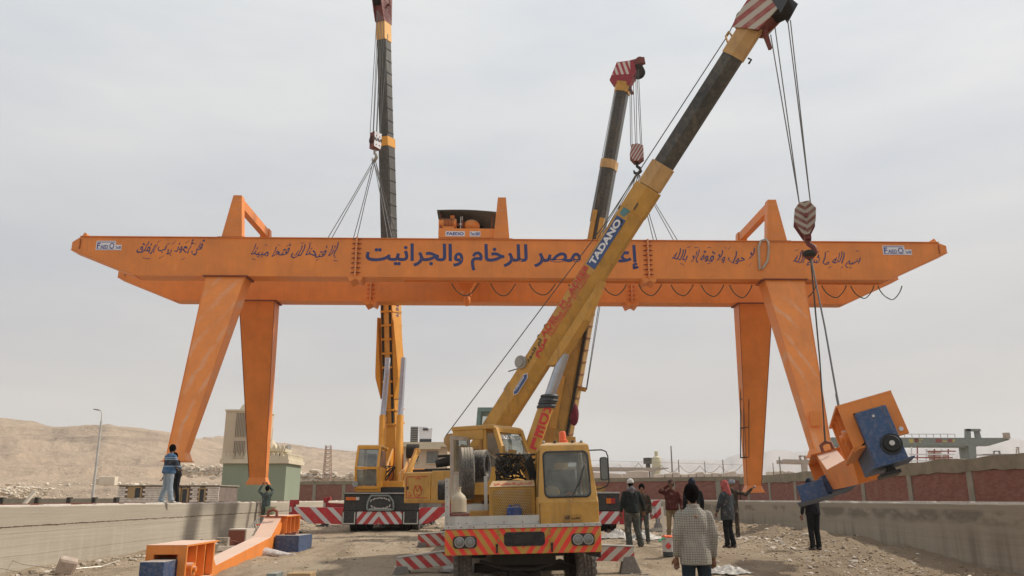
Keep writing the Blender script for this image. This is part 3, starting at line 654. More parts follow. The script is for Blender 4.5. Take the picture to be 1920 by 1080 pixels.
for i in range(9):
    px = 1325 + i * 6.2; block(px, px + 5.8, 891.5 - i * 1.0, 92 - i, ORD[i] + ' narrow upright slab from the left, in the rising row beyond the wall')
block(1384, 1394, 888, 110, 'small whitish block just left of the far right orange leg')
for i in range(7):
    px = 1444 + i * 6.6; block(px, px + 6, 884 - (i % 2) * 1.2, 120, ORD[i] + ' small pale block from the left, between the two right orange legs')
def bg_gantry(name, label, mat, d, girder, gh, legs, portal, rail=None, tip=None):
    t = thing(name, label, 'gantry crane', at((girder[0] + girder[1]) / 2, 935, d))
    a, b = at(girder[0], girder[2], d), at(girder[1], girder[3], d); c = at(girder[0], girder[2] + gh, d); h = a.z - c.z
    e_ = (b.x - a.x) * .12
    MB().prism([(a.x, a.z), (b.x, b.z), (b.x, b.z - h * .25), (b.x - e_, b.z - h), (a.x, a.z - h)], 'y', d, d + .9).build('girder', mat, t)
    MB().prism([(a.x, a.z), (b.x, b.z), (b.x, b.z - h * .25), (b.x - e_, b.z - h), (a.x, a.z - h)], 'y', d + 3.5, d + 4.4).build('girder', mat, t)
    for (x0, x1, x2, x3, yt_, dd) in legs:
        p0, p1, p2, p3 = at(x0, yt_, d), at(x1, yt_, d), at(x2, 935, d), at(x3, 935, d)
        MB().loft([[(p0.x, d + dd, p0.z), (p1.x, d + dd, p0.z), (p1.x, d + dd + .7, p0.z), (p0.x, d + dd + .7, p0.z)], [(p2.x, d + dd - .5, 0), (p3.x, d + dd - .5, 0), (p3.x, d + dd, 0), (p2.x, d + dd, 0)]]).build('leg', mat, t)
    for (x0, x1, x2, x3, yt_, yb_, dd) in portal:
        p0, p1, p2, p3 = at(x0, yt_, d), at(x1, yt_, d), at(x2, yb_, d), at(x3, yb_, d)
        MB().prism([(p0.x, p0.z), (p1.x, p0.z), (p3.x, p3.z), (p2.x, p2.z)], 'y', d + dd, d + dd + .5).build('portal_frame', mat, t)
    if rail:
        x0, x1, yt_, n = rail; mb = MB(); p0, p1 = at(x0, yt_, d), at(x1, yt_, d); mb.bar(p0, p1, .06)
        zb = a.z
        for i in range(n + 1): x = p0.x + (p1.x - p0.x) * i / n; mb.bar((x, d, p0.z), (x, d, zb), .06)
        mb.build('handrail', 'rim', t, kind='stuff')
    return t
M['ggreen'] = paint('faded_green_grey', (.21, .24, .225), .8, .5); M['gbeige'] = paint('faded_beige_steel', (.42, .35, .29), .8, .5); M['gdirt'] = paint('rusty_grey', (.24, .225, .205), .8, .6, grime=.6)
gg = bg_gantry('distant_gantry_crane', 'weathered grey-green gantry crane with painted lettering, beyond the right brick wall', 'ggreen', 105, (1560, 1892, 820, 821), 15, [(1816, 1830, 1817, 1828, 834, 0), (1834, 1846, 1842, 1856, 834, 4)], [(1812, 1838, 1812, 1840, 804, 808.5, 0), (1812, 1820, 1812, 1821, 804, 821, 0), (1831, 1838, 1834, 1843, 804, 821, .3)], (1696, 1790, 814, 7))
c_ = at(1887, 817, 104.9); MB().cbox(c_, (.6, .6, .75)).build('end_box', 'gbeige', gg)
M['faded_red'] = plain('faded_red', (.30, .09, .08), .8); M['faded_yellow'] = plain('faded_yellow', (.50, .42, .12), .8)
for (xa, xb, ya, yb, m_) in ((1704, 1712, 823, 830, 'faded_yellow'), (1714, 1722, 822, 829, 'faded_red'), (1713, 1731, 823.5, 825, 'faded_yellow'), (1716, 1727, 827.5, 829.5, 'faded_yellow'), (1754, 1766, 823, 829.5, 'faded_red'), (1767, 1775, 826, 829, 'faded_yellow'), (1777, 1785, 823, 829, 'faded_red'), (1786, 1790, 824, 829, 'faded_yellow')):
    wbox('painted_mark', xa, xb, ya, 104.985, .01, 0, m_, gg, yb)
bg_gantry('distant_gantry_crane', 'long beige gantry girder far beyond the brick wall, right of the truck mirror', 'gbeige', 140, (1040, 1254, 875, 877), 6, [(1222, 1228, 1222, 1228, 880, 0)], [])
bg_gantry('distant_gantry_crane', 'small pinkish beige gantry crane between the two right orange legs', 'gbeige', 150, (1470, 1600, 861, 864), 7, [(1504, 1514, 1506, 1513, 866, 0), (1560, 1568, 1560, 1568, 866, 3)], [(1499, 1512, 1499, 1513, 854, 856, 0), (1499, 1502, 1500, 1503, 854, 863, 0), (1509, 1512, 1511, 1515, 854, 863, .3)])
bg_gantry('distant_gantry_crane', 'tiny far gantry frame just above the wall at the right', 'gdirt', 260, (1845, 1900, 851, 851), 2, [], [(1864, 1875, 1863, 1876, 845, 847, 0), (1864, 1866, 1863, 1865, 845, 852, 0), (1873, 1875, 1874, 1877, 845, 852, 0)])
# silos
sl_ = thing('silo', 'cream cylindrical silo with a stepped top, beyond the far girder', 'silo', at(1231, 935, 150)); c_ = at(1231, 862, 150); r0 = at(1240, 862, 150).x - c_.x
MB().lathe([(r0 * .6, -c_.z), (r0 * .6, -2.2), (r0, -1.2), (r0, .2), (r0 * .85, .25), (r0 * .85, .7), (.35, .9), (.35, 1.8), (.05, 1.9)], (c_.x, 150, c_.z - .3), 'z', 20).build('tank', plain('silo_cream', (.58, .54, .38), .7), sl_, smooth=40)
ds = at(1215, 870, 152); tag(MB().lathe([(.42 * 1, -ds.z), (.42, 0), (.85, .02), (.85, 1.1), (.1, 1.2)], (ds.x, 152, ds.z), 'z', 14).build('tank', 'boom_black', smooth=40), 'small dark tank left of the cream silo', 'tank')
# white frame structure below the distant gantry
wf = thing('pipe_frame', 'white and rust coloured pipe framework under the grey-green gantry', 'framework', at(1745, 935, 95))
for y in (846, 852, 858, 864): 
    a, b = at(1705 if y > 850 else 1738, y, 95), at(1792 - (y - 846) * .5, y, 95); MB().bar(a, b, .13).build('beam', 'faded_red' if y in (846, 858) else 'sign_white', wf)
for x in (1709, 1720, 1737, 1752, 1765, 1778): MB().bar(at(x, 842 if 1730 < x else 838, 95), at(x, 905, 95), .12).build('post', 'sign_white' if x % 2 else 'faded_red', wf)
for (a, b, c, d_) in ((1740, 1764, 847, 852), (1740, 1776, 853, 858), (1742, 1774, 859, 864)): wbox('panel', a, b, c, 95.2, .1, 0, 'marble', wf, d_)
# power poles and the wire between them
for px, pt, w, lb in ((1258, 836, .16, 'tallest thin power pole beyond the brick wall, right of the silo'), (1272, 862, .12, 'short pole right of the tallest thin pole beyond the wall'), (1321, 865, .10, 'thin pole above the row of marble blocks'), (1355, 862, .12, 'thin pole left of the ladder of the far right leg'), (1394, 862, .14, 'thin pole directly beside the far right orange leg'), (1461, 856, .14, 'thin pole between the two right orange legs'), (1449, 868, .1, 'short thin pole left of the small beige gantry')):
    p = at(px, pt, 120); tag(MB().cyl((p.x, 120, 0), (p.x, 120, p.z), w, w * .6, 6).build('power_pole', 'gdirt'), lb, 'pole')
wr = MB(); pts = [(1160, 870), (1197, 868), (1240, 872), (1275, 873), (1312, 873), (1350, 873), (1391, 872)]
for (xa, ya), (xb, yb) in zip(pts, pts[1:]): wr.tube([at(xa + (xb - xa) * i / 8, ya + (yb - ya) * i / 8 + 13 * (1 - (i / 4 - 1) ** 2), 120) for i in range(9)], .035, 4)
wr.tube([at(1100, 863, 120), at(1400, 872, 120)], .02, 4)
tag(wr.build('sagging_cable', 'gdirt'), 'thin cables sagging in loops between the poles beyond the brick wall', 'cable')
tw = MB(); 
for s_ in (-1, 1): tw.bar(at(1908 + s_ * 2.5, 852, 160), at(1908 + s_ * 1, 838, 160), .12)
for y in (839, 843, 847): tw.bar(at(1904, y, 160), at(1912, y + 1, 160), .12)
tag(tw.build('pylon', 'gbeige'), 'tiny steel pylon just above the wall at the right picture edge', 'pylon')

# ================================================================== GANTRY CRANE UNDER ASSEMBLY (yard coordinates)
XL, XR = -16.75, 18.35; YN, YF, GW = 30.6, 34.65, .68; ZT, ZB = 11.66, 10.1
ga = thing('gantry_crane', 'huge orange double girder gantry crane with four legs, hanging in slings across the yard', 'gantry crane', (.5, 33, 1.5), site=True)
def girder(y0):
    p = [(XL, ZT - .22), (XL, ZT - .52), (-14.15, ZB), (15.8, ZB), (XR, ZT - .40), (XR, ZT - .12), (XR - .3, ZT), (XL + .3, ZT)]
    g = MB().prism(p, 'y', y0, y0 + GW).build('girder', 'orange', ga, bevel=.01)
    m = MB()                                            # flange edges stand proud of the webs
    m.box(XL + .3, XR - .3, y0 - .05, y0 + GW + .05, ZT + .002, ZT + .03); m.box(-14.1, 15.75, y0 - .04, y0 + GW + .04, ZB - .028, ZB - .002)
    m.bar((XL, y0 + GW / 2, ZT - .54), (-14.15, y0 + GW / 2, ZB - .015), .76, .026); m.bar((15.8, y0 + GW / 2, ZB - .015), (XR, y0 + GW / 2, ZT - .42), .76, .026)
    m.build('flange', 'orange', g)
    sm = MB()
    for x in (-12.6, -8.3, -3.4, -.9, 1.6, 4.0, 8.6, 13.9): sm.box(x, x + .018, y0 - .004, y0 + .0, ZB + .005, ZT - .005).box(x, x + .018, y0, y0 + GW, ZB - .033, ZB - .0285)
    sm.build('weld_seam', 'orange_leg', g, kind='stuff')
    b = MB()
    for x in (XL + .33, XR - .33):
        for i in range(7): b.cyl((x, y0 - .05, ZT - .12 - i * .1 * (.6 if x < 0 else .55)), (x, y0 - .0, ZT - .12 - i * .1 * (.6 if x < 0 else .55)), .018, n=6)
    b.build('bolt', 'red_oxide', g, kind='stuff')
    MB().prism([(XL + .2, ZT + .03), (XL + .42, ZT + .03), (XL + .42, ZT + .2), (XL + .34, ZT + .26)], 'y', y0 + .2, y0 + .5).build('end_stop', 'orange', g)
    MB().prism([(XR - .2, ZT + .03), (XR - .42, ZT + .03), (XR - .42, ZT + .2), (XR - .34, ZT + .26)], 'y', y0 + .2, y0 + .5).build('end_stop', 'orange', g)
    MB().box(XL + .8, XR - .8, y0 + .28, y0 + .36, ZT + .03, ZT + .09).build('trolley_rail', 'red_oxide', g)
    return g
gN = girder(YN); gF = girder(YF)
for y0 in (YN, YF):
    for xj in (-5.5, 6.15):
        j = MB(); j.box(xj - .035, xj + .035, y0 - .13, y0 - .001, ZB - .05, ZT + .04); j.box(xj - .035, xj + .035, y0 + GW + .001, y0 + GW + .1, ZB - .05, ZT + .04)
        j.prism([(xj - .3, ZB - .03), (xj + .3, ZB - .03), (xj + .22, ZB - .22), (xj + .03, ZB - .12), (xj - .2, ZB - .24)], 'y', y0 - .1, y0 + GW + .08)
        sj = j.build('splice_plate', 'orange', ga)
        rb = MB()
        for i in range(8):
            z = ZB + .14 + i * .2
            rb.add([(xj - .2, y0 - .002, z), (xj - .036, y0 - .12, z), (xj - .036, y0 - .002, z), (xj - .2, y0 - .002, z + .02), (xj - .036, y0 - .12, z + .02), (xj - .036, y0 - .002, z + .02)], [(0, 1, 2), (5, 4, 3), (0, 3, 4, 1), (1, 4, 5, 2), (2, 5, 3, 0)])
            rb.add([(xj + .2, y0 - .002, z), (xj + .036, y0 - .12, z), (xj + .036, y0 - .002, z), (xj + .2, y0 - .002, z + .02), (xj + .036, y0 - .12, z + .02), (xj + .036, y0 - .002, z + .02)], [(0, 1, 2), (5, 4, 3), (0, 3, 4, 1), (1, 4, 5, 2), (2, 5, 3, 0)])
        rb.build('stiffener_rib', 'red_oxide' if y0 == YN else 'orange', sj, kind='stuff')
        bb = MB()
        for i in range(15): bb.cyl((xj - .02 + .04 * (i % 2), y0 - .15, ZB + .08 + i * .1), (xj - .02 + .04 * (i % 2), y0 - .131, ZB + .08 + i * .1), .02, n=6)
        bb.build('bolt', 'bolt', sj, kind='stuff')
# portal frames over the girders
for (bl, br, tl, tr) in ((-10.95, -10.12, -10.62, -10.28), (-.06, .60, .12, .45), (11.06, 11.90, 11.24, 11.58)):
    for y0 in (YN + .1, YF + .2):
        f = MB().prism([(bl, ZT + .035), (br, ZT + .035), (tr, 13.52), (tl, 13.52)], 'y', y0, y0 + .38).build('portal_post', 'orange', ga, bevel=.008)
        MB().box(bl - .12, br + .12, y0 - .08, y0 + .46, ZT + .031, ZT + .07).build('base_plate', 'red_oxide', f)
        bb = MB()
        for z in (11.95, 12.45, 12.95, 13.3):
            for k in (.25, .42, .58, .75): x = bl + (br - bl) * k; bb.cyl((x, y0 - .012, z), (x, y0, z), .014, n=6)
        bb.build('bolt', 'bolt', f, kind='stuff')
    MB().box(tl + .03, tr - .03, YN + .485, YF + .195, 13.10, 13.48).build('portal_crossbar', 'orange', ga, bevel=.01)
# legs
def leg(xa0, xa1, ya, xb0, xb1, yb, zb, sy, dt=.85, db=.5):
    """tapered box leg: top edge xa0..xa1 at depth ya..ya+dt, foot xb0..xb1 at depth yb..yb+db"""
    top = [(xa0, ya, ZB - .03), (xa1, ya, ZB - .03), (xa1, ya + dt, ZB - .03), (xa0, ya + dt, ZB - .03)]
    zl = zb + .28
    k = (zl - zb) / (ZB - .03 - zb); mid = []
    bot = [(xb0, yb, zl), (xb1, yb, zl), (xb1, yb + db, zl), (xb0, yb + db, zl)]
    foot = [(xb0 - .10, yb - .08, zb), (xb1 + .10, yb - .08, zb), (xb1 + .10, yb + db + .08, zb), (xb0 - .10, yb + db + .08, zb)]
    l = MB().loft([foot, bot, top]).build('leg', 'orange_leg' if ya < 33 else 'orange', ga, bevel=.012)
    MB().box(xb0 - .14, xb1 + .14, yb - .12, yb + db + .12, zb - .035, zb - .002).build('foot_plate', 'orange', l)
    MB().box(xa0 - .1, xa1 + .1, ya - .1, ya + dt + .05, ZB - .075, ZB - .033).build('head_plate', 'red_oxide', l)
    e_ = MB()                                            # corner plates run proud along the edges
    for i in (0, 1): e_.bar(Vector(bot[i]) + Vector((0, -.004, 0)), Vector(top[i]) + Vector((0, -.004, 0)), .02, .03)
    e_.build('corner_seam', 'red_oxide' if ya > 33 else 'orange', l)
    return l
leg(-11.32, -9.78, YN - .1, -11.22, -10.62, 28.3, 2.86, 1)
leg(-11.25, -9.70, YF - .15, -11.02, -10.30, 37.35, 2.25, 1)
l3 = leg(10.78, 12.36, YN - .1, 11.25, 11.85, 28.3, 3.02, 1)
l4 = leg(10.93, 12.44, YF - .15, 11.67, 12.32, 37.6, 1.90, 1)
MB().box(11.25, 11.65, 28.42, 28.47, 4.1, 4.6).build('inspection_hatch', 'orange', l3, off=OFF[l3])
# caged ladder on the inner side of the far right leg
ld = MB(); lp0, lp1 = sat(1389, 695, 36.4), sat(1389, 858, 37.2)
def lpt(t, dx, dy): q = lp0.lerp(lp1, t); return (q.x + dx, q.y + dy, q.z)
for a in (0, .25, .5, .75, 1): 
    ld.tube([lpt(t, -.02 + .30 * (1 - math.sin(math.pi * a)), .30 * math.cos(math.pi * a)) for t in (0, .5, 1)], .016, 5)
for t in (0, .33, .66, 1): ld.tube([lpt(t, -.02 + .30 * (1 - math.sin(math.pi * a / 8)), .30 * math.cos(math.pi * a / 8)) for a in range(9)], .02, 5)
ld.build('ladder_cage', 'black_steel', ga)
# lettering on the near girder
def gl(s_, px0, px1, py0, py1, mat='letter_blue', **k):
    a, b = sat(px0, py0, 30.3 + .0 * px0), sat(px1, py1, 30.3)
    def fx(px): 
        p = sat(px, 480, 30.6 + (px - 960) * .0004); return p.x
    za, zb_ = sat(960, py0, 30.62).z, sat(960, py1, 30.62).z
    return text(s_, mat, ga, ((fx(px0) + fx(px1)) / 2, YN - .006, (za + zb_) / 2), (1, 0, 0), (0, 0, 1), fx(px1) - fx(px0), za - zb_, **k)
gl(arabic('إعمار مصر للرخام والجرانيت'), 686, 1197, 458, 508, bold=.024)
gl(arabic('قل أعوذ برب الفلق'), 256, 382, 453, 484, bold=.010, shear=-.10, flow=.6)
gl(arabic('إنا فتحنا لك فتحا مبينا'), 471, 634, 456, 487, bold=.010, shear=-.10, flow=.6)
gl(arabic('لا حول ولا قوة إلا بالله'), 1260, 1417, 462, 493, bold=.010, shear=-.10, flow=.6)
gl(arabic('بسم الله ما شاء الله'), 1487, 1615, 467, 499, bold=.010, shear=-.10, flow=.6)
def ticks(px0, px1, py0, py1, seed):                    # vowel marks brushed above and below the line
    r = random.Random(seed); m = MB(); n = 9
    for i in range(n):
        px = px0 + (px1 - px0) * (i + r.random()) / n; py = py0 + r.uniform(-2, 5) if r.random() < .75 else py1 - r.uniform(-2, 2)
        q = sat(px, py, 30.62 + (px - 960) * .0004); a = r.uniform(-.6, .9); L = r.uniform(.05, .11); y = YN - .004
        m.loft([[(q.x - L * math.cos(a), y, q.z - L * math.sin(a) - .012), (q.x + L * math.cos(a), y, q.z + L * math.sin(a) + .006), (q.x + L * math.cos(a), y, q.z + L * math.sin(a) + .014), (q.x - L * math.cos(a), y, q.z - L * math.sin(a) + .016)], [(q.x - L * math.cos(a), y - .004, q.z - L * math.sin(a) - .012), (q.x + L * math.cos(a), y - .004, q.z + L * math.sin(a) + .006), (q.x + L * math.cos(a), y - .004, q.z + L * math.sin(a) + .014), (q.x - L * math.cos(a), y - .004, q.z - L * math.sin(a) + .016)]])
    m.build('vowel_marks', 'letter_blue', ga, kind='stuff')
for k_, q_ in enumerate(((262, 378, 454, 485), (475, 630, 457, 488), (1264, 1412, 463, 494), (1492, 1610, 468, 500))): ticks(*q_, k_)
def logo(px0, px1, py0, py1, y, par):
    def P_(px, py): return sat(px, py, y + (px - 960) * .0004 + .02)
    a, b = P_(px0, py1), P_(px1, py0); w, h = b.x - a.x, b.z - a.z; s1 = a.x + w * .76
    pl = MB().box(a.x, s1, YN - .014, YN - .002, a.z, b.z).box(s1, b.x, YN - .013, YN - .002, a.z, a.z + h * .58).build('sign_plate', 'sign_white', par)
    MB().box(a.x + .03, s1 - .03, YN - .0165, YN - .0145, b.z - h * .17, b.z - h * .10).box(a.x + .03, s1 - .03, YN - .0165, YN - .0145, a.z + .03, a.z + .05).build('sign_border', 'sign_blue', pl)
    text('F', 'sign_blue', pl, (a.x + w * .10, YN - .018, a.z + h * .46), (1, 0, 0), (0, 0, 1), w * .12, h * .62, bold=.02)
    text('AED', 'sign_blue', pl, (a.x + w * .33, YN - .018, a.z + h * .36), (1, 0, 0), (0, 0, 1), w * .30, h * .38, bold=.02)
    text('O', 'sign_blue', pl, (a.x + w * .62, YN - .018, a.z + h * .46), (1, 0, 0), (0, 0, 1), w * .19, h * .62, bold=.01)
    text('Ton 50/5', 'sign_blue', pl, (a.x + w * .88, YN - .018, a.z + h * .29), (1, 0, 0), (0, 0, 1), w * .2, h * .3, bold=.02)
logo(181, 231, 453, 470, YN, ga); logo(1657, 1709, 460, 477, YN, ga)
# festoon cables under the near girder
MB().box(-3.6, 15.7, YN + .50, YN + .56, ZB - .08, ZB - .03).build('festoon_rail', 'orange', ga)
for (a, b, dz) in ((847, 898, 22), (920, 966, 22), (992, 1040, 20), (1066, 1104, 20), (1130, 1172, 20), (1198, 1237, 20), (1259, 1296, 20), (1316, 1353, 21), (1370, 1406, 23), (1490, 1526, 22), (1545, 1583, 22), (1600, 1635, 23), (1652, 1688, 25)):
    xa, xb = sat(a, 532, 31.2).x, sat(b, 532, 31.6).x; dr = dz / 1500 * 33 * 1.05
    zz = ZB - .12
    MB().tube([(xa + (xb - xa) * i / 12, YN + .54 + .04 * math.sin(i), zz - dr * (1 - (i / 6 - 1) ** 2)) for i in range(13)], .022, 6).build('festoon_cable', 'cable', ga, smooth=60)
# rope loop hung over the near girder
rs = thing('rope_sling', 'pale fibre rope loop hanging over the top edge of the near girder, right side', 'rope', (10.3, YN - .1, 10.6), site=True)
def rp(px, py, dy=0): q = sat(px, py, 30.85); return (q.x, YN - .07 - dy, q.z)
MB().tube([rp(1436, 451, -.3), rp(1434, 449, -.1), rp(1425, 453, .02), rp(1421, 465), rp(1422, 485), rp(1423, 507), rp(1430, 503), rp(1438, 490), rp(1440, 470), rp(1439, 455, .02), rp(1436, 448, -.1), rp(1434, 450, -.3)], .045, 8).build('rope', 'sling', rs, smooth=60)

# trolley with hoist on the girders
tr = thing('hoist_trolley', 'orange hoist trolley with motor under a dark curved roof, on top of the girders', 'trolley', (-1.4, 31.5, 11.8), site=True)
p0, p1 = sat(823, 447, 31.2), sat(930, 447, 31.2); zt0 = sat(850, 434, 31.2).z
MB().box(p0.x, p1.x, 30.85, 31.05, 11.82, zt0).box(p0.x, p1.x, 34.7, 34.9, 11.82, zt0).box(p0.x, p0.x + .2, 31.05, 34.7, 11.85, zt0 - .02).box(p1.x - .2, p1.x, 31.05, 34.7, 11.85, zt0 - .02).box(p0.x + .2, p1.x - .2, 31.05, 34.7, zt0 - .08, zt0 - .03).build('trolley_frame', 'orange', tr, bevel=.01)
for y in (31.0, 34.85):
    for x in (p0.x + .35, p1.x - .35): MB().cyl((x, y - .1, 11.82), (x, y + .04, 11.82), .12, n=14).build('trolley_wheel', 'red_oxide', tr)
def tz(py): return sat(850, py, 31.6).z
def tx(px): return sat(px, 430, 31.6).x
mo = MB().cyl((tx(823), 31.6, tz(421)), (tx(856), 31.6, tz(421)), .23, n=18).build('motor', 'orange', tr, smooth=40)
fn = MB()
for i in range(7): fn.cyl((tx(833) + i * .06, 31.6, tz(421)), (tx(833) + i * .06 + .02, 31.6, tz(421)), .26, n=18)
fn.build('cooling_fin', 'red_oxide', mo, kind='stuff'); MB().box(tx(844), tx(852), 31.5, 31.75, tz(421) + .2, tz(406)).build('terminal_box', 'orange', mo)
MB().box(tx(831), tx(852), 31.4, 31.8, zt0, tz(428)).build('motor_foot', 'orange', tr)
MB().cyl((tx(856), 31.6, tz(422)), (tx(872), 31.6, tz(422)), .07, n=10).cyl((tx(866), 31.6, tz(422)), (tx(869), 31.6, tz(422)), .2, n=16).build('coupling', 'red_oxide', tr)
MB().box(tx(863), tx(864.5), 31.55, 31.6, tz(432), tz(407)).box(tx(866), tx(867.5), 31.55, 31.6, tz(432), tz(407)).box(tx(862), tx(869), 31.53, 31.55, tz(424), tz(420)).build('brake_linkage', 'bolt', tr)
MB().sphere(((tx(884)), 31.65, tz(423)), .3, 16, 10, (1.15, 1, .85)).box(tx(876), tx(900), 31.5, 31.9, zt0, tz(430)).build('gearbox', 'orange', tr, smooth=40)
MB().cyl((tx(850), 32.8, tz(421)), (tx(905), 32.8, tz(421)), .32, n=20).build('rope_drum', 'under', tr, smooth=40)
rf = []; xr0, xr1 = tx(820), tx(930)
for i in range(9):
    x = xr0 + (xr1 - xr0) * i / 8; k = (x - xr0) / (xr1 - xr0); zz = tz(402) + .05 * math.sin(math.pi * k) - .06 * k
    rf.append([(x, 31.2, zz), (x, 33.6, zz - .12), (x, 33.6, zz - .09), (x, 31.2, zz + .03)])
M['roof_sheet'] = plain('dark_roof_sheet', (.10, .10, .085), .7, .2, 4)
MB().loft(rf).build('roof', 'roof_sheet', tr)
rw = MB(); nrib = 22
for i in range(nrib):
    x = xr0 + (xr1 - xr0) * i / nrib; rw.box(x, x + (xr1 - xr0) / nrib * .5, 33.52, 33.56, zt0, tz(404) - .1); rw.box(x + (xr1 - xr0) / nrib * .5, x + (xr1 - xr0) / nrib, 33.55, 33.58, zt0, tz(404) - .1)
rw.build('back_sheet', 'roof_sheet', tr)
MB().prism([(31.2, tz(403)), (32.0, tz(403)), (32.0, zt0), (31.85, zt0)], 'x', xr0 + .08, xr0 + .11).build('side_bracket', 'roof_sheet', tr)
for x in (xr0 + .12, xr1 - .2): MB().box(x, x + .05, 31.4, 31.45, zt0, tz(405)).build('roof_post', 'red_oxide', tr)
for (a, b, c, d_, w_, s_) in ((836, 872, 438, 447.5, 'w', 'FAEDO'), (881, 901, 438, 447.5, 'w', 'Ton 50/5')):
    A_, B_ = sat(a, d_, 31.1), sat(b, c, 31.1)
    A_.z = max(A_.z, 11.80)
    pl = MB().box(A_.x, B_.x, 30.835, 30.848, A_.z, B_.z).build('sign_plate', 'sign_white', tr)
    text(s_, 'sign_blue', pl, ((A_.x + B_.x) / 2, 30.83, (A_.z + B_.z) / 2), (1, 0, 0), (0, 0, 1), (B_.x - A_.x) * .88, (B_.z - A_.z) * .6, bold=.03)
hk0, hk1 = sat(874, 530, 32.9), sat(877, 548, 32.9)
ropes = MB()
for dx in (-.25, -.1, .12, .28): ropes.cyl((hk0.x + dx, 32.9, 10.35), (hk0.x + dx * 1.4, 32.9, zt0), .012, n=5)
ropes.build('hoist_rope', 'rope', tr, kind='stuff')
zq = sat(877, 549, 32.9).z
MB().prism([(hk0.x - .42, 10.5), (hk0.x + .42, 10.5), (hk0.x + .16, zq), (hk0.x - .02, zq - .05), (hk0.x - .2, zq + .05)], 'y', 32.7, 33.1).build('bottom_block', 'orange', tr, bevel=.02)
hb = sat(877, 564, 32.9)
MB().cyl((hb.x - .14, 32.9, hb.z + .2), (hb.x - .14, 32.9, zq + .1), .05).cyl((hb.x + .1, 32.9, hb.z + .2), (hb.x + .1, 32.9, zq + .1), .05).sphere((hb.x - .03, 32.9, hb.z), .2, 14, 10, (.75, .6, 1.25)).build('hook', 'orange', tr, smooth=40)

# ================================================================== SILL BEAMS WITH WHEEL BOXES (one on the ground, one in the air)
def sill_beam(name, label, loc, rot, box0='blue', box1='blue', flip=False):
    """local: y runs along the beam (near end y=0), z up; x width"""
    t = thing(name, label, 'sill beam', loc, rot=rot); L = 8.6; w = .44; XW = .41 if flip else .34; sx_ = -1 if flip else 1
    P = [(0.35, .05), (1.55, .05), (2.1, -.42), (2.45, -.42 + .02), (L - 2.3, -.02), (L - 1.4, .40), (L - .1, .40)]
    top = [(0.0, .42), (1.55, .42), (1.9, .02), (2.6, .0), (L - 2.5, .36), (L - 1.7, .78), (L - .0, .80)]
    UPR = [(-.36, .43), (-.36, -.16), (-.22, -.22), (-.22, .30), (.20, .30), (.20, -.14), (.34, -.14), (.34, .43)] if not flip else [(-.34, .43), (-.34, -.22), (-.18, -.12), (-.18, .29), (.25, .29), (.25, -.16), (.41, -.16), (.41, .43)]
    body = [(1.5, .05), (1.5, .42), (2.05, -.03), (L - 2.5, .32), (L - 1.5, .80), (L - 1.3, .80), (L - 1.5, .45), (L - 2.25, -.08), (2.25, -.45), (2.0, -.45)]
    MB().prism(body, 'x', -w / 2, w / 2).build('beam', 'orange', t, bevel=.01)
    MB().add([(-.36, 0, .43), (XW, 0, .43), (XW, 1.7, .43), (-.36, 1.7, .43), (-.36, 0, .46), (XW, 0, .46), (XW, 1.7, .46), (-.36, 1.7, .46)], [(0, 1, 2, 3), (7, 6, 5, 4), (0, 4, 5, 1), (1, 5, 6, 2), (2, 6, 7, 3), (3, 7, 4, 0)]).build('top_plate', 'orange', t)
    # near bracket: an upside-down U of thick plate
    MB().prism(UPR, 'y', 0, .06).build('end_frame', 'orange', t, bevel=.006)
    MB().prism(UPR, 'y', 1.45, 1.51).build('end_frame', 'orange', t, bevel=.006)
    a_, b_, c_ = (.16, .19, .34) if not flip else (-.22, -.19, -.34)
    def hb_(u, v): return (min(u, v), max(u, v))
    MB().box(*hb_(a_, b_), .06, 1.45, -.13, .42).build('web_plate', 'orange', t); MB().box(*hb_(-.25, -.22) if not flip else (.27, .30), .06, 1.45, -.12, .42).build('web_plate', 'orange', t)
    for y in (.5, .95): MB().box(*hb_(b_, c_), y, y + .03, -.13, .42).build('stiffener', 'orange', t)
    MB().box(*hb_(b_, c_ + .02 * sx_), .0, 1.5, -.19, -.16).build('flange', 'orange', t)
    MB().cyl((b_, .3, .04), (c_ + .04 * sx_, .3, .04), .11, n=16).cyl((c_ + .04 * sx_, .3, .04), (c_ + .09 * sx_, .3, .04), .05, n=10).build('axle_boss', 'orange', t, smooth=40)
    MB().cyl((.28 if not flip else .33, -.012, -.08), (.28 if not flip else .33, 0, -.08), .03, n=10).build('pin_hole', 'sign_white', t)
    # far bracket
    MB().prism([(L - 1.6, .81), (L, .81), (L, .42), (L - .05, .42), (L - .05, .78), (L - 1.55, .78)], 'x', -.34, .36).build('end_frame', 'orange', t)
    MB().box(-.05, -.02, L - 1.5, L - .1, .30, .78).build('web_plate', 'orange', t)
    for y in (L - 1.45, L - 1.0, L - .55, L - .08): MB().box(-.02, .34, y, y + .03, .36, .78).build('stiffener', 'orange', t)
    MB().box(-.02, .36, L - 1.5, L - .05, .33, .36).build('flange', 'orange', t)
    MB().tube([(-.08, L - 1.75, .78), (-.08, L - 1.75, .92), (.04, L - 1.75, .97), (.14, L - 1.75, .92), (.14, L - 1.75, .78)], .04, 8).build('lifting_eye', 'red_oxide', t, smooth=60)
    return t, L
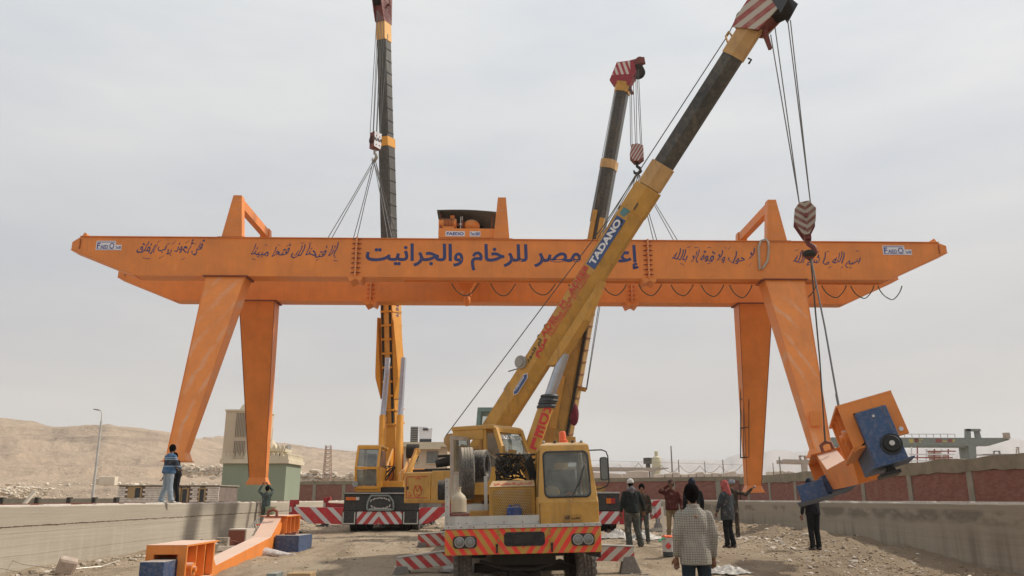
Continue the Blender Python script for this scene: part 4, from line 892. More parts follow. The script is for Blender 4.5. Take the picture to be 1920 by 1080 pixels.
def wheel_box(parent, c, size, m=None, mat='blue', hole=True):
    sx, sy, sz = size; c = Vector(c); m = m or Matrix.Identity(3); k = MB().cbox(c, size, m).build('wheel_box', mat, parent, bevel=.008)
    MB().cbox(c + m @ Vector((0, 0, -sz / 2 - .012)), (sx * 1.35, sy * 1.12, .02), m).build('base_plate', mat, k)
    if hole:
        f = c + m @ Vector((sx * .18, -sy / 2, -sz * .2)); n = m @ Vector((0, -1, 0)); o_ = OFF[k]
        MB().cyl(f, f + n * .03, .14, n=24).build('buffer_ring', 'black_steel', k, smooth=40); MB().cyl(f + n * .03, f + n * .07, .115, .10, n=24).build('buffer', 'rubber', k, smooth=40)
        MB().cyl(f + n * .071, f + n * .09, .035, n=12).build('buffer_bolt', 'bolt', k, smooth=40)
        e_ = c + m @ Vector((0, -sy / 2, sz * .36)); MB().cyl(e_, e_ + n * .02, .018, n=8).build('screw', 'bolt', k)
    return k
# the one lying on the ground, left
q = at(312, 1043, 14.6)
g1, L_ = sill_beam('sill_beam', 'long kinked orange beam with blue wheel boxes, lying on the ground at the left', (q.x, 14.6, .36), (R(0), R(0), R(1.8)))
wheel_box(g1, (-.02, -.05, -.20), (.40, 1.0, .84), None, 'blue_dusty', hole=False)
MB().box(.13, .5, .2, 1.3, -.34, -.21).build('lower_housing', 'blue_dusty', g1)
MB().box(-.3, .36, L_ - 1.55, L_ - .2, -.05, .32).build('lower_housing', 'blue_dusty', g1)
wheel_box(g1, (.62, L_ - 1.75, .14), (.62, .95, .42), Matrix.Rotation(R(-8), 3, 'Z'), 'blue_dusty', hole=False)
MB().cbox((.55, L_ - 1.9, .37), (.25, .12, .05)).cbox((.65, L_ - 1.85, .40), (.12, .2, .04)).build('loose_bracket', 'red_oxide', g1)
# the one in the air, right
p_n, p_f = at(1633, 752, 11.2), at(1541, 868, 19.6)
dv = p_f - p_n; yaw = math.atan2(-dv.x, dv.y); hl = math.hypot(dv.x, dv.y)
g2, _ = sill_beam('sill_beam', 'orange beam with blue wheel boxes hanging tilted in the air at the right', (p_n.x, 11.2, p_n.z - .40), (math.atan2(dv.z - .38, hl), R(-15), yaw), flip=True)
wheel_box(g2, (.03, .12, -.11), (.42, .6, .74), None, 'blue', hole=True)
MB().box(-.17, .24, .43, 1.4, -.45, .1).build('inner_housing', 'blue', g2)
MB().cyl((.02, .1, -.56), (.02, .3, -.56), .06, n=14).box(-.15, .12, .0, .4, -.62, -.575).build('travel_wheel', 'black_steel', g2, smooth=40)
wheel_box(g2, (-.10, L_ - 1.3, .12), (.52, 1.0, .36), Matrix.Rotation(R(6), 3, 'Z'), 'blue', hole=False)
wheel_box(g2, (-.58, L_ - 1.6, .04), (.56, .95, .34), Matrix.Rotation(R(-4), 3, 'Z'), 'blue', hole=False)
g2['kind_note'] = ''
del g2['kind_note']

# ================================================================== FOREGROUND TRUCK CRANE (truck coordinates: x right, y to the rear, z up from the ground)
TLOC = Vector((.20, 13.3, 0)); TROT = (0, R(-1.3), R(1.5))
TM = Matrix.Translation(TLOC) @ __import__('mathutils').Euler(TROT).to_matrix().to_4x4(); TI = TM.inverted()
def ta(px, py, d): return TI @ at(px, py, d)
ca = thing('truck_crane', 'dusty ochre truck crane facing the viewer, striped bumper and boom raised to the right', 'truck crane', TLOC, rot=TROT)
M['bumper'] = stripes('bumper_stripes', (.50, .26, .04), (.80, .04, .025), .245, -1.45, chevron=True, off=.03, duty=.5, dust=.15)
BX0, BX1, BZ0, BZ1 = -1.245, 1.245, .755, 1.15
s = M['bumper']
def rrect(x0, x1, z0, z1, r, n=5):
    P = []
    for cx_, cz_, a0 in ((x1 - r, z1 - r, 0), (x0 + r, z1 - r, 90), (x0 + r, z0 + r, 180), (x1 - r, z0 + r, 270)):
        for i in range(n + 1): a = R(a0 + 90 * i / n); P.append((cx_ + r * math.cos(a), cz_ + r * math.sin(a)))
    return P
bp = MB().box(BX0, BX1, 0, .22, BZ0, BZ1).build('bumper', 'bumper', ca, bevel=.012)
MB().box(BX0 - .01, BX1 + .01, -.02, .5, BZ1 + .002, BZ1 + .055).build('bumper_tread', 'alu', ca, bevel=.004)
rv = MB()
for i in range(13): x = -1.18 + i * .197; rv.cyl((x, -.026, BZ1 + .03), (x, -.018, BZ1 + .03), .010, n=6)
rv.build('rivet', 'red_oxide', ca, kind='stuff')
for sx in (-1, 1):
    x0, x1 = (-1.115, -.735) if sx < 0 else (.765, 1.135)
    rc = MB().prism(rrect(x0, x1, .86, 1.045, .06), 'y', -.012, -.002).build('headlight_recess', 'black', ca)
    for k in (0, 1):
        c_ = (x0 + .105 + k * .165, .955)
        hl = MB().lathe([(.082, 0), (.082, -.03), (.066, -.035), (.062, -.015)], (c_[0], -.012, c_[1]), 'y', 22).build('lamp_rim', 'rim', rc, smooth=40)
        MB().lathe([(.066, -.02), (.05, -.035), (.02, -.042), (.001, -.043)], (c_[0], -.014, c_[1]), 'y', 20).build('headlight', 'hgrey', rc, smooth=40)
gr = MB().prism(rrect(-.305, .345, .875, 1.09, .06), 'y', -.012, -.002).build('grille_recess', 'black', ca)
mesh_ = MB()
for i in range(26): mesh_.box(-.29 + i * .0245, -.286 + i * .0245, -.02, -.013, .885, 1.08)
for i in range(9): mesh_.box(-.29, .33, -.019, -.0135, .89 + i * .023, .893 + i * .023)
mesh_.build('grille_mesh', 'black_steel', gr, kind='stuff')
MB().box(-.14, .17, -.03, -.021, .905, 1.045).build('number_plate', 'under', gr, bevel=.004)
for x in (-.42, .45):
    MB().bar((x, -.04, .78), (x, -.04, .90), .025, .03).cyl((x - .02, -.045, .90), (x + .02, -.045, .90), .02).build('tow_hook', 'under', ca)
    for z in (.99, 1.07, 1.13): MB().cyl((x + (.03 if x < 0 else -.03), -.02, z - .02), (x + (.03 if x < 0 else -.03), 0, z - .02), .022, n=10).build('bolt', 'yellowA_dark', ca)
# deck and low side panels
MB().box(-1.22, 1.22, .30, 9.9, 1.02, 1.16).build('deck', 'alu', ca)
MB().box(-1.245, .33, .06, .09, 1.21, 1.345).box(-1.245, -.98, .05, .06, 1.20, 1.35).build('front_board', 'alu', ca)
MB().box(-1.24, .35, .09, .14, 1.152, 1.208).build('board_foot', 'yellowA', ca)
MB().box(-1.245, -1.175, .12, .18, 1.21, 1.95).build('mirror_post', 'alu', ca)
rv = MB()
for x in (-1.21, -1.03, -.9, -.6, -.3, 0, .25): rv.cyl((x, .045, 1.24), (x, .062, 1.24), .009, n=6)
for z in (1.35, 1.5, 1.65, 1.8, 1.9): rv.cyl((-1.21, .11, z), (-1.21, .125, z), .009, n=6)
rv.build('rivet', 'red_oxide', ca, kind='stuff')
# half cab on the viewer's right
cx0, cx1 = .265, 1.235; zl, zm, zw0, zw1, zr = 1.155, 1.53, 1.62, 2.36, 2.46
cabp = [(.05, zl), (.05, zm), (.15, zw0 + .02), (.36, zr - .03), (.42, zr), (1.75, zr), (1.75, zl)]
def sidepanel(x0, x1): return MB().prism([(.05, zl), (.05, zm), (.15, zw0), (.15, zw0 + .001), (1.75, zw0), (1.75, zl)], 'x', x0, x1)
tp = .075                                              # the cab narrows upwards
def X_(side, z): return (cx0 + tp * max(0, z - zm)) if side < 0 else (cx1 - tp * 1.2 * max(0, z - zm))
lower = MB().loft([[(cx0, .05, zl), (cx1, .05, zl), (cx1, 1.75, zl), (cx0, 1.75, zl)], [(cx0, .05, zm), (cx1, .05, zm), (cx1, 1.75, zm), (cx0, 1.75, zm)], [(X_(-1, zw0), .09, zw0), (X_(1, zw0), .09, zw0), (X_(1, zw0), 1.75, zw0), (X_(-1, zw0), 1.75, zw0)]]).build('cab_body', 'yellowA', ca, bevel=.02)
fr = MB()
def fpt(side, z, dy=0): return Vector((X_(side, z), .09 + (z - zw0) * .33 + dy, z))
pil = [('l', -1), ('r', 1)]
for n_, s_ in pil:
    i_ = .085 * (-s_); fr = MB()
    fr.loft([[fpt(s_, zw0 - .01), fpt(s_, zw0 - .01) + Vector((i_, 0, 0)), fpt(s_, zw0 - .01, .09) + Vector((i_, 0, 0)), fpt(s_, zw0 - .01, .09)], [fpt(s_, zr - .01), fpt(s_, zr - .01) + Vector((i_, 0, 0)), fpt(s_, zr - .01, .09) + Vector((i_, 0, 0)), fpt(s_, zr - .01, .09)]])
    xr_ = X_(s_, zr); xl_ = X_(s_, zw0)
    for y in (1.0, 1.68): MB().loft([[(xl_, y, zw0 - .01), (xl_ + i_ * .6, y, zw0 - .01), (xl_ + i_ * .6, y + .07, zw0 - .01), (xl_, y + .07, zw0 - .01)], [(xr_, y, zr - .01), (xr_ + i_ * .6, y, zr - .01), (xr_ + i_ * .6, y + .07, zr - .01), (xr_, y + .07, zr - .01)]]).build('cab_pillar', 'yellowA', ca, bevel=.008)
    fr.build('cab_pillar', 'yellowA', ca, bevel=.012)
MB().loft([[fpt(-1, zr - .08), fpt(1, zr - .08), Vector((X_(1, zr), 1.76, zr - .08)), Vector((X_(-1, zr), 1.76, zr - .08))], [fpt(-1, zr), fpt(1, zr), Vector((X_(1, zr), 1.76, zr)), Vector((X_(-1, zr), 1.76, zr))], [fpt(-1, zr, .1) + Vector((.08, 0, .045)), fpt(1, zr, .1) + Vector((-.08, 0, .045)), Vector((X_(1, zr) - .08, 1.68, zr + .045)), Vector((X_(-1, zr) + .08, 1.68, zr + .045))]]).build('cab_roof', 'yellowA', ca, bevel=.015)
# windscreen with rubber seal
def fplane(x, z, dy): return Vector((x, .09 + (z - zw0) * .33 + dy, z))
wx0, wx1, wz0, wz1 = cx0 + .10, cx1 - .105, zw0 - .02, zr - .10
rr = rrect(wx0, wx1, wz0, wz1, .09, 6); ri = rrect(wx0 + .022, wx1 - .022, wz0 + .022, wz1 - .022, .075, 6)
nn = len(rr); sl = MB(); sl.add([fplane(x, z, -.022) for x, z in rr] + [fplane(x, z, -.028) for x, z in ri] + [fplane(x, z, .01) for x, z in rr] + [fplane(x, z, .01) for x, z in ri],
    [(i, (i + 1) % nn, nn + (i + 1) % nn, nn + i) for i in range(nn)] + [(i, 2 * nn + i, 2 * nn + (i + 1) % nn, (i + 1) % nn) for i in range(nn)] + [(nn + i, nn + (i + 1) % nn, 3 * nn + (i + 1) % nn, 3 * nn + i) for i in range(nn)])
ws = sl.build('windscreen_seal', 'rubber', ca)
MB().loft([[fplane(x, z, -.012) for x, z in ri], [fplane(x, z, -.006) for x, z in ri]]).build('windscreen', 'glass', ca)
hd = MB(); rO = [(X_(-1, wz1) + .01, zr - .02), (X_(-1, wz0) + .01, wz0 - .06), (X_(1, wz0) - .01, wz0 - .06), (X_(1, wz1) - .01, zr - .02)]
oo = rrect(cx0 + .03, cx1 - .035, wz0 - .055, zr - .02, .02, 6)
hd.add([fplane(min(max(x, X_(-1, z) + .004), X_(1, z) - .004), z, -.008) for x, z in oo] + [fplane(x, z, -.010) for x, z in rr], [(i, (i + 1) % nn, nn + (i + 1) % nn, nn + i) for i in range(nn)])
hd.build('cab_front_panel', 'yellowA', ca)
for s_ in (-1, 1):
    xa, xb = X_(s_, zw0), X_(s_, zr); MB().add([(xa - .02 * s_, .2, zw0), (xa - .02 * s_, 1.0, zw0), (xb - .02 * s_, 1.0, zr - .1), (xb - .02 * s_, .38, zr - .1)], [(0, 1, 2, 3)]).build('side_window', 'glass', ca)
    MB().add([(xa - .02 * s_, 1.07, zw0), (xa - .02 * s_, 1.68, zw0), (xb - .02 * s_, 1.68, zr - .1), (xb - .02 * s_, 1.07, zr - .1)], [(0, 1, 2, 3)]).build('side_window', 'glass', ca)
MB().box(cx0 + .1, cx0 + .4, 1.70, 1.74, zw0, 2.25).box(cx1 - .16, cx1 - .1, 1.70, 1.74, zw0, 2.3).box(cx0 + .12, cx1 - .1, 1.70, 1.74, 2.22, 2.4).build('rear_frame', 'under', ca)
MB().box(.55, 1.0, 1.15, 1.3, 1.65, 2.08).box(.55, 1.0, .8, 1.3, 1.50, 1.66).build('driver_seat', 'seat', ca, bevel=.04)
MB().lathe([(.17, 0), (.185, .012), (.17, .024), (.155, .012)], (.78, .62, 1.72), 'z', 22).xf(Matrix.Identity(3)).build('steering_wheel', 'black_steel', ca, smooth=60)
MB().cyl((.78, .62, 1.3), (.78, .62, 1.73), .02).build('steering_column', 'black_steel', ca)
MB().box(cx0 + .05, cx1 - .05, .16, .45, 1.56, 1.645).build('dashboard', 'seat', ca, bevel=.02)
hm = MB().lathe([(.135, 0), (.13, .05), (.10, .105), (.05, .13), (.001, .14)], (.50, .30, 1.655), 'z', 18).build('safety_helmet', paint('helmet_yellow', (.80, .42, .06), .4, .2), None, smooth=50); hm.matrix_world = TM @ hm.matrix_world
tag(hm, 'yellow safety helmet lying behind the windscreen of the front cab', 'helmet')
wm = MB().bar((.80, -.005, 1.60), (.98, .10, 1.92), .012).bar((.93, .06, 1.80), (1.04, .165, 2.10), .016, .02).build('wiper', 'black_steel', ca)
MB().box(cx0 + .02, cx1 - .02, .038, .05, 1.195, 1.202).box(cx0 + .012, cx0 + .02, .036, .05, 1.17, 1.52).build('panel_seam', 'under', ca, kind='stuff')
rg = MB().add([(.66, .25, 1.63), (.79, .21, 1.57), (.90, .25, 1.64), (.79, .29, 1.70), (.67, .27, 1.62), (.79, .23, 1.55), (.91, .27, 1.63), (.79, .31, 1.69)], [(0, 1, 2, 3), (7, 6, 5, 4), (0, 4, 5, 1), (1, 5, 6, 2), (2, 6, 7, 3), (3, 7, 4, 0)]).build('orange_cloth', 'beacon'); rg.matrix_world = TM
tag(rg, 'small orange-red cloth on the dashboard beside the helmet', 'cloth')
fl = MB()
for k in range(9):
    a = R(20 + k * 18); fl.add([(.5, .7, 2.0), (.5 + .17 * math.cos(a) + .015, .7, 2.0 + .13 * math.sin(a)), (.5 + .17 * math.cos(a) - .015, .72, 2.0 + .13 * math.sin(a) - .02)], [(0, 1, 2)])
fl.build('dash_ornament', 'seat', ca)
# beacon, marker lamps, wiper pivot, plate with writing
bx = ta(1056, 828, 14.1); MB().lathe([(.075, 0), (.075, .06), (.055, .07)], (bx.x, .75, zr + .045), 'z', 16).build('beacon_base', 'beacon', ca, smooth=40)
MB().lathe([(.06, 0), (.06, .12), (.045, .15), (.001, .16)], (bx.x - .012, .75, zr + .10), 'z', 16).build('beacon', 'beacon', ca, smooth=50)
for i, x in enumerate((cx0 + .14, cx0 + .33, cx0 + .63, cx1 - .19)): MB().sphere((x, .46, zr + .055), .026, 10, 6).build('marker_lamp', 'screen' if i in (1, 2) else 'rim', ca, smooth=60)
MB().cyl((.80, .02, 1.56), (.80, .08, 1.56), .02, n=10).bar((.80, .03, 1.56), (.79, .03, 1.50), .012).build('wiper_pivot', 'tan', ca)
pl = MB().prism(rrect(.655, .945, 1.225, 1.335, .01, 2), 'y', .036, .049).build('name_plate', 'yellowA_dark', ca)
text(arabic('محب الله'), 'black_steel', pl, (.80, .032, 1.285), (1, 0, 0), (0, 0, 1), .25, .07, bold=.03)
# mirror on its bow
mr0, mr1 = ta(1108, 848, 13.9), ta(1098 + 26, 918, 13.8)
MB().tube([(X_(1, 2.35), .35, 2.36), (1.36, .30, 2.36), (1.43, .28, 2.33), (1.455, .27, 2.25), (1.455, .27, 1.85), (1.42, .28, 1.77), (1.3, .3, 1.73), (X_(1, 1.75), .3, 1.72)], .011, 8).build('mirror_bow', 'black_steel', ca, smooth=60)
mb_ = MB().prism(rrect(1.315, 1.445, 1.86, 2.24, .04, 5), 'y', .24, .30).build('mirror', 'seat', ca, bevel=.01)
MB().prism(rrect(1.328, 1.432, 1.875, 2.225, .035, 5), 'y', .232, .2395).build('mirror_glass', 'glass_dark', mb_)
# engine cover with holes, lettering
ex0, ex1 = ta(917, 930, 14.2).x, .262; ez = 1.80
s = NT('perforated_sheet'); o_ = s.xyz(); px_ = s.math('DIVIDE', o_[0], .034); pz_ = s.math('DIVIDE', o_[2], .026)
px2 = s.math('ADD', px_, s.math('MULTIPLY', s.math('MODULO', s.math('FLOOR', pz_), 2), .5)); dx_ = s.math('SUBTRACT', s.math('FRACT', px2), .5); dz_ = s.math('SUBTRACT', s.math('FRACT', pz_), .5)
dd = s.math('ADD', s.math('MULTIPLY', dx_, dx_), s.math('MULTIPLY', dz_, dz_)); hole = s.math('LESS_THAN', dd, .085); n1 = s.noise(4, 5, .65); base = s.mix(s.rng(n1, .4, .7, 0, .45), (.50, .27, .05), DUST)
s.bump(s.math('MULTIPLY', hole, -1), .5, .01); M['perf'] = s.done(s.mix(hole, base, (.07, .04, .015)), .6)
MB().box(ex0, ex1, .92, 1.9, 1.17, ez).build('engine_cover', 'yellowA', ca, bevel=.015)
MB().box(ex0 + .06, ex1 - .08, .905, .918, 1.24, ez - .045).build('vent_sheet', 'perf', ca)
MB().loft([[(ex0, .90, ez + .002), (ex1, .90, ez + .002), (ex1, 1.9, ez + .002), (ex0, 1.9, ez + .002)], [(ex0 + .06, 1.12, ez + .11), (ex1, 1.12, ez + .11), (ex1, 1.9, ez + .11), (ex0 + .06, 1.9, ez + .11)]]).build('engine_lid', 'yellowA', ca, bevel=.01)
tY = Vector((0, .22, .11)).normalized(); M['red_paint'] = plain('red_lettering', (.55, .025, .02), .6, bump=0)
text(arabic('الرب راعي فلا يعوزني شئ'), 'red_paint', ca, ((ex0 + ex1) / 2 + .02, .99, ez + .052), (1, 0, 0), tY, .66, .13, bold=.03)
# jerrycan, jug, tray
jc = thing('jerrycan', 'blue plastic jerrycan standing on the front deck before the perforated cover', 'jerrycan', TM @ Vector((-.11, .75, 1.17)), rot=TROT)
M['jerry'] = paint('dusty_blue_plastic', (.025, .06, .21), .6, .6, .25, .2)
MB().prism(rrect(-.125, .125, 0, .30, .045, 4), 'y', -.07, .09).build('can_body', 'jerry', jc, bevel=.02); MB().cyl((-.07, 0, .29), (-.07, 0, .335), .03, n=12).tube([(-.02, 0, .30), (.0, 0, .33), (.08, 0, .33), (.10, 0, .30)], .012, 6).build('cap_and_handle', 'jerry', jc, smooth=40)
jg = thing('water_jug', 'dusty cream plastic jug with narrow neck on the left corner of the deck', 'jug', TM @ Vector((-1.03, .35, 1.41)), rot=TROT)
M['jug'] = paint('dusty_jug', (.46, .38, .27), .6, .7, .15, .2)
MB().lathe([(.125, 0), (.13, .02), (.122, .05), (.13, .08), (.122, .11), (.13, .14), (.122, .17), (.128, .2), (.10, .26), (.045, .31), (.035, .33), (.035, .38), (.044, .385), (.044, .40), (.001, .40)], (0, 0, 0), 'z', 24).build('jug_body', 'jug', jg, smooth=50)
ty = thing('red_tray', 'old red crate under the cream jug', 'crate', TM @ Vector((-1.03, .35, 1.17)), rot=TROT)
mt = MB(); mt.box(-.16, .16, -.12, .12, 0, .03).box(-.17, .17, -.13, -.115, .03, .19).box(-.17, .17, .115, .13, .03, .19).box(-.17, -.155, -.115, .115, .03, .19).box(.155, .17, -.115, .115, .03, .19)
mt.box(-.185, .185, -.145, -.131, .19, .22); mt.box(-.14, .14, -.1, .1, .2, .235); mt.build('crate_body', paint('faded_crate_red', (.22, .06, .045), .7, .8, .2, .3), ty, bevel=.004)
# tyres
def tyre_mesh(R_, w, lugs=26, hub=True):
    prof = [(R_ * .56, -w * .38), (R_ * .66, -w * .48), (R_ * .86, -w * .5), (R_ * .95, -w * .46), (R_ * .985, -w * .40), (R_ * .985, -w * .22), (R_ * .965, -w * .21), (R_ * .965, -w * .17), (R_ * .985, -w * .16), (R_ * .985, -w * .03), (R_ * .965, -w * .025), (R_ * .965, w * .025), (R_ * .985, w * .03), (R_ * .985, w * .16), (R_ * .965, w * .17), (R_ * .965, w * .21), (R_ * .985, w * .22), (R_ * .985, w * .40), (R_ * .95, w * .46), (R_ * .86, w * .5), (R_ * .66, w * .48), (R_ * .56, w * .38)]
    m = MB(); n = 48; L = []
    for r, h in prof: L.append([(h, r * math.cos(2 * math.pi * k / n), r * math.sin(2 * math.pi * k / n)) for k in range(n)])
    L.append(L[0]); m.loft(L, cap=False)
    if lugs:
        for k in range(lugs):
            for s_ in (-1, 1):
                a = 2 * math.pi * (k + (.5 if s_ > 0 else 0)) / lugs; da = 2 * math.pi / lugs * .3
                P = []
                for (h, rr_) in ((s_ * w * .23, R_ * .97), (s_ * w * .49, R_ * .95)):
                    for aa in (a - da, a + da):
                        for q_ in (0, .022): P.append((h, (rr_ + q_ * (1 if abs(h) < w * .4 else .6)) * math.cos(aa), (rr_ + q_) * math.sin(aa)))
                m.add(P, [(0, 1, 3, 2), (4, 6, 7, 5), (0, 4, 5, 1), (2, 3, 7, 6), (1, 5, 7, 3), (0, 2, 6, 4)])
    return m
def wheel(parent, c, R_, w, mat='tyre', side=1, name='wheel', dual=False, lugs=26, rot=None):
    h = link(bpy.data.objects.new(name, None)); h.parent = parent; h.location = Vector(c) - OFF[parent]; OFF[h] = Vector((0, 0, 0))
    if rot: h.rotation_euler = rot
    for k in ((0, 1) if dual else (0,)):
        m = tyre_mesh(R_, w, lugs); m.xf(Matrix.Translation((-side * k * (w + .05), 0, 0))); m.build('tyre', mat, h, smooth=35)
    MB().lathe([(R_ * .57, side * w * .30), (R_ * .53, side * w * .28), (R_ * .50, side * w * .05), (R_ * .25, side * w * .0), (R_ * .2, side * w * .3), (R_ * .08, side * w * .34), (.001, side * w * .34)], (0, 0, 0), 'x', 24).build('rim', 'rim', h, smooth=35)
    MB().lathe([(R_ * .57, -side * w * .30), (R_ * .5, -side * w * .25), (R_ * .3, 0), (.01, 0)], (0, 0, 0), 'x', 20).build('rim', 'under', h, smooth=35)
    return h
wheel(ca, (-1.0, .95, .48), .52, .30, 'tyre_dusty', -1, lugs=30, rot=(0, 0, R(3))); wheel(ca, (.98, .95, .48), .52, .32, 'tyre_dusty', 1, lugs=30, rot=(0, 0, R(9)))
for y in (7.6, 8.9):
    for s_ in (-1, 1): wheel(ca, (s_ * 1.03, y, .50), .5, .27, 'tyre', s_, dual=True, lugs=0)
ch = MB(); ch.box(-.42, -.30, .25, 10, .72, 1.0).box(.30, .42, .25, 10, .72, 1.0); ch.box(-.8, .8, .85, 1.05, .42, .56).box(-.25, .3, .7, 1.2, .34, .62).box(-.5, .55, .5, .62, .55, .75)
ch.box(-1.1, -.6, 2.4, 6.5, .55, 1.02).box(.6, 1.1, 2.4, 6.5, .55, 1.02).box(-.95, .95, 7.0, 7.2, .4, .6).box(-.28, .28, 1.4, 5.0, .45, .72); ch.build('chassis', 'under', ca, bevel=.02)
MB().tube([(-.7, .55, .62), (-.3, .5, .50), (.2, .52, .48), (.62, .6, .60), (.85, .8, .5)], .03, 8).tube([(-.15, .6, .7), (-.1, .55, .45), (.1, .6, .38), (.3, .7, .5)], .02, 6).build('brake_hose', 'under', ca, smooth=60)
MB().prism([(.95, .755), (1.24, .755), (1.24, .66), (1.05, .70)], 'y', .1, .2).build('corner_bracket', 'under', ca)
MB().box(-1.24, -.72, .5, 1.5, 1.0, 1.05).box(.7, 1.24, .5, 1.5, 1.0, 1.05).build('mudguard', 'black', ca)
# outriggers
M['out_l'] = stripes('outrigger_stripes_left', REDC, WHT, .27, .95, off=.0, dust=.35, wear=.33); M['out_r'] = stripes('outrigger_stripes_right', REDC, WHT, .26, -.85, off=.02, dust=.35, wear=.33)
M['pad'] = paint('steel_pad', (.20, .18, .16), .8, .7)
def outrig(parent, x0, x1, y, za0, za1, zb0, zb1, mat, foot=True, name='outrigger'):
    """sloping box beam from x0 (at the truck) to x1, top/bottom heights at both ends"""
    o = MB().loft([[(x0, y, zb0), (x0, y, za0), (x0, y + .22, za0), (x0, y + .22, zb0)], [(x1, y, zb1), (x1, y, za1), (x1, y + .22, za1), (x1, y + .22, zb1)]]).build(name, mat, parent, bevel=.008)
    MB().bar((x0, y + .11, za0 + .012), (x1, y + .11, za1 + .012), .25, .02).build('top_flange', 'alu', o)
    if foot:
        s_ = 1 if x1 > x0 else -1
        MB().loft([[(x1 - s_ * .30, y - .02, .12), (x1 + s_ * .13, y - .02, .12), (x1 + s_ * .13, y + .24, .12), (x1 - s_ * .30, y + .24, .12)], [(x1 - s_ * .22, y - .01, zb1 + .10), (x1 - s_ * .01, y - .01, zb1 + .12), (x1 - s_ * .01, y + .23, zb1 + .12), (x1 - s_ * .22, y + .23, zb1 + .10)]]).build('foot', 'pad', o, bevel=.02)
        MB().box(x1 - s_ * .42, x1 + s_ * .22, y - .14, y + .36, .075, .12).build('foot_plate', 'pad', o)
    return o
yN = 3.3
a, b = ta(745, 1044, 16.7), ta(850, 1036, 16.7); c_, d_ = ta(750, 1061, 16.7), ta(850, 1058, 16.7)
outrig(ca, -1.05, a.x, yN, .66, .52, .40, .27, 'out_l')
a = ta(1189, 1036, 16.7); outrig(ca, 1.05, a.x, yN, .69, .62, .40, .34, 'out_r')
a = ta(785, 1012, 21.8); outrig(ca, -1.05, a.x, 8.4 - .1, .82, .76, .50, .46, 'out_l')
# ---- upper works: frame turned towards the boom
BT, BB = at(1413, 50, 14.6), at(936, 797, 18.4)        # boom axis, two points of the place
BD = (BT - BB).normalized(); BP = BB - BD * ((BB.z - 2.35) / BD.z)
az = Vector((BD.x, BD.y, 0)).normalized(); CTR = Vector((BP.x, BP.y, 0)) + az * 1.15
UM = Matrix(((az.x, -az.y, 0, CTR.x), (az.y, az.x, 0, CTR.y), (0, 0, 1, 0), (0, 0, 0, 1)))   # fx forward along the boom, fy to its left
def U(fx, fy, z): return TI @ (UM @ Vector((fx, fy, z)))
U3 = (TI @ UM).to_3x3()
def ubox(x0, x1, y0, y1, z0, z1): return MB().box(x0, x1, y0, y1, z0, z1).xf(TI @ UM)
def ua(px, py, d): return UM.inverted() @ at(px, py, d)
MB().cyl(U(0, 0, 1.1), U(0, 0, 1.55), .72, n=28).build('slewing_ring', 'under', ca, smooth=40)
ubox(-1.6, 1.2, -.55, .95, 1.5, 1.72).build('turntable', 'yellowA_dark', ca, bevel=.02)
for fy in (-.28, .42): MB().prism([(-1.5, 1.7), (.9, 1.7), (.3, 2.1), (-.8, 2.75), (-1.45, 2.75)], 'y', fy, fy + .05).xf(TI @ UM).build('boom_bracket', 'yellowA_dark', ca)
cw = ubox(-2.42, -1.05, -.95, .95, 1.50, 2.18).build('rear_housing', 'yellowA', ca, bevel=.03)
# panel door with red scribbles and writing on the housing side that faces the viewer
def side_txt(s_, mat, fx, z, w, h, **k): return text(s_, mat, cw, U(fx, -.962, z), U3 @ Vector((1, 0, 0)), Vector((0, 0, 1)), w, h, **k)
MB().box(-2.34, -1.60, -.966, -.952, 1.56, 2.12).xf(TI @ UM).build('panel_door', 'yellowA', cw, bevel=.004)
sc_ = MB()
def sline(pts, w=.012):
    for p, q_ in zip(pts, pts[1:]): sc_.bar(U(p[0] + .26, -.972, p[1]), U(q_[0] + .26, -.972, q_[1]), .006, w)
sline([(-2.57, 2.08), (-1.95, 2.08)]); sline([(-2.57, 1.62), (-1.95, 1.62)]); sline([(-2.58, 1.62), (-2.58, 2.08)])
sline([(-2.23 + .13 * math.cos(a), 1.76 + .13 * math.sin(a)) for a in [i * .5 for i in range(11)]]); sline([(-2.33, 1.9), (-2.25, 1.75), (-2.18, 1.88), (-2.12, 1.72), (-2.2, 1.66), (-2.28, 1.7)]); sline([(-2.5, 1.74), (-2.42, 1.66), (-2.52, 1.66)]); sline([(-2.3, 2.02), (-2.23, 2.06), (-2.16, 2.01)]); sc_.build('scribble', 'red_paint', cw)
side_txt('TADANO', 'red_paint', -1.97, 1.96, .34, .055, bold=.02)
MB().box(-2.32, -2.26, -.975, -.966, 1.80, 1.87).xf(TI @ UM).build('door_lock', 'under', cw)
ubox(-1.56, -.7, -.99, -.3, 1.5, 2.2).build('side_box', 'yellowA', ca, bevel=.02)
tb = MB()                                              # planks and scrap on the housing
for i in range(6): tb.cbox(U(-2.3 + i * .28, -.35 + rng.uniform(-.2, .2), 2.23 + .02 * (i % 2)), (rng.uniform(.3, .6), rng.uniform(.12, .3), .05), Matrix.Rotation(rng.uniform(-.4, .4), 3, 'Z'))
tag(tb.build('scrap_timber', 'under', ca), kind='stuff')
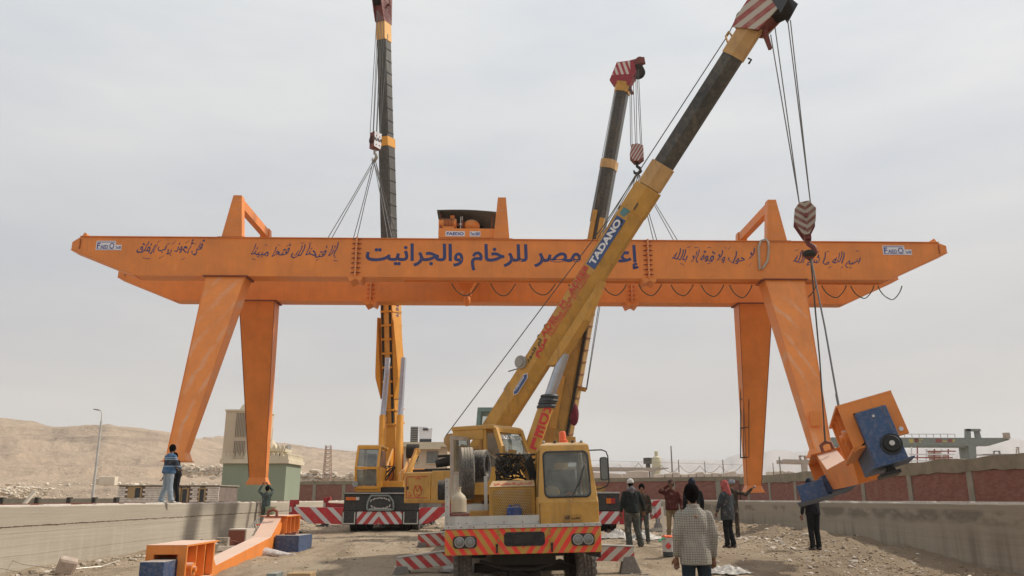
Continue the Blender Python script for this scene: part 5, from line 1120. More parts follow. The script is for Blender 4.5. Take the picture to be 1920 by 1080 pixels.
# winch sheave and rope
wp = TI @ at(845, 826, 18.9); rp0 = TI @ at(836, 817, 18.8)
MB().lathe([(.06, -.05), (.16, -.05), (.16, -.035), (.12, -.02), (.12, .02), (.16, .035), (.16, .05), (.06, .05)], wp, 'y', 22).build('rope_sheave', 'tan', ca, smooth=35)
MB().bar(wp + Vector((-.02, -.08, 0)), wp + Vector((.12, -.08, -.75)), .16, .03, .1, .03).bar(wp + Vector((-.02, .08, 0)), wp + Vector((.12, .08, -.75)), .16, .03, .1, .03).cbox(wp + Vector((.18, 0, -.18)), (.5, .22, .10)).bar(wp + Vector((.3, 0, -.1)), wp + Vector((.2, 0, -.7)), .1, .12).build('sheave_bracket', 'tan', ca)
MB().cyl(wp + Vector((-.35, .1, -.52)), wp + Vector((.25, .1, -.42)), .09, .13, 14).bar(wp + Vector((-.3, 0, -.36)), wp + Vector((.2, 0, -.33)), .03, .06).build('hoist_motor', 'under', ca, smooth=40)
# operator cab on the viewer's side of the boom
k0, k1, h0, h1 = -.62, .82, -1.40, -.40; zc0, zc1 = 1.68, 3.02
MB().prism([(k0, zc0), (k1, zc0), (k1 + .02, zc0 + .5), (k1 - .02, zc0 + .52), (k0, zc0 + .52)], 'y', h0 + .04, h1 - .04).xf(TI @ UM).build('cab_floor', 'yellowA', ca)
fm = MB()
def post(fx0, fx1, fy, z0=zc0, z1=zc1, w=.09): fm.bar((fx0, fy, z0), (fx1, fy, z1), w, w, up=Vector((0, 1, 0)))
for fy in (h0 + .05, h1 - .05):
    post(k0 + .05, k0 + .05, fy); post(k1, k1 - .34, fy, zc0 + .45); fm.box(k0, k1, fy - .045, fy + .045, zc0, zc0 + .14)
post(.28, .22, h0 + .05, w=.08)
fm.box(.26, k1 + .02, h0 + .005, h0 + .05, zc0 + .1, zc0 + .55)
fm.box(k1 - .03, k1 + .03, h0 + .05, h1 - .05, zc0 + .1, zc0 + .62); fm.bar((k1 - .34, h0 + .05, zc1 - .04), (k1 - .34, h1 - .05, zc1 - .04), .09)
fm.xf(TI @ UM).build('cab_frame', 'yellowA', ca, bevel=.01)
MB().prism([(k0 - .03, zc1 - .02), (k1 - .30, zc1 - .02), (k1 - .34, zc1 + .05), (k1 - .4, zc1 + .07), (k0 - .03, zc1 + .07)], 'y', h0 - .02, h1 + .02).xf(TI @ UM).build('cab_roof', 'yellowA', ca, bevel=.015)
MB().box(k0, .2, h0 - .005, h0 + .03, zc1 - .22, zc1 - .02).xf(TI @ UM).build('cab_fascia', 'yellowA', ca)
fg = MB().add([(k1 - .02, h0 + .08, zc0 + .64), (k1 - .02, h1 - .08, zc0 + .64), (k1 - .325, h1 - .08, zc1 - .08), (k1 - .325, h0 + .08, zc1 - .08)], [(0, 1, 2, 3)]).xf(TI @ UM).build('front_window', 'glass', ca)
fX = U3 @ Vector((0, 1, 0)); fY = (U3 @ Vector((-.305, 0, .62))).normalized()
text('JESUS INSIDE', 'sign_white', fg, U(k1 - .275, (h0 + h1) / 2, zc1 - .185), fX, fY, .86, .12, bold=.035)
MB().add([(.33, h0 + .03, zc0 + .56), (k1 - .06, h0 + .03, zc0 + .56), (k1 - .34, h0 + .03, zc1 - .1), (.27, h0 + .03, zc1 - .1)], [(0, 1, 2, 3)]).xf(TI @ UM).build('side_window', 'glass', ca)
MB().add([(k0 + .1, h1 - .05, zc0 + .5), (k1 - .1, h1 - .05, zc0 + .5), (k1 - .36, h1 - .05, zc1 - .1), (k0 + .1, h1 - .05, zc1 - .1)], [(0, 1, 2, 3)]).xf(TI @ UM).build('side_window', 'glass', ca)
MB().box(-.45, -.3, h0 + .25, h1 - .2, zc0 + .35, zc0 + .95).box(-.45, .1, h0 + .25, h1 - .2, zc0 + .25, zc0 + .38).xf(TI @ UM).build('operator_seat', 'seat', ca, bevel=.03)
lv = MB()
for i in range(4): lv.cyl(U(.42, h0 + .2 + i * .1, zc0 + .2), U(.36, h0 + .2 + i * .1, zc0 + .7), .012, n=6)
lv.build('control_lever', 'black_steel', ca)
# open door
d0, d1 = TI @ at(882, 872, 17.15), TI @ at(846, 872, 16.55); dv_ = Vector((d1.x - d0.x, d1.y - d0.y, 0)); dz0, dz1 = (TI @ at(862, 937, 16.8)).z, (TI @ at(862, 818, 16.8)).z; zmid = dz0 + (dz1 - dz0) * .42
def dbox(a, b, z0, z1, t=.03):
    p, q_ = Vector((d0.x, d0.y, 0)) + dv_ * a, Vector((d0.x, d0.y, 0)) + dv_ * b; n_ = Vector((dv_.y, -dv_.x, 0)).normalized() * t
    return [[(p.x, p.y, z), (q_.x, q_.y, z), (q_.x + n_.x, q_.y + n_.y, z), (p.x + n_.x, p.y + n_.y, z)] for z in (z0, z1)]
dm = MB().loft(dbox(0, .12, dz0, dz1)).loft(dbox(.88, 1, dz0, dz1)).loft(dbox(.12, .88, dz1 - .08, dz1)).loft(dbox(.12, .88, zmid - .05, zmid + .02)).build('cab_door', 'gbeige', ca)
MB().loft(dbox(.12, .88, dz0, zmid - .05, .024)).build('door_panel', 'alu', dm); MB().loft(dbox(.12, .88, zmid + .02, dz1 - .08, .01)).build('door_window', 'glass', dm)
# spare tyres
def spare(px, py0, py1, d, w, lab, mat='tyre', lean=0, yaw=0):
    a_, b_ = TI @ at(px, py0, d), TI @ at(px, py1, d); Rr = (a_.z - b_.z) / 2; c_ = (a_ + b_) / 2
    t_ = thing('spare_tyre', lab, 'tyre', TM @ c_, rot=(lean, TROT[1], yaw), group='spare tyres on the truck deck'); tyre_mesh(Rr, w, 0).build('tyre', mat, t_, smooth=35); return t_
spare(875, 838, 937, 14.8, .25, 'big worn spare tyre standing upright before the open cab door', 'tyre_dusty', yaw=R(6))
spare(902, 843, 905, 15.3, .26, 'smaller spare tyre leaning in the doorway right of the big one', 'tyre', yaw=R(-12))
spare(828, 900, 938, 17.6, .16, 'small tyre seen edge on, beside the ochre rear housing', 'tyre', yaw=R(3))
MB().box(-1.0, -.45, 1.35, 1.9, 1.16, 1.52).box(-.62, -.56, 1.2, 1.26, 1.16, 2.0).build('tyre_rack', 'alu', ca); MB().box(-.88, -.5, 1.15, 1.3, 1.2, 1.42).build('step_box', 'yellowA_dark', ca, bevel=.02)
# hose bundle and its bent steel frame
hc = MB(); r3 = random.Random(5)
hx0_, hx1_ = ta(935, 880, 14.9).x, ta(1005, 880, 14.9).x; hz0, hz1 = 1.95, 2.38
for i in range(44):
    x, y, z = r3.uniform(hx0_, hx1_ - .1), r3.uniform(1.35, 1.85), r3.uniform(hz0, hz1); P = []
    for k in range(7): P.append((x + (k - 3) * r3.uniform(-.07, .09), y + r3.uniform(-.06, .06), z + .10 * math.sin(k * 1.2 + i) + r3.uniform(-.04, .04)))
    P = [(min(max(p[0], hx0_ - .05), hx1_), p[1], min(max(p[2], 1.92), hz1)) for p in P]
    hc.tube(P, r3.uniform(.012, .024), 5)
for i in range(12):
    P = [(hx0_ + .45 + .02 * k + i * .012, 1.3 + i * .01, hz1 - .02 - k * .085 + .02 * math.sin(k * 2 + i)) for k in range(6)]; hc.tube(P, .014, 5)
hc.build('hydraulic_hose', 'under', ca, smooth=60, kind='stuff')
sf = MB(); p_ = [ta(x, y, 14.8) for x, y in ((952, 851), (968, 853), (1002, 906))]
sf.bar(p_[0], p_[1], .07, .16).bar(p_[1], p_[2], .07, .16); sf.bar(ta(947, 846, 14.8), ta(947, 910, 14.8), .06, .08).bar(ta(985, 851, 15.2), ta(992, 905, 15.2), .08, .1).bar(ta(944, 836, 14.75), ta(946, 852, 14.75), .05); sf.bar(ta(935, 905, 14.8), ta(1003, 908, 14.8), .08, .12)
sf.build('hose_frame', 'yellowA_dark', ca); 
# ---- telescopic boom
HEX = [(-.5, .5), (.5, .5), (.5, -.06), (.17, -.5), (-.17, -.5), (-.5, -.06)]
BTl, BPl = TI @ BT, TI @ BP; D = (BTl - BPl); BL = D.length; D.normalize()
Cs = D.cross(Vector((0, 0, 1))).normalized();  Cs = Cs if Cs.y < 0 else -Cs
Up = Cs.cross(D).normalized(); Up = Up if Up.z > 0 else -Up
def bsec(t0, t1, w, h, w1=None, h1=None, m=None, prof=HEX, off=0):
    m = m or MB(); w1 = w1 or w; h1 = h1 or h
    f = lambda t, w_, h_: [BPl + D * (t * BL) + Cs * (x * w_) + Up * (y * h_ + off) for x, y in prof]
    return m.loft([f(t0, w, h), f(t1, w1, h1)])
BW, BH = .40, .53
bb_ = bsec(.0, .655, BW, BH).build('boom_base', 'yellowA', ca, bevel=.01)
bsec(.60, .655, BW + .03, BH + .02).build('boom_collar', 'yellowA', bb_, bevel=.006)
bsec(.656, .705, BW - .03, BH - .045).build('boom_collar', 'tan', bb_, bevel=.008)
bsec(.655, .955, BW - .08, BH - .12).build('boom_inner_section', 'boom_black', ca, bevel=.008)
bsec(.935, 1.0, BW - .06, BH - .08).build('boom_collar', 'tan', ca, bevel=.008)
def bpt(t, u, c=.0): return BPl + D * (t * BL) + Up * u + Cs * c
def btext(s_, mat, t, u, w, h, **k): return text(s_, mat, bb_, bpt(t, u * .82 + .02, BW / 2 + .015), D, Up, w, h, **k)
def tpx(px, py):                                       # fraction along the boom where the axis passes nearest a pixel
    best = min(range(0, 200), key=lambda i: (lambda q: (q[0] - px) ** 2 + (q[1] - py) ** 2)(proj(TM @ bpt(i / 200, 0)))); return best / 200
def proj(p):
    z = p.z - CAMZ; f = p.y * CP + z * SP; return (960 + FPX * p.x / f, 540 - FPX * (z * CP - p.y * SP) / f)
M['letter_red'] = plain('boom_letter_red', (.58, .05, .045), .6, bump=0); M['tadano_blue'] = plain('label_blue', (.045, .085, .22), .5)
t1_ = tpx(1137, 452); MBx = MB(); hw = .62; hh = .13
P0 = bpt(t1_, .088, BW / 2 + .004)
MBx.loft([[P0 - D * hw - Up * hh, P0 + D * hw - Up * hh, P0 + D * hw + Up * hh, P0 - D * hw + Up * hh], [P0 - D * hw - Up * hh + Cs * .004, P0 + D * hw - Up * hh + Cs * .004, P0 + D * hw + Up * hh + Cs * .004, P0 - D * hw + Up * hh + Cs * .004]]).build('name_label', 'tadano_blue', bb_)
btext('TADANO', 'sign_white', t1_, 0.098, 1.12, .17, bold=.045)
t2_ = tpx(1056, 562)
btext('ADEL . M . ADEEB', 'letter_red', t2_, .19, 1.85, .135, bold=.02)
btext('FOR CRANES TRANSPORT & TRADE', 'letter_red', t2_, .065, 1.6, .068, bold=.015)
btext('Mob/01223830786 - 01115456379', 'letter_red', t2_, -.035, 1.6, .058, bold=.015)
t3_ = tpx(1000, 650); btext(arabic('أم النور'), 'black_steel', t3_ - .005, .16, .62, .14, bold=.02); btext(arabic('مريم'), 'letter_red', t3_ + .01, -.01, .46, .17, bold=.04)
t4_ = tpx(972, 715); P0 = bpt(t4_, -.02, BW / 2 + .004); pa_ = [(-.30, 0), (-.22, -.07), (.22, -.07), (.30, 0), (.22, .07), (-.22, .07)]
MB().loft([[P0 + D * a + Up * b for a, b in pa_], [P0 + D * a + Up * b + Cs * .004 for a, b in pa_]]).build('sticker', 'sign_white', bb_)
pb_ = [(a * .93, b * .82) for a, b in pa_]; MB().loft([[P0 + D * a + Up * b + Cs * .0045 for a, b in pb_], [P0 + D * a + Up * b + Cs * .007 for a, b in pb_]]).build('sticker_core', 'tadano_blue', bb_)
btext('Fullpower', 'sign_white', t4_, -.02, .40, .07, bold=.02)
t5_ = tpx(1176, 385); P0 = bpt(t5_, .07, BW / 2 + .004)         # maker's mark: disc, teal wedge and grey flag
def bpoly(pts, mat, name='emblem'): MB().loft([[P0 + D * a + Up * b for a, b in pts], [P0 + D * a + Up * b + Cs * .004 for a, b in pts]]).build(name, mat, bb_)
M['teal'] = plain('teal_mark', (.09, .22, .23), .6); bpoly([(-.36 + .055 * math.cos(i * .63), -.02 + .055 * math.sin(i * .63)) for i in range(10)], 'black_steel'); bpoly([(-.44 + .02 * math.cos(i), -.09 + .02 * math.sin(i)) for i in range(6)], 'black_steel')
bpoly([(-.22, .12), (.10, .12), (-.05, -.08), (-.24, -.02)], 'teal'); bpoly([(.0, -.15), (.16, .10), (.34, .10), (.26, -.02), (.20, -.01), (.16, -.15)], 'boom_black')
# fittings on the boom
for tt, r_ in ((tpx(1009, 632), .04), (tpx(1020, 612), .04), (tpx(1172, 392), .05)):
    q_ = bpt(tt, .34); MB().lathe([(r_, -.015), (r_ + .03, 0), (r_, .015)], q_, 'y', 14).build('rope_guide', 'under', bb_, smooth=60)
q_ = bpt(tpx(975, 677) , .27, .1); MB().cyl(q_, q_ + Cs * .16, .15, n=22).cyl(q_ + Cs * .16, q_ + Cs * .20, .10, n=22).build('cable_reel', 'rim', bb_, smooth=40)
MB().bar(bpt(tpx(968, 690), .30, .1), bpt(tpx(968, 690) - .02, .5, .1), .02).build('reel_arm', 'under', bb_)
for tt in (.30, .58): MB().cyl(bpt(tt, .30, -.1), bpt(tt, .40, -.1), .05).build('guide_post', 'tan', bb_)
q_ = bpt(tpx(942, 720), .33, .05); MB().cyl(q_ - D * .12, q_ + D * .1, .05, n=12).build('work_lamp', 'rim', bb_)
q_ = bpt(tpx(1388, 78), .30, .05); MB().tube([q_ - D * .1, q_ + Up * .12, q_ + Up * .12 + D * .1, q_ + D * .05], .025, 6).build('rope_guide', 'tan', ca)
q_ = bpt(.945, -.30, .0); MB().tube([q_, q_ - Up * .08, q_ - Up * .08 - D * .1], .02, 6).build('rope_eye', 'under', ca)
MB().bar(bpt(.0, .275, .15), bpt(.6, .285, .15), .02, .03).build('boom_rib', 'yellowA_dark', bb_)
# gusset and lift cylinder
gt = tpx(1085, 610)
MB().loft([[bpt(gt - .10, -.26, .15), bpt(gt + .10, -.26, .15), bpt(gt + .02, -.47, .15), bpt(gt - .085, -.47, .15)], [bpt(gt - .10, -.26, -.15), bpt(gt + .10, -.26, -.15), bpt(gt + .02, -.47, -.15), bpt(gt - .085, -.47, -.15)]]).build('cylinder_bracket', 'yellowA', ca, bevel=.01)
cyt = bpt(gt - .06, -.42); cyb = ta(990, 862, 17.6); cym = cyb.lerp(cyt, .54)
MB().cyl(cyb, cym, .165, n=24).build('lift_cylinder', 'yellowA', ca, smooth=40); cylo = [o for o in ca.children if o.name.startswith('lift_cylinder')][-1]
MB().cyl(cym, cyt, .115, n=22).build('cylinder_rod', 'chrome', ca, smooth=40)
cl_ = MB(); 
for k in range(7): cl_.lathe([(.19 + .02 * math.sin(k * 2), -.03), (.205, 0), (.17 + .02 * math.cos(k * 3), .04)], cym + (cyt - cym).normalized() * (-.12 + k * .04), 'z', 12)
cl_.build('cloth_wrap', 'seat', ca, smooth=50)
ax_ = (cyt - cyb).normalized(); nv_ = (Vector((.35, -1, 0)) - ax_ * Vector((.35, -1, 0)).dot(ax_)).normalized(); ex_ = ax_.cross(nv_).normalized(); ex_ = ex_ if ex_.x > 0 else -ex_
for i, chh in enumerate('ADEL'):
    cc_ = cyb.lerp(cyt, .50 - i * .115) ; me_ = text(chh, 'letter_red', cylo, cc_, ex_, ax_, .22, .25, bold=.04)
    o_ = OFF[cylo]
    bm = bmesh.new(); bm.from_mesh(me_.data); bmesh.ops.subdivide_edges(bm, edges=[e for e in bm.edges if e.calc_length() > .05], cuts=3)
    bmesh.ops.triangulate(bm, faces=bm.faces)
    for v in bm.verts:                                  # wrap the letter round the barrel
        w_ = v.co - cc_; x_ = w_.dot(ex_) ; y_ = w_.dot(ax_); an = x_ / .165; v.co = cc_ + ax_ * y_ + ex_ * (.1675 * math.sin(an)) + nv_ * (.1675 * math.cos(an))
    bm.to_mesh(me_.data); bm.free()
# boom head with sheaves
M['headstripe'] = stripes('head_stripes', (.30, .05, .045), (.46, .42, .36), .27, -.55, off=.0, dust=.4)
hd0 = bpt(1.0, 0); hq = [(-.08, -.26), (.55, -.40), (.80, -.16), (.86, .14), (.55, .34), (-.02, .36), (-.22, .30)]
for s_ in (-1, 1): MB().loft([[hd0 + D * a + Up * b + Cs * (s_ * .22) for a, b in hq], [hd0 + D * a + Up * b + Cs * (s_ * .19) for a, b in hq]]).build('head_plate', 'headstripe', ca, bevel=.006)
MB().loft([[hd0 + D * a + Up * b + Cs * .19 for a, b in ((-.08, -.2), (.3, -.3), (.3, .3), (-.2, .28))], [hd0 + D * a + Up * b - Cs * .19 for a, b in ((-.08, -.2), (.3, -.3), (.3, .3), (-.2, .28))]]).build('head_core', 'darkred', ca)
def sheave(c, r, w, n=4, mat='under', parent=ca, ax=None):
    ax = ax or Cs; a_, b_ = perp(ax)
    for i in range(n):
        m = MB(); c_ = c + ax * ((i - (n - 1) / 2) * w); L = []
        for rr_, h in ((r * .3, -.4 * w), (r, -.4 * w), (r * .86, 0), (r, .4 * w), (r * .3, .4 * w)): L.append([c_ + ax * h + (a_ * math.cos(k * math.pi / 12) + b_ * math.sin(k * math.pi / 12)) * rr_ for k in range(24)])
        m.loft(L).build('sheave', mat, parent, smooth=40)
shc = hd0 + D * .52 - Up * .22; sheave(shc, .26, .085)
sheave(hd0 + D * .10 + Up * .34, .14, .06, 2)
for s_ in (-1, 1): MB().loft([[shc + D * a + Up * b + Cs * (s_ * .235) for a, b in ((-.15, -.28), (.28, -.24), (.36, .05), (.1, .2))], [shc + D * a + Up * b + Cs * (s_ * .222) for a, b in ((-.15, -.28), (.28, -.24), (.36, .05), (.1, .2))]]).build('rope_guard', 'seat', ca)
MB().bar(bpt(1.0, -.27), bpt(1.0, -.27) + Vector((.08, 0, -.42)), .12, .08, .07, .06).build('rope_anchor', 'darkred', ca)
M_ = MB().tube([rp0, bpt(.55, .50), bpt(.97, .42), hd0 + D * .10 + Up * .48], .011, 6)
# hook block hanging from the head
hkb = TI @ at(1511, 412, 14.45)
hk = link(bpy.data.objects.new('hook_block', None)); tag(hk, 'large red and white chevron striped hook block hanging from the foreground boom', 'hook block'); hk.location = TM @ hkb; OFF[hk] = Vector((0, 0, 0)); hk.rotation_euler = (0, 0, R(-18))
M['hookchev'] = stripes('hook_chevrons', (.17, .05, .035), (.33, .29, .235), .145, -.75, chevron=True, off=.02, dust=.3, cx=0)
hp = [(-.20, .18), (-.10, .30), (.08, .32), (.20, .16), (.17, -.10), (.03, -.34), (-.08, -.36), (-.24, -.06)]
for s_ in (-1, 1): MB().prism([(x * .95, z) for x, z in hp], 'y', s_ * .17 - .012, s_ * .17 + .012).build('side_plate', 'hookchev' if s_ < 0 else 'darkred', hk, bevel=.004)
for i in range(3): sheave(Vector((0, -.09 + i * .09, .04)), .17, .08, 1, 'under', hk, Vector((0, 1, 0)))
MB().cyl((0, -.24, .02), (0, .24, .02), .04, n=12).cyl((.05, -.2, .2), (.05, .2, .2), .02).cyl((-.05, -.2, -.22), (-.05, .2, -.22), .02).box(-.06, .06, -.14, .14, -.42, -.26).build('cross_pin', 'darkred', hk)
MB().tube([(0, 0, -.36), (.0, 0, -.48), (.09, 0, -.56), (.10, 0, -.66), (.0, 0, -.74), (-.10, 0, -.69), (-.12, 0, -.60)], [.05, .05, .055, .06, .06, .045, .02], 10).build('hook', 'darkred', hk, smooth=60)
wl = Vector((0, 0, -.7)); hw_ = hk.matrix_world
rpsh = MB().sphere((0, 0, -.68), .11, 10, 8, (1.2, 1, .7)).tube([(-.1, 0, -.7), (0, .05, -.78), (.1, 0, -.7)], .03).build('shackle', 'under', hk, smooth=50)
# ropes: four falls to the block
rw_ = MB(); hb_ = TM @ hkb
for (dx, dy, px, py) in ((-.13, -.1, 1445, 65), (-.06, .08, 1453, 50), (.09, -.08, 1477, 38), (.16, .1, 1482, 38)):
    rw_.cyl(TI @ (hb_ + Vector((dx, dy, .25))), TI @ at(px, py, 14.35 + dy), .011, n=6)
rw_.build('hoist_rope', 'rope', ca, kind='stuff'); M_.build('winch_rope', 'rope', ca)
# slings from the hook to the hanging beam
hp_ = hb_ + Vector((0.02, 0, -.74))
G2M = Matrix.Translation(g2.location) @ g2.rotation_euler.to_matrix().to_4x4()
for (p_, lab) in ((G2M @ Vector((.03, L_ - 1.75, .95)), 'long steel sling from the striped hook block to the far end of the hanging beam'), (G2M @ Vector((-.24, .75, .47)), 'steel sling from the striped hook block to the near end of the hanging beam')):
    o = MB().tube([hp_, hp_.lerp(p_, .5) + Vector((.02, 0, -.03)), p_], .015, 6).tube([hp_.lerp(p_, .90), p_], .019, 6).sphere(p_, .03, 8, 6).build('wire_sling', 'rope'); tag(o, lab, 'sling')

# ================================================================== LEFT REAR CRANE (yard coordinates)
def s_(px, py, d): return sat(px, py, d)
cb = thing('truck_crane', 'large orange-yellow truck crane with black tail and chevron board, left, boom nearly upright', 'truck crane', (s_(717, 990, 32).x, 32, .3), site=True)
x0, x1 = s_(645, 960, 32).x, s_(786, 960, 32).x; xm = (x0 + x1) / 2; ZC = .38
def B_(*a): return MB().box(*a)
M['chevB'] = stripes('tail_chevrons', REDC, (.62, .60, .58), .47, 1.25, chevron=True, cx=s_(712, 960, 32).x - OFF[cb].x, off=.06, duty=.52, dust=.15)
zt_, zm_, zb_ = 1.82, 1.12, .64
B_(x0 + .05, x1 - .05, 32.05, 44, .75, 1.5).build('chassis', 'black', cb); B_(x0, x1, 32, 32.5, zm_ + .02, zt_ - .06).build('tail_housing', 'black', cb, bevel=.02)
B_(x0 - .02, x1 + .02, 31.95, 34.5, zt_ - .06, zt_ + .02).build('deck_edge', 'black', cb); B_(x0, x1, 31.94, 31.96, zt_ - .03, zt_).build('reflective_strip', 'bolt', cb)
c0, c1 = s_(671, 960, 32).x, s_(755, 960, 32).x
B_(c0, c1, 31.9, 32.0, zb_ + .02, zm_).build('chevron_board', 'chevB', cb)
for a, b in ((x0 - .02, c0 - .03), (c1 + .03, x1 + .0)):
    o = B_(a, b, 31.88, 32.3, zb_, zm_).build('outrigger_housing', 'black', cb, bevel=.01)
    B_(a + .02, a + .06, 31.87, 31.879, zb_ + .02, zm_ - .02).box(b - .06, b - .02, 31.87, 31.879, zb_ + .02, zm_ - .02).box(a + .06, b - .06, 31.87, 31.879, zb_ + .02, zb_ + .06).build('reflective_strip', 'bolt', o)
for a, b, m_ in ((650, 669, 'lens_orange'), (669, 675, 'bolt'), (759, 766, 'bolt'), (766, 785, 'lens_red')):
    B_(s_(a, 0, 32).x * 0 + s_(a, 935, 32).x, s_(b, 935, 32).x, 31.93, 31.99, s_(700, 938, 32).z, s_(700, 932, 32).z).build('tail_lamp', m_, cb, bevel=.005)
# emblem: octagonal rope-light frame with an oval wreath of tape
em = [(691, 956), (689, 953), (691, 940), (697, 929), (730, 929), (738, 940), (739, 953), (737, 956)]
ep = [s_(a, b, 31.9) for a, b in em]
fo = MB()
for p, q in zip(ep, ep[1:] + ep[:1]): fo.bar((p.x, 31.86, p.z), (q.x, 31.86, q.z), .06, .06)
eo = fo.build('emblem_frame', 'ggreen', cb)
MB().prism([(p.x, p.z) for p in ep], 'y', 31.88, 31.93).build('emblem_plate', 'black', eo)
ec = s_(714, 943.5, 31.9); wr_ = MB()
for k in range(28):
    a = 2 * math.pi * k / 28
    if abs(math.cos(a)) > .97: continue
    r_ = 1 + .06 * (k % 2); p = (ec.x + .40 * r_ * math.cos(a), 31.87, ec.z + .19 * r_ * math.sin(a)); q = (ec.x + .40 * r_ * math.cos(a + .17), 31.87, ec.z + .19 * r_ * math.sin(a + .17)); wr_.bar(p, q, .012, .045)
wr_.bar((ec.x - .42, 31.87, ec.z - .21), (ec.x + .42, 31.87, ec.z - .21), .012, .03); wr_.build('emblem_wreath', 'bolt', eo, kind='stuff')
# wheels
for y in (33.4, 34.8, 40.5, 42.0):
    for sg in (-1, 1): wheel(cb, (xm + sg * 1.22, y, .52 + .35), .54, .30, 'tyre', sg, dual=True, lugs=0)
# outriggers
M['outB'] = stripes('rear_outrigger_tape', (.50, .025, .03), (.60, .58, .56), .62, .95, off=.22, duty=.66, dust=.12)
xo, xi = s_(549, 960, 32).x, x0
def outB(xo, xi, y, sgn, zc=0, mat='outB', pad=True):
    o = MB().prism([(xi, .66 + zc), (xi, 1.26 + zc), (xo, 1.30 + zc), (xo, 1.02 + zc), (xo + sgn * -.75, .68 + zc)], 'y', y, y + .3).build('outrigger', mat, cb, bevel=.01)
    j = MB().box(xo - .09, xo + .09, y - .02, y + .3, .98 + zc, 1.52 + zc); j.box(xo - .09 if sgn < 0 else xo - .22, xo + .22 if sgn < 0 else xo + .09, y, y + .26, 1.38 + zc, 1.56 + zc); j.build('jack_housing', 'red', o, bevel=.01)
    MB().cyl((xo, y + .14, .48), (xo, y + .14, 1.05 + zc), .075, n=14).build('jack_rod', 'chrome', o, smooth=40)
    MB().lathe([(.42, 0), (.42, .05), (.16, .13), (.12, .28), (.10, .3)], (xo, y + .14, .32), 'z', 18).build('jack_pad', 'under', o, smooth=40); B_(xo - .5, xo + .5, y - .3, y + .55, .29, .34).build('pad_plank', 'under', o)
    MB().cyl((xo - .02, y - .03, 1.1 + zc), (xo - .02, y - .03, 1.3 + zc), .05).build('reflector', 'bolt', o)
M['outB2'] = stripes('rear_outrigger_tape_right', (.50, .025, .03), (.60, .58, .56), .62, -.95, off=.22, duty=.66, dust=.12)
outtb = outB(xo, xi, 31.95, -1); outB(s_(840, 960, 32).x, x1, 31.95, 1, 0, 'outB2')
outB(s_(613, 945, 39).x, s_(652, 945, 39).x, 38.8, -1, .12, 'red')
# upper works
B_(xm - 1.1, xm + 1.1, 33.0, 41, 1.86, 2.05).build('turntable', 'black', cb)
MB().cyl((xm, 37, 1.5), (xm, 37, 1.9), .9, n=24).build('slewing_ring', 'under', cb)
kx0, kx1 = s_(668, 900, 32.4).x, s_(709, 900, 32.4).x; kz0, kz1 = s_(690, 920, 32.6).z, s_(690, 837, 32.6).z; kzm = kz0 + (kz1 - kz0) * .5
prof = [(32.55, kz0), (32.3, kzm), (32.75, kz1), (34.6, kz1), (34.6, kz0)]
def kfx(z): return 32.55 + (32.3 - 32.55) * (z - kz0) / (kzm - kz0) if z < kzm else 32.3 + .45 * (z - kzm) / (kz1 - kzm)
kc = MB()
def kbar(xa, za, xb, zb2, w=.09): kc.bar((xa, kfx(za), za), (xb, kfx(zb2), zb2), w, w, up=Vector((0, 1, 0)))
for x in (kx0, kx1): kbar(x, kz0, x, kzm); kbar(x, kzm, x, kz1); kc.box(x - .045, x + .045, 34.5, 34.6, kz0, kz1)
for z in (kz0 + .12, kzm, kz1 - .05): kbar(kx0, z, kx1, z, .12 if z != kzm else .10)
kc.box(kx0 - .02, kx1 + .05, 32.52, 34.6, kz0 - .05, kz0 + .12); kc.build('cab_frame', 'yellowB', cb, bevel=.012)
B_(kx1 - .02, kx1 + .06, 32.42, 34.6, kz0 + .1, kzm + .05).build('cab_side', 'yellowB', cb, bevel=.01)
MB().prism([(32.7, kz1 - .02), (34.65, kz1 - .02), (34.65, kz1 + .06), (32.75, kz1 + .06)], 'x', kx0 - .04, kx1 + .08).build('cab_roof', 'yellowB2', cb, bevel=.015)
for za, zb2 in ((kz0 + .2, kzm - .06), (kzm + .06, kz1 - .1)):
    MB().add([(kx0 + .05, kfx(za), za), (kx1 - .05, kfx(za), za), (kx1 - .05, kfx(zb2), zb2), (kx0 + .05, kfx(zb2), zb2)], [(0, 1, 2, 3)]).build('front_window', 'glass_dark', cb)
MB().add([(kx1 + .02, 32.6, kzm + .1), (kx1 + .02, 34.4, kzm + .1), (kx1 + .02, 34.4, kz1 - .12), (kx1 + .02, 32.85, kz1 - .12)], [(0, 1, 2, 3)]).build('side_window', 'glass_dark', cb)
B_(kx0 + .25, kx1 - .25, 33.4, 33.6, kz0 + .5, kzm + .6).box(kx0 + .25, kx1 - .25, 33.0, 33.6, kz0 + .4, kz0 + .55).build('operator_seat', 'seat', cb, bevel=.04)
MB().cyl((kx0 - .02, 32.4, kz0 + .25), (kx0 - .02, 32.5, kz0 + .25), .12, n=18).build('work_lamp', 'rim', cb, smooth=40)
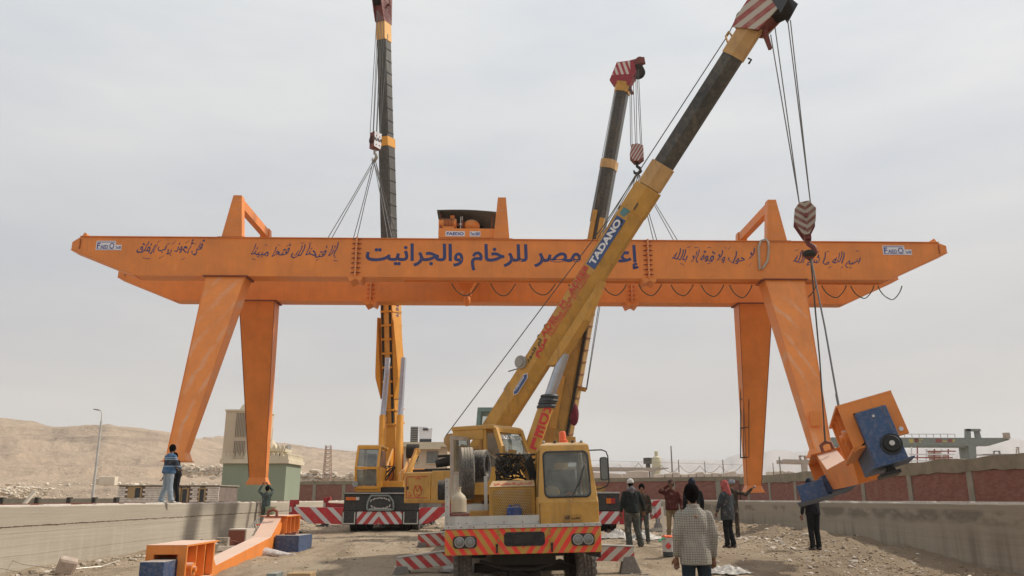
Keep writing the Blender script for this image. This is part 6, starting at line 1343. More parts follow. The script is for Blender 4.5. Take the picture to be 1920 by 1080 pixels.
# slewing frame, cylinders, boom
bx0, bx1 = s_(722, 880, 36.5).x, s_(756, 880, 36.5).x
for x in (s_(709, 910, 34.2).x + .05, s_(757, 910, 36).x): MB().prism([(33.6, 1.95), (39.6, 1.95), (39.6, 3.9), (38.6, 4.1), (36, 2.9), (33.6, 2.6)], 'x', x, x + .08).build('frame_plate', 'yellowB', cb, bevel=.01)
B_(s_(711, 900, 34).x, s_(760, 900, 34).x, 33.5, 33.7, 1.96, 2.3).build('frame_front', 'yellowB', cb, bevel=.02)
rodt = {}
for (pb, pm, pt) in (((713.5, 914), (718, 780), (727.5, 672)), ((745, 912), (750.5, 780), (757, 672))):
    b_, m_, t_ = s_(pb[0], pb[1], 34.4), s_(pm[0], pm[1], 35.4), s_(pt[0], pt[1], 36.2)
    MB().cyl(b_ - (m_ - b_).normalized() * .1, m_, .155, n=20).build('lift_cylinder', 'yellowB', cb, smooth=40); MB().cyl(m_, t_, .12, n=18).build('cylinder_rod', 'chrome', cb, smooth=40)
    MB().cyl(b_ + Vector((-.25, 0, -.05)), b_ + Vector((.25, 0, -.05)), .17, n=16).build('cylinder_pin', 'under', cb, smooth=40)
def slab_boom(parent, p0, p1, secs, mats):
    pass
b0, b1 = s_(741, 885, 38.6), s_(719, 40, 35.2)          # boom foot and head
bd = (b1 - b0).normalized(); BLb = (b1 - b0).length
sv = Vector((1, 0, 0)); sv = (sv - bd * sv.dot(bd)).normalized(); sv = (sv * math.cos(R(-24)) + bd.cross(sv) * math.sin(R(-24))).normalized()   # sideways, turned so that the right cheek shows
uv = sv.cross(bd).normalized();  uv = uv if uv.y > 0 else -uv       # away from the viewer = top side of the boom
REC = [(-.5, -.5), (.5, -.5), (.5, .5), (-.5, .5)]
def sec(m, bp, dd, ln, sa, ub, t0, t1, w, h, w1=None, h1=None, pr=REC, cx_=0, cu=0):
    w1 = w1 or w; h1 = h1 or h; f = lambda t, a, b: [bp + dd * (t * ln) + sa * (x * a + cx_) + ub * (y * b + cu) for x, y in pr]
    return m.loft([f(t0, w, h), f(t1, w1, h1)])
def zt2(z): return (z - b0.z) / (b1.z - b0.z)
tb1, tb2, tb3 = zt2(s_(735, 470, 37.2).z), zt2(s_(733, 262, 36.1).z), zt2(s_(726, 62, 35.3).z)
bo = sec(MB(), b0, bd, BLb, sv, uv, 0, zt2(s_(740, 690, 38).z), .50, .7, .66, .86).build('boom_foot', 'yellowB', cb, bevel=.01)
bs = sec(MB(), b0, bd, BLb, sv, uv, zt2(s_(740, 690, 38).z), tb1, .66, .86, .64, .84).build('boom_base', 'yellowB2', cb, bevel=.01)
um = MB(); 
for x in (-.21, .21): sec(um, b0, bd, BLb, sv, uv, .10, tb1 - .04, .10, .06, cx_=x, cu=-.45)
um.build('boom_rail', 'under', bs)
for i in range(12):
    rm = MB(); t = .10 + i * (tb1 - .12) / 12; sec(rm, b0, bd, BLb, sv, uv, t, t + .004, .56, .10, cu=-.46)
    sec(rm, b0, bd, BLb, sv, uv, t, t + .003, .05, .84, cx_=.33); rm.build('boom_rib', 'yellowB', bs)
for sg in (-1, 1): MB().loft([[b0 + bd * (a * BLb) + sv * (sg * x) + uv * -.55 for a, x in ((.155, .36), (.21, .36), (.33, .44), (.215, .62), (.20, .62))], [b0 + bd * (a * BLb) + sv * (sg * x) + uv * .1 for a, x in ((.155, .36), (.21, .36), (.33, .44), (.215, .62), (.20, .62))]]).build('cylinder_bracket', 'yellowB', cb, bevel=.01)
for i, w_ in enumerate(('tadano', 'faun', 'faun', 'tadano')):
    t = tb1 - .05 - i * .045; text(w_.upper(), 'letter_blue', bs, b0 + bd * (t * BLb) + sv * .335 + uv * .05, bd, -uv if (bd.cross(-uv)).dot(sv) > 0 else uv, .7, .28, bold=.02)
MB().loft([[b0 + bd * (t * BLb) + sv * a + uv * b for t, a, b in ((tb1 - .02, x - .05, -.5), (tb1 - .02, x + .05, -.5), (tb1 + .003, x + .04, -.52), (tb1 + .003, x - .04, -.52))] for x in (-.36,)] + [[b0 + bd * (t * BLb) + sv * a + uv * b for t, a, b in ((tb1 - .02, -.41, .4), (tb1 - .02, -.31, .4), (tb1 + .003, -.32, .4), (tb1 + .003, -.40, .4))]]).build('base_end_lug', 'yellowB', cb)
s2_ = sec(MB(), b0, bd, BLb, sv, uv, tb1, tb2, .52, .68).build('boom_middle_section', 'boom_black', cb, bevel=.008)
s3_ = sec(MB(), b0, bd, BLb, sv, uv, tb2, tb3, .45, .60).build('boom_inner_section', 'boom_black', cb, bevel=.008)
sec(MB(), b0, bd, BLb, sv, uv, tb1 - .003, tb1 + .012, .58, .74).build('boom_collar', 'yellowB', cb, bevel=.006)
sec(MB(), b0, bd, BLb, sv, uv, tb2 - .017, tb2 + .004, .56, .72).build('boom_collar', 'yellowB', cb, bevel=.006)
sec(MB(), b0, bd, BLb, sv, uv, tb3 - .02, tb3 + .022, .50, .64).build('boom_collar', 'yellowB2', cb, bevel=.006)
for so, w_, h_, ta_, tz_ in ((s2_, .52, .68, tb1, tb2), (s3_, .45, .60, tb2, tb3)):
    m = MB()
    for i in range(9):
        t = ta_ + (tz_ - ta_) * (i + .5) / 9; sec(m, b0, bd, BLb, sv, uv, t, t + .0015, .02, h_ * .98, cx_=w_ / 2 + .008)
    sec(m, b0, bd, BLb, sv, uv, ta_ + .01, tz_ - .02, .02, .03, cx_=w_ / 2 + .008, cu=-h_ * .40); m.build('side_rib', 'under', so, kind='stuff')
# head
hc_ = b0 + bd * ((tb3 + .022) * BLb)
for sg in (-1, 1): MB().loft([[hc_ + bd * a + uv * b + sv * (sg * .26) for a, b in ((0, .36), (1.7, .5), (1.9, -.2), (1.1, -.62), (0, -.38))], [hc_ + bd * a + uv * b + sv * (sg * .22) for a, b in ((0, .36), (1.7, .5), (1.9, -.2), (1.1, -.62), (0, -.38))]]).build('head_plate', 'darkred', cb)
sheave(hc_ + bd * 1.1 - uv * .35, .32, .09, 4, 'under', cb, sv); sheave(hc_ + bd * 1.65 + uv * .2, .25, .09, 2, 'under', cb, sv)
MB().loft([[hc_ + bd * a + uv * b + sv * x for a, b in ((-.02, .34), (1.5, .44), (1.6, -.1), (.9, -.4), (-.02, -.36))] for x in (-.215, .215)]).build('head_core', 'darkred', cb)
MB().cyl(hc_ + bd * .9 - sv * .5, hc_ + bd * .9 + sv * .45, .06, n=10).bar(hc_ + bd * .9 - sv * .5, hc_ + bd * .75 - sv * .5, .12).build('head_pin', 'darkred', cb)
gd = MB()
for i in range(5): gd.bar(hc_ + bd * (.2 + i * .2) + sv * .34 + uv * .2, hc_ + bd * (.5 + i * .2) + sv * .44 - uv * .2, .03)
gd.build('head_grating', 'darkred', cb)
# hose loops, rail arm and drum beside the boom foot
hm_ = MB(); r4 = random.Random(8)
for i in range(9):
    a = s_(722 + r4.uniform(-8, 6), 905, 34.0); b = s_(738 + r4.uniform(-6, 8), 875, 34.6); c = (a + b) / 2 + Vector((r4.uniform(-.5, .5), -.2, r4.uniform(-.6, .5)))
    hm_.tube([a.lerp(c, k / 4).lerp(c.lerp(b, k / 4), k / 4) for k in range(5)], .022, 5)
hm_.build('hydraulic_hose', 'under', cb, smooth=60, kind='stuff')
a, b = s_(757, 905, 35.0), s_(782, 846, 35.6); MB().bar(a, b, .12, .22).lathe([(.14, -.06), (.14, .06)], b, 'y', 14).build('rail_arm', 'yellowB2', cb, bevel=.01)
a = s_(775, 846, 37); MB().cyl(a + Vector((-.3, 0, 0)), a + Vector((.25, 0, 0)), .32, n=20).build('winch_drum', 'under', cb, smooth=40); B_(s_(757, 0, 37).x * 0 + s_(760, 890, 37).x, s_(800, 890, 37).x, 36.6, 40.5, 1.95, 2.25).build('rear_deck', 'yellowB', cb, bevel=.02)
st_ = MB()
for i in range(5): st_.box(s_(758, 890, 36).x, s_(772, 890, 36).x + .3, 35.2 + i * .25, 35.4 + i * .25, 1.96 + i * .12, 2.0 + i * .12)
st_.build('deck_step', 'alu', cb)
MB().box(xm - 1.2, xm + 1.2, 39.7, 41.2, 1.95, 3.0).build('counterweight', 'yellowB', cb, bevel=.03)

# ================================================================== RIGHT REAR CRANE (yard coordinates)
cc = thing('truck_crane', 'second black-tailed ochre truck crane behind the front truck, boom leaning right with a red head', 'truck crane', (s_(1090, 990, 32).x, 32, .3), site=True)
x1c = s_(1163, 950, 32).x; x0c = x1c - 2.7; xc = (x0c + x1c) / 2
B_(x0c + .05, x1c - .05, 32.05, 44, .8, 1.5).build('chassis', 'black', cc); B_(x0c, x1c, 32, 32.4, 1.15, 1.80).build('tail_housing', 'black', cc, bevel=.02); B_(x0c - .01, x1c + .01, 31.96, 34, 1.80, 1.86).build('deck_edge', 'alu', cc)
B_(s_(1137, 940, 32).x, s_(1146, 940, 32).x, 31.93, 31.99, 1.42, 1.62).build('tail_lamp', 'lens_orange', cc); B_(s_(1146, 940, 32).x, s_(1154, 940, 32).x, 31.93, 31.99, 1.42, 1.62).build('tail_lamp', 'lens_red', cc)
M['outC'] = stripes('right_outrigger_tape', (.48, .025, .03), (.60, .58, .56), .52, -1.1, off=.1, duty=.5, dust=.15)
B_(x0c, x1c - .05, 31.9, 32.05, .66, 1.12).build('tail_board', 'outC', cc)
for y in (33.4, 34.8, 40.5, 42.0):
    for sg in (-1, 1): wheel(cc, (xc + sg * 1.2, y, .88), .54, .30, 'tyre', sg, dual=True, lugs=0)
xo = s_(1236, 960, 32.0).x
o = MB().prism([(x1c - .2, .66), (x1c - .2, 1.16), (xo, 1.22), (xo, .92), (xo - .7, .68)], 'y', 32.1, 32.4).build('outrigger', 'outC', cc, bevel=.01); B_(x1c - .3, s_(1183, 960, 32).x, 32.08, 32.42, .64, 1.17).build('outrigger_sleeve', 'red', cc)
MB().box(xo - .1, xo + .1, 32.0, 32.35, .86, 1.42).prism([(xo - .25, 1.38), (xo - .1, 1.28), (xo + .12, 1.42), (xo + .1, 1.56), (xo - .25, 1.50)], 'y', 32.05, 32.3).build('jack_housing', 'outC', o, bevel=.01)
MB().cyl((xo, 32.2, .45), (xo, 32.2, .9), .085, n=14).build('jack_rod', 'chrome', o, smooth=40); MB().lathe([(.42, 0), (.42, .05), (.17, .16), (.12, .32)], (xo, 32.2, .36), 'z', 18).build('jack_pad', 'pad', o, smooth=40); B_(xo - .48, xo + .5, 31.8, 32.7, .34, .39).build('pad_plank', 'wood', o)
M['oliveC'] = paint('dirty_olive_ochre', (.36, .205, .04), .6, .35, .25, .6, scale=1.2)
e0, e1 = s_(1046, 838, 38.5), s_(1168, 158, 34.6)
e00 = e0 - (e1 - e0).normalized() * 1.6
ed = (e1 - e00).normalized(); EL = (e1 - e00).length
es = Vector((1, 0, 0)); es = (es - ed * es.dot(ed)).normalized(); es = (es * math.cos(R(-20)) + ed.cross(es) * math.sin(R(-20))).normalized(); eu = es.cross(ed).normalized(); eu = eu if eu.y > 0 else -eu
def et(px, py):
    best = min(range(0, 400), key=lambda i: (lambda q: (q[0] - px) ** 2 + (q[1] - py) ** 2)(proj(s2w(e00 + ed * (i / 400 * EL))))); return best / 400
t1c, t2c, t3c = et(1118, 415), et(1135, 308), et(1166, 165)
OCT = [(-.5, -.2), (-.28, -.5), (.28, -.5), (.5, -.2), (.5, .5), (-.5, .5)]
def es_(t0, t1, w, h, **k):
    w *= 1.06; h *= 1.06; return sec(MB(), e00, ed, EL, es, eu, t0, t1, w, h, pr=OCT, **k)
eb = es_(0, t1c - .05, .95, 1.05).build('boom_base', 'oliveC', cc, bevel=.01)
es_(t1c - .06, t1c + .0, .5, .7, cx_=-.0, cu=.1).build('boom_collar', 'tan', eb)
MB().loft([[e00 + ed * (t * EL) + es * a + eu * -.56 for t, a in ((.02, -.9), (.25, -.52), (.28, -.2), (.05, -.1))], [e00 + ed * (t * EL) + es * a + eu * -.1 for t, a in ((.02, -.9), (.25, -.52), (.28, -.2), (.05, -.1))]]).build('side_gusset', 'yellowA_dark', eb, bevel=.01)
MB().loft([[e00 + ed * (t * EL) + es * a + eu * -.60 for t, a in ((.13, -.42), (.26, -.42), (.26, -.1), (.13, -.1))], [e00 + ed * (t * EL) + es * a + eu * -.3 for t, a in ((.13, -.42), (.26, -.42), (.26, -.1), (.13, -.1))]]).build('side_box', 'yellowA', eb, bevel=.01)
m = MB()
for k in (.46, .40): sec(m, e00, ed, EL, es, eu, .12, t1c - .08, .06, .12, cx_=k, cu=-.42)
m.build('boom_rail', 'under', eb); m = MB()
for i in range(11): sec(m, e00, ed, EL, es, eu, .12 + i * .03, .122 + i * .03, .05, .9, cx_=.52)
m.build('side_rib', 'red_oxide', eb)
q = e00 + ed * (.235 * EL); MB().bar(q + es * .4, q + es * .85, .14, .2).build('rope_bracket', 'yellowA', eb)
MB().cbox(q - ed * 2.6 + es * .62 - eu * .3, (.5, .4, .65)).build('valve_box', 'yellowA', eb, bevel=.01); MB().sphere(q - ed * 1.2 + es * .55 - eu * .3, .34, 10, 8, (.7, .6, 1.6)).build('red_cloth', plain('dark_red_cloth', (.14, .015, .03), .95, .2), eb, smooth=60)
es_(t1c - .1, t2c, .64, .84).build('boom_middle_section', 'boom_black', cc, bevel=.008); es_(t2c, t3c, .54, .70).build('boom_inner_section', 'boom_black', cc, bevel=.008)
es_(t2c - .012, t2c + .010, .70, .86).build('boom_collar', 'tan', cc, bevel=.006); es_(t3c - .012, t3c + .012, .62, .76).build('boom_collar', 'yellowA', cc, bevel=.006)
for cx_, tt in ((-.12, .07), (.28, .02)): sec(MB(), e00, ed, EL, es, eu, t1c - .09, t1c + tt * .35, .22, .16, cx_=cx_, cu=-.48).build('end_lug', 'yellowA', cc, bevel=.01)
he = e00 + ed * (t3c * EL)
M['headC'] = stripes('right_head_stripes', (.36, .035, .05), (.60, .55, .53), .72, 3.2, off=0, dust=.15)
hpts = [(.1, -.48), (.25, -.62), (1.15, -.42), (1.30, .35), (.75, .62), (.12, .35)]
MB().loft([[he + ed * a + es * b - eu * .30 for a, b in hpts], [he + ed * a + es * b + eu * .30 for a, b in hpts]]).build('head_box', plain('head_red', (.30, .035, .05), .6, .2), cc, bevel=.015)
MB().loft([[he + ed * a + es * b - eu * .315 for a, b in ((.50, -.54), (1.12, -.40), (1.24, .22), (.62, .34))], [he + ed * a + es * b - eu * .303 for a, b in ((.50, -.54), (1.12, -.40), (1.24, .22), (.62, .34))]]).build('stripe_plate', 'headC', cc)
shc2 = he + ed * .85 + es * .62; sheave(shc2 + eu * 0, .32, .09, 4, 'under', cc, eu.cross(ed).cross(ed)); sheave(he + ed * 1.35 + es * .62, .22, .09, 2, 'darkred', cc, eu.cross(ed).cross(ed))
MB().bar(he + ed * 1.2 + es * .2, he + ed * 1.42 + es * .85, .2, .3).build('head_arm', 'darkred', cc); MB().bar(he + ed * .1 + es * .3, he - ed * .25 + es * .55, .12, .12).build('head_arm', 'darkred', cc)
MB().box(xc - 1, xc + 1, 33.5, 41, 1.84, 2.1).build('turntable', 'yellowA_dark', cc); 
for px, yy in ((1080, 0), (1102, 0)): pass
r_ = MB(); 
for off_ in (0, .10): r_.tube([e00 + ed * (.235 * EL) + es * (.85 + off_ * .3), e00 + ed * (t1c * EL) + es * (.62 + off_)], .018, 5)
r_.tube([e00 + ed * (t1c * EL) + es * -.48 + eu * .3, he + es * -.42 + eu * .3], .016, 5).build('winch_rope', 'rope', cc)
# hook blocks and slings of the two rear cranes
M['hookC'] = stripes('small_hook_stripes', (.24, .04, .035), (.45, .41, .38), .24, -1.6, off=0, dust=.2)
def small_hook(name, lab, px, pt, pb, d, w, mat_, top_pts, white_side=True):
    a, b = at(px, pt, d), at(px, pb, d); h = a.z - b.z
    t = thing(name, lab, 'hook block', (a.x, d, b.z), rot=(0, 0, R(-42 if white_side else -10)))
    hexp = [(-w / 2, h * .30), (-w * .35, h * .95), (w * .1, h), (w / 2, h * .85), (w / 2, h * .2), (w * .15, 0), (-w * .2, 0)]
    if white_side:                                     # square red block, its right cheek white and punched with holes
        MB().prism([(-.17, .04), (.10, 0), (.17, .12), (.17, h), (-.17, h)], 'y', -.20, .20).build('block_core', 'darkred', t, bevel=.01)
        ck = MB().prism([(-.20, .08), (.16, .02), (.20, .2), (.20, h * .98), (-.20, h * .98)], 'x', .172, .19).build('side_plate', 'sign_white', t)
        hm2 = MB()
        for i in range(3):
            for j in (-.09, .09): hm2.cyl((.19, j, .18 + i * .22), (.196, j, .18 + i * .22), .035, n=8)
        hm2.build('plate_hole', 'darkred', ck, kind='stuff')
    else:
        for sg in (-1, 1): MB().prism(hexp, 'y', sg * .24 - .015, sg * .24 + .015).build('side_plate', mat_ if sg < 0 else 'darkred', t, bevel=.006)
        MB().prism([(x * .97, z * .97 + .01) for x, z in hexp], 'y', -.12, .12).build('block_core', 'darkred', t)
    for i in range(3): sheave(Vector((0, -.16 + i * .16, h * .55)), w * .42, .1, 1, 'under', t, Vector((0, 1, 0)))
    MB().tube([(0, 0, .02), (0, 0, -.18), (.12, 0, -.28), (.14, 0, -.42), (.0, 0, -.54), (-.13, 0, -.48), (-.16, 0, -.36)], [.07, .07, .075, .08, .08, .06, .03], 10).build('hook', 'rim' if white_side else 'under', t, smooth=60)
    m = MB()
    for i, (qx, qy, qd) in enumerate(top_pts): 
        k = i / (len(top_pts) - 1) - .5; m.cyl(Vector((a.x + k * w * .9, d + (.15 if i % 2 else -.15), a.z - h * .1)) - Vector((a.x, d, b.z)), at(qx, qy, qd) - Vector((a.x, d, b.z)), .016, n=5)
    rr = m.build('hoist_rope', 'rope', None, off=(0, 0, 0), kind='stuff'); rr.parent = t; rr.matrix_parent_inverse = Matrix.Rotation(-t.rotation_euler[2], 4, 'Z'); return Vector((a.x, d, b.z - .5))
hB = small_hook('hook_block', 'dark red hook block with pale punched side, hanging from the left upright boom', 704.5, 250, 281, 34.0, .52, 'darkred', [(707, 20, 34.2), (709, 20, 34.3), (712, 25, 34.2), (714, 30, 34.2), (717, 32, 34.3), (720, 40, 34.4), (727, 64, 34.6)])
hC = small_hook('hook_block', 'small red and white striped hook block hanging from the right leaning boom', 1193, 273, 305, 33.2, .62, 'hookC' if 'hookC' in M else 'darkred', [(1181, 160, 33.4), (1184, 160, 33.4), (1187, 140, 33.4), (1192, 132, 33.4), (1194, 132, 33.4), (1197, 130, 33.4)], False)
def slingset(h, ends, lab):
    for (px, py, d), lb in zip(ends, lab):
        e_ = at(px, py, d); m = MB()
        for k in (-.04, .04): m.tube([h + Vector((k, 0, 0)), h.lerp(e_, .5) + Vector((k, 0, -.02)), e_ + Vector((k * 2, 0, 0))], .018, 5)
        tag(m.build('wire_sling', 'rope'), lb, 'sling')
slingset(hB, [(618, 447, 30.5), (666, 447, 34.7), (731, 447, 30.7), (741, 447, 34.9)], ['leftmost long sling from the left hook block down to the near girder', 'steep sling from the left hook block to the far girder, left of the boom', 'sling crossing before the dark upright boom down to the near girder', 'rightmost sling of the left hook block, ending at the far girder'])
slingset(hC, [(1229, 453, 34.8), (1268, 453, 30.9), (1120, 453, 34.8), (1160, 453, 31)], ['steep sling just right of the ochre boom, leading to the far girder', 'rightmost slanting sling leading from the right hook block to the near girder', 'sling from the right hook block hidden mostly behind the ochre boom, far girder', 'sling from the right hook block hidden mostly behind the ochre boom, near girder'])
# teal glazed cab of a machine parked behind the front truck
gm = thing('loader', 'teal framed glass cab of a machine parked behind the front crane, only its top showing', 'loader', at(926, 990, 25.5)); z0g, z1g = at(926, 803, 25.5).z, at(926, 766, 25.5).z; xa, xb = at(892, 800, 25.5).x, at(959, 800, 25.5).x; xa2, xb2 = at(899, 766, 25.5).x, at(950, 766, 25.5).x
fm = MB()
for y in (25.5, 26.9):
    for a, b in ((xa, xa2), (xb, xb2)): fm.bar((a, y, z0g - .9), (b, y, z1g), .12)
fm.box(xa2 - .05, xb2 + .05, 25.42, 27.0, z1g - .10, z1g + .03).build('cab_frame', plain('teal_paint', (.17, .25, .23), .6), gm, bevel=.01)
MB().add([(xa, 25.52, z0g - .8), (xb, 25.52, z0g - .8), (xb2, 25.52, z1g - .1), (xa2, 25.52, z1g - .1)], [(0, 1, 2, 3)]).build('window', 'glass', gm)
MB().box(xa - .1, xb + .1, 25.4, 28.5, 1.0, z0g - .85).build('body', plain('teal_body', (.15, .22, .20), .6), gm, bevel=.03)
for x in (xa + .1, xb - .1):
    for y in (25.9, 28.0): wheel(gm, (x, y, .9), .55, .35, 'tyre', 1, lugs=0)

# ================================================================== PEOPLE
def remesh(mb, name, mat, parent, vox, smooth=2):
    o = mb.build(name, mat, None, off=(0, 0, 0)); md = o.modifiers.new('r', 'REMESH'); md.mode = 'VOXEL'; md.voxel_size = vox; md.use_smooth_shade = True
    s2 = o.modifiers.new('s', 'SMOOTH'); s2.iterations = smooth; s2.factor = .5
    dg = bpy.context.evaluated_depsgraph_get(); dg.update(); me = bpy.data.meshes.new_from_object(o.evaluated_get(dg)); old = o.data; o.modifiers.clear(); o.data = me; bpy.data.meshes.remove(old); me.name = name
    me.shade_smooth(); 
    if parent: o.parent = parent
    OFF[o] = Vector((0, 0, 0)); return o
def cap(m, p, q, r0, r1, n=10, sq=1.0):
    """tapered capsule"""
    p, q = Vector(p), Vector(q); d = (q - p); L = d.length; d.normalize(); a, b = perp(d); prof = []
    for i in range(4): t = i / 3 * math.pi / 2; prof.append((-r0 * math.cos(t), r0 * max(.02, math.sin(t))))
    for i in range(4): t = i / 3 * math.pi / 2; prof.append((L + r1 * math.sin(t), r1 * max(.02, math.cos(t))))
    m.loft([[p + d * h + a * (math.cos(2 * math.pi * k / n) * r) + b * (math.sin(2 * math.pi * k / n) * r * sq) for k in range(n)] for h, r in prof]); return m
def cloth(name, c, var=.2, stains=None):
    s = NT(name); n = s.noise(7, 5, .65); n2 = s.noise(28, 3, .6, stretch=(1, 1, .35)); cc = s.n('ShaderNodeVectorMath', operation='SCALE'); cc.inputs[0].default_value = c; s.l(s.rng(n, .3, .7, 1 - var, 1 + var), cc.inputs['Scale'])
    col = s.mix(s.rng(n, .55, .78, 0, .5), cc.outputs[0], stains or DUST); s.bump(s.math('ADD', s.math('MULTIPLY', n, 2), s.math('MULTIPLY', n2, .7)), .9, .035); return s.done(col, .95, spec=.15)
M['skin'] = plain('brown_skin', (.20, .095, .055), .55, .08, 20, bump=.1); M['hair'] = cloth('black_hair', (.006, .005, .005), .3, (.012, .010, .009)); M['hair'].node_tree.nodes['Principled BSDF'].inputs['Specular IOR Level'].default_value = .05
M['shoe'] = plain('dusty_shoe', (.07, .055, .045), .8, .3); M['eye'] = plain('eye_dark', (.02, .015, .012), .2, bump=0)
def person(label, pos, yaw, H=1.74, pose=None, top=None, pants=None, shirt_long=.0, hat=None, hatmat=None, hood=None, vox=.018, loose=1.0, bulk=1.0, headyaw=0, shoe='shoe', lean=0, collar=None, cuff=True):
    """local: x right hand, y ahead, z up. pose gives elbow and wrist of both arms, knees and ankles"""
    P = dict(eL=(-.235, -.03, 1.16), wL=(-.245, .06, .90), eR=(.235, -.03, 1.16), wR=(.245, .06, .90), kL=(-.11, .03, .50), aL=(-.13, -.02, .09), kR=(.11, .03, .50), aR=(.13, -.02, .09), hipx=.09, head=(0, .02, 0), hip=(0, 0, 0))
    P.update(pose or {}); k = H / 1.75
    def J(n): return Vector(P[n]) * k
    hd_ = Vector((0, .03, 1.635)) * k + Vector(P['head']); nk = Vector((0, 0, 1.50)) * k + Vector(P['head']) * .4; ch = Vector((0, 0, 1.30)) * k + Vector((0, lean, 0)) * .6; hp = Vector((0, 0, .95)) * k + Vector(P['hip']); shz = 1.375 * k
    sL, sR = Vector((-.175 * k * bulk, lean, shz)), Vector((.175 * k * bulk, lean, shz)); hL, hR = hp + Vector((-P['hipx'] * k, 0, -.03)), hp + Vector((P['hipx'] * k, 0, -.03))
    # skin: one body
    b = MB(); b.sphere(hd_, .092 * k, 16, 12, (.86, 1.0, 1.2)); cap(b, hd_ + Vector((0, .035, -.05)) * k, hd_ + Vector((0, .055, -.085)) * k, .048 * k, .034 * k); cap(b, nk - Vector((0, 0, .10 * k)), hd_ - Vector((0, .012, .05)), .058 * k, .052 * k)
    cap(b, hd_ + Vector((0, .088, .012)) * k, hd_ + Vector((0, .108, -.022)) * k, .010 * k, .016 * k, 8)
    for sg in (-1, 1): b.sphere(hd_ + Vector((sg * .080, -.005, -.012)) * k, .026 * k, 8, 6, (.35, .8, 1.25))
    cap(b, ch, hp, .12 * k, .12 * k); cap(b, ch + Vector((0, 0, .06)), nk - Vector((0, 0, .06)), .12 * k, .06 * k)
    for s_, e_, w_ in ((sL, 'eL', 'wL'), (sR, 'eR', 'wR')): cap(b, s_, J(e_), .045 * k, .038 * k); cap(b, J(e_), J(w_), .038 * k, .026 * k)
    for h_, kn, an in ((hL, 'kL', 'aL'), (hR, 'kR', 'aR')): cap(b, h_, J(kn), .07 * k, .05 * k); cap(b, J(kn), J(an), .05 * k, .035 * k)
    for e_, w_, sg in (('eL', 'wL', -1), ('eR', 'wR', 1)):       # hands: palm, four unequal curled fingers and a thumb from the side
        w = J(w_); f = (w - J(e_)).normalized(); sd, up_ = perp(f, Vector((0, 1, 0)) if abs(f.z) > .6 else Vector((0, 0, 1))); pc = w + f * .05 * k
        cap(b, w + f * .01, w + f * .075 * k, .024 * k, .034 * k, 10, .62)
        for i, ln in enumerate((.062, .074, .069, .052)):
            r0 = w + f * .085 * k + sd * ((i - 1.5) * .019 * k); r1 = r0 + f * ln * .55 * k + up_ * .010 * k * sg; r2 = r1 + f * ln * .35 * k + up_ * .022 * k * sg; cap(b, r0, r1, .0098 * k, .009 * k, 7); cap(b, r1, r2, .009 * k, .0075 * k, 7)
        t0 = w + f * .035 * k - sd * .028 * k; t1 = t0 + f * .035 * k - sd * .028 * k; cap(b, t0, t1, .013 * k, .011 * k, 7); cap(b, t1, t1 + f * .028 * k + up_ * .008 * sg, .011 * k, .009 * k, 7)
    body = remesh(b, 'person', 'skin', None, min(vox * .55, .010), 1)
    body.location = pos; body.rotation_euler = (0, 0, yaw); tag(body, label, 'person')
    # trousers
    t = MB(); L = loose; t.sphere(hp + Vector((0, -.01, 0)), .135 * k, 14, 10, (1.15 * bulk, .90, .85)); 
    for h_, kn, an in ((hL, 'kL', 'aL'), (hR, 'kR', 'aR')):
        cap(t, h_, J(kn), .098 * k * L, .072 * k * L, 12); cap(t, J(kn), J(an) + Vector((0, -.01, .03)), .072 * k * L, .066 * k * L, 12); cap(t, J(an) + Vector((0, -.01, .06)), J(an) + Vector((0, .0, .015)), .066 * k * L, .078 * k * L, 12)
    remesh(t, 'trousers', pants, body, vox * .8, 3)
    # upper garment
    u = MB(); a = [Vector((0, lean * .9, 1.40)) * 1, None]; L0 = []
    zz = [(1.49, .070, .066), (1.455, .115, .085), (1.415, .155, .10), (1.36, .188, .115), (1.28, .20, .125), (1.15, .188, .13), (1.02, .185, .152), (.93 - shirt_long * .3, .192, .162), (.90 - shirt_long, .195, .158)]
    for z, rx, ry in zz:
        q = Vector((0, lean * max(0, (z - .95) / .5), z * k)) + Vector(P['hip']) * (1 - min(1, max(0, (z - .9) / .5))); L0.append([q + Vector((math.cos(2 * math.pi * i / 20) * rx * k * bulk * (1 + .02 * math.sin(i * 3 + z * 20)), math.sin(2 * math.pi * i / 20) * ry * k * bulk * (1 + .03 * math.sin(i * 2 + z * 14)), 0)) for i in range(20)])
    u.loft(L0)
    for s_, e_, w_ in ((sL, 'eL', 'wL'), (sR, 'eR', 'wR')):
        cap(u, s_, J(e_), .066 * k * bulk, .057 * k * bulk, 12); wv = J(w_) - (J(w_) - J(e_)).normalized() * .035; cap(u, J(e_), wv, .058 * k * bulk, .046 * k, 12)
    remesh(u, 'jacket', top, body, vox * .8, 3)
    if collar: MB().lathe([(.068 * k, -.03), (.085 * k, -.02), (.080 * k, .03), (.066 * k, .035)], nk + Vector((0, 0, -.02)), 'z', 18).build('collar', collar, body, smooth=60)
    for an in ('aL', 'aR'):
        q = J(an); m = MB(); cap(m, q + Vector((0, -.05, -.045)) * k, q + Vector((0, .13, -.055)) * k, .045 * k, .036 * k, 10, .8); cap(m, q + Vector((0, -.03, .0)), q + Vector((0, -.03, -.04)), .048 * k, .05 * k); remesh(m, 'shoe', shoe, body, .014, 1)
    for sg in (-1, 1): MB().sphere(hd_ + Vector((sg * .034, .088, .020)) * k, .010 * k, 8, 6).build('eye', 'eye', body, off=(0, 0, 0))
    # hair or headgear
    h = MB()
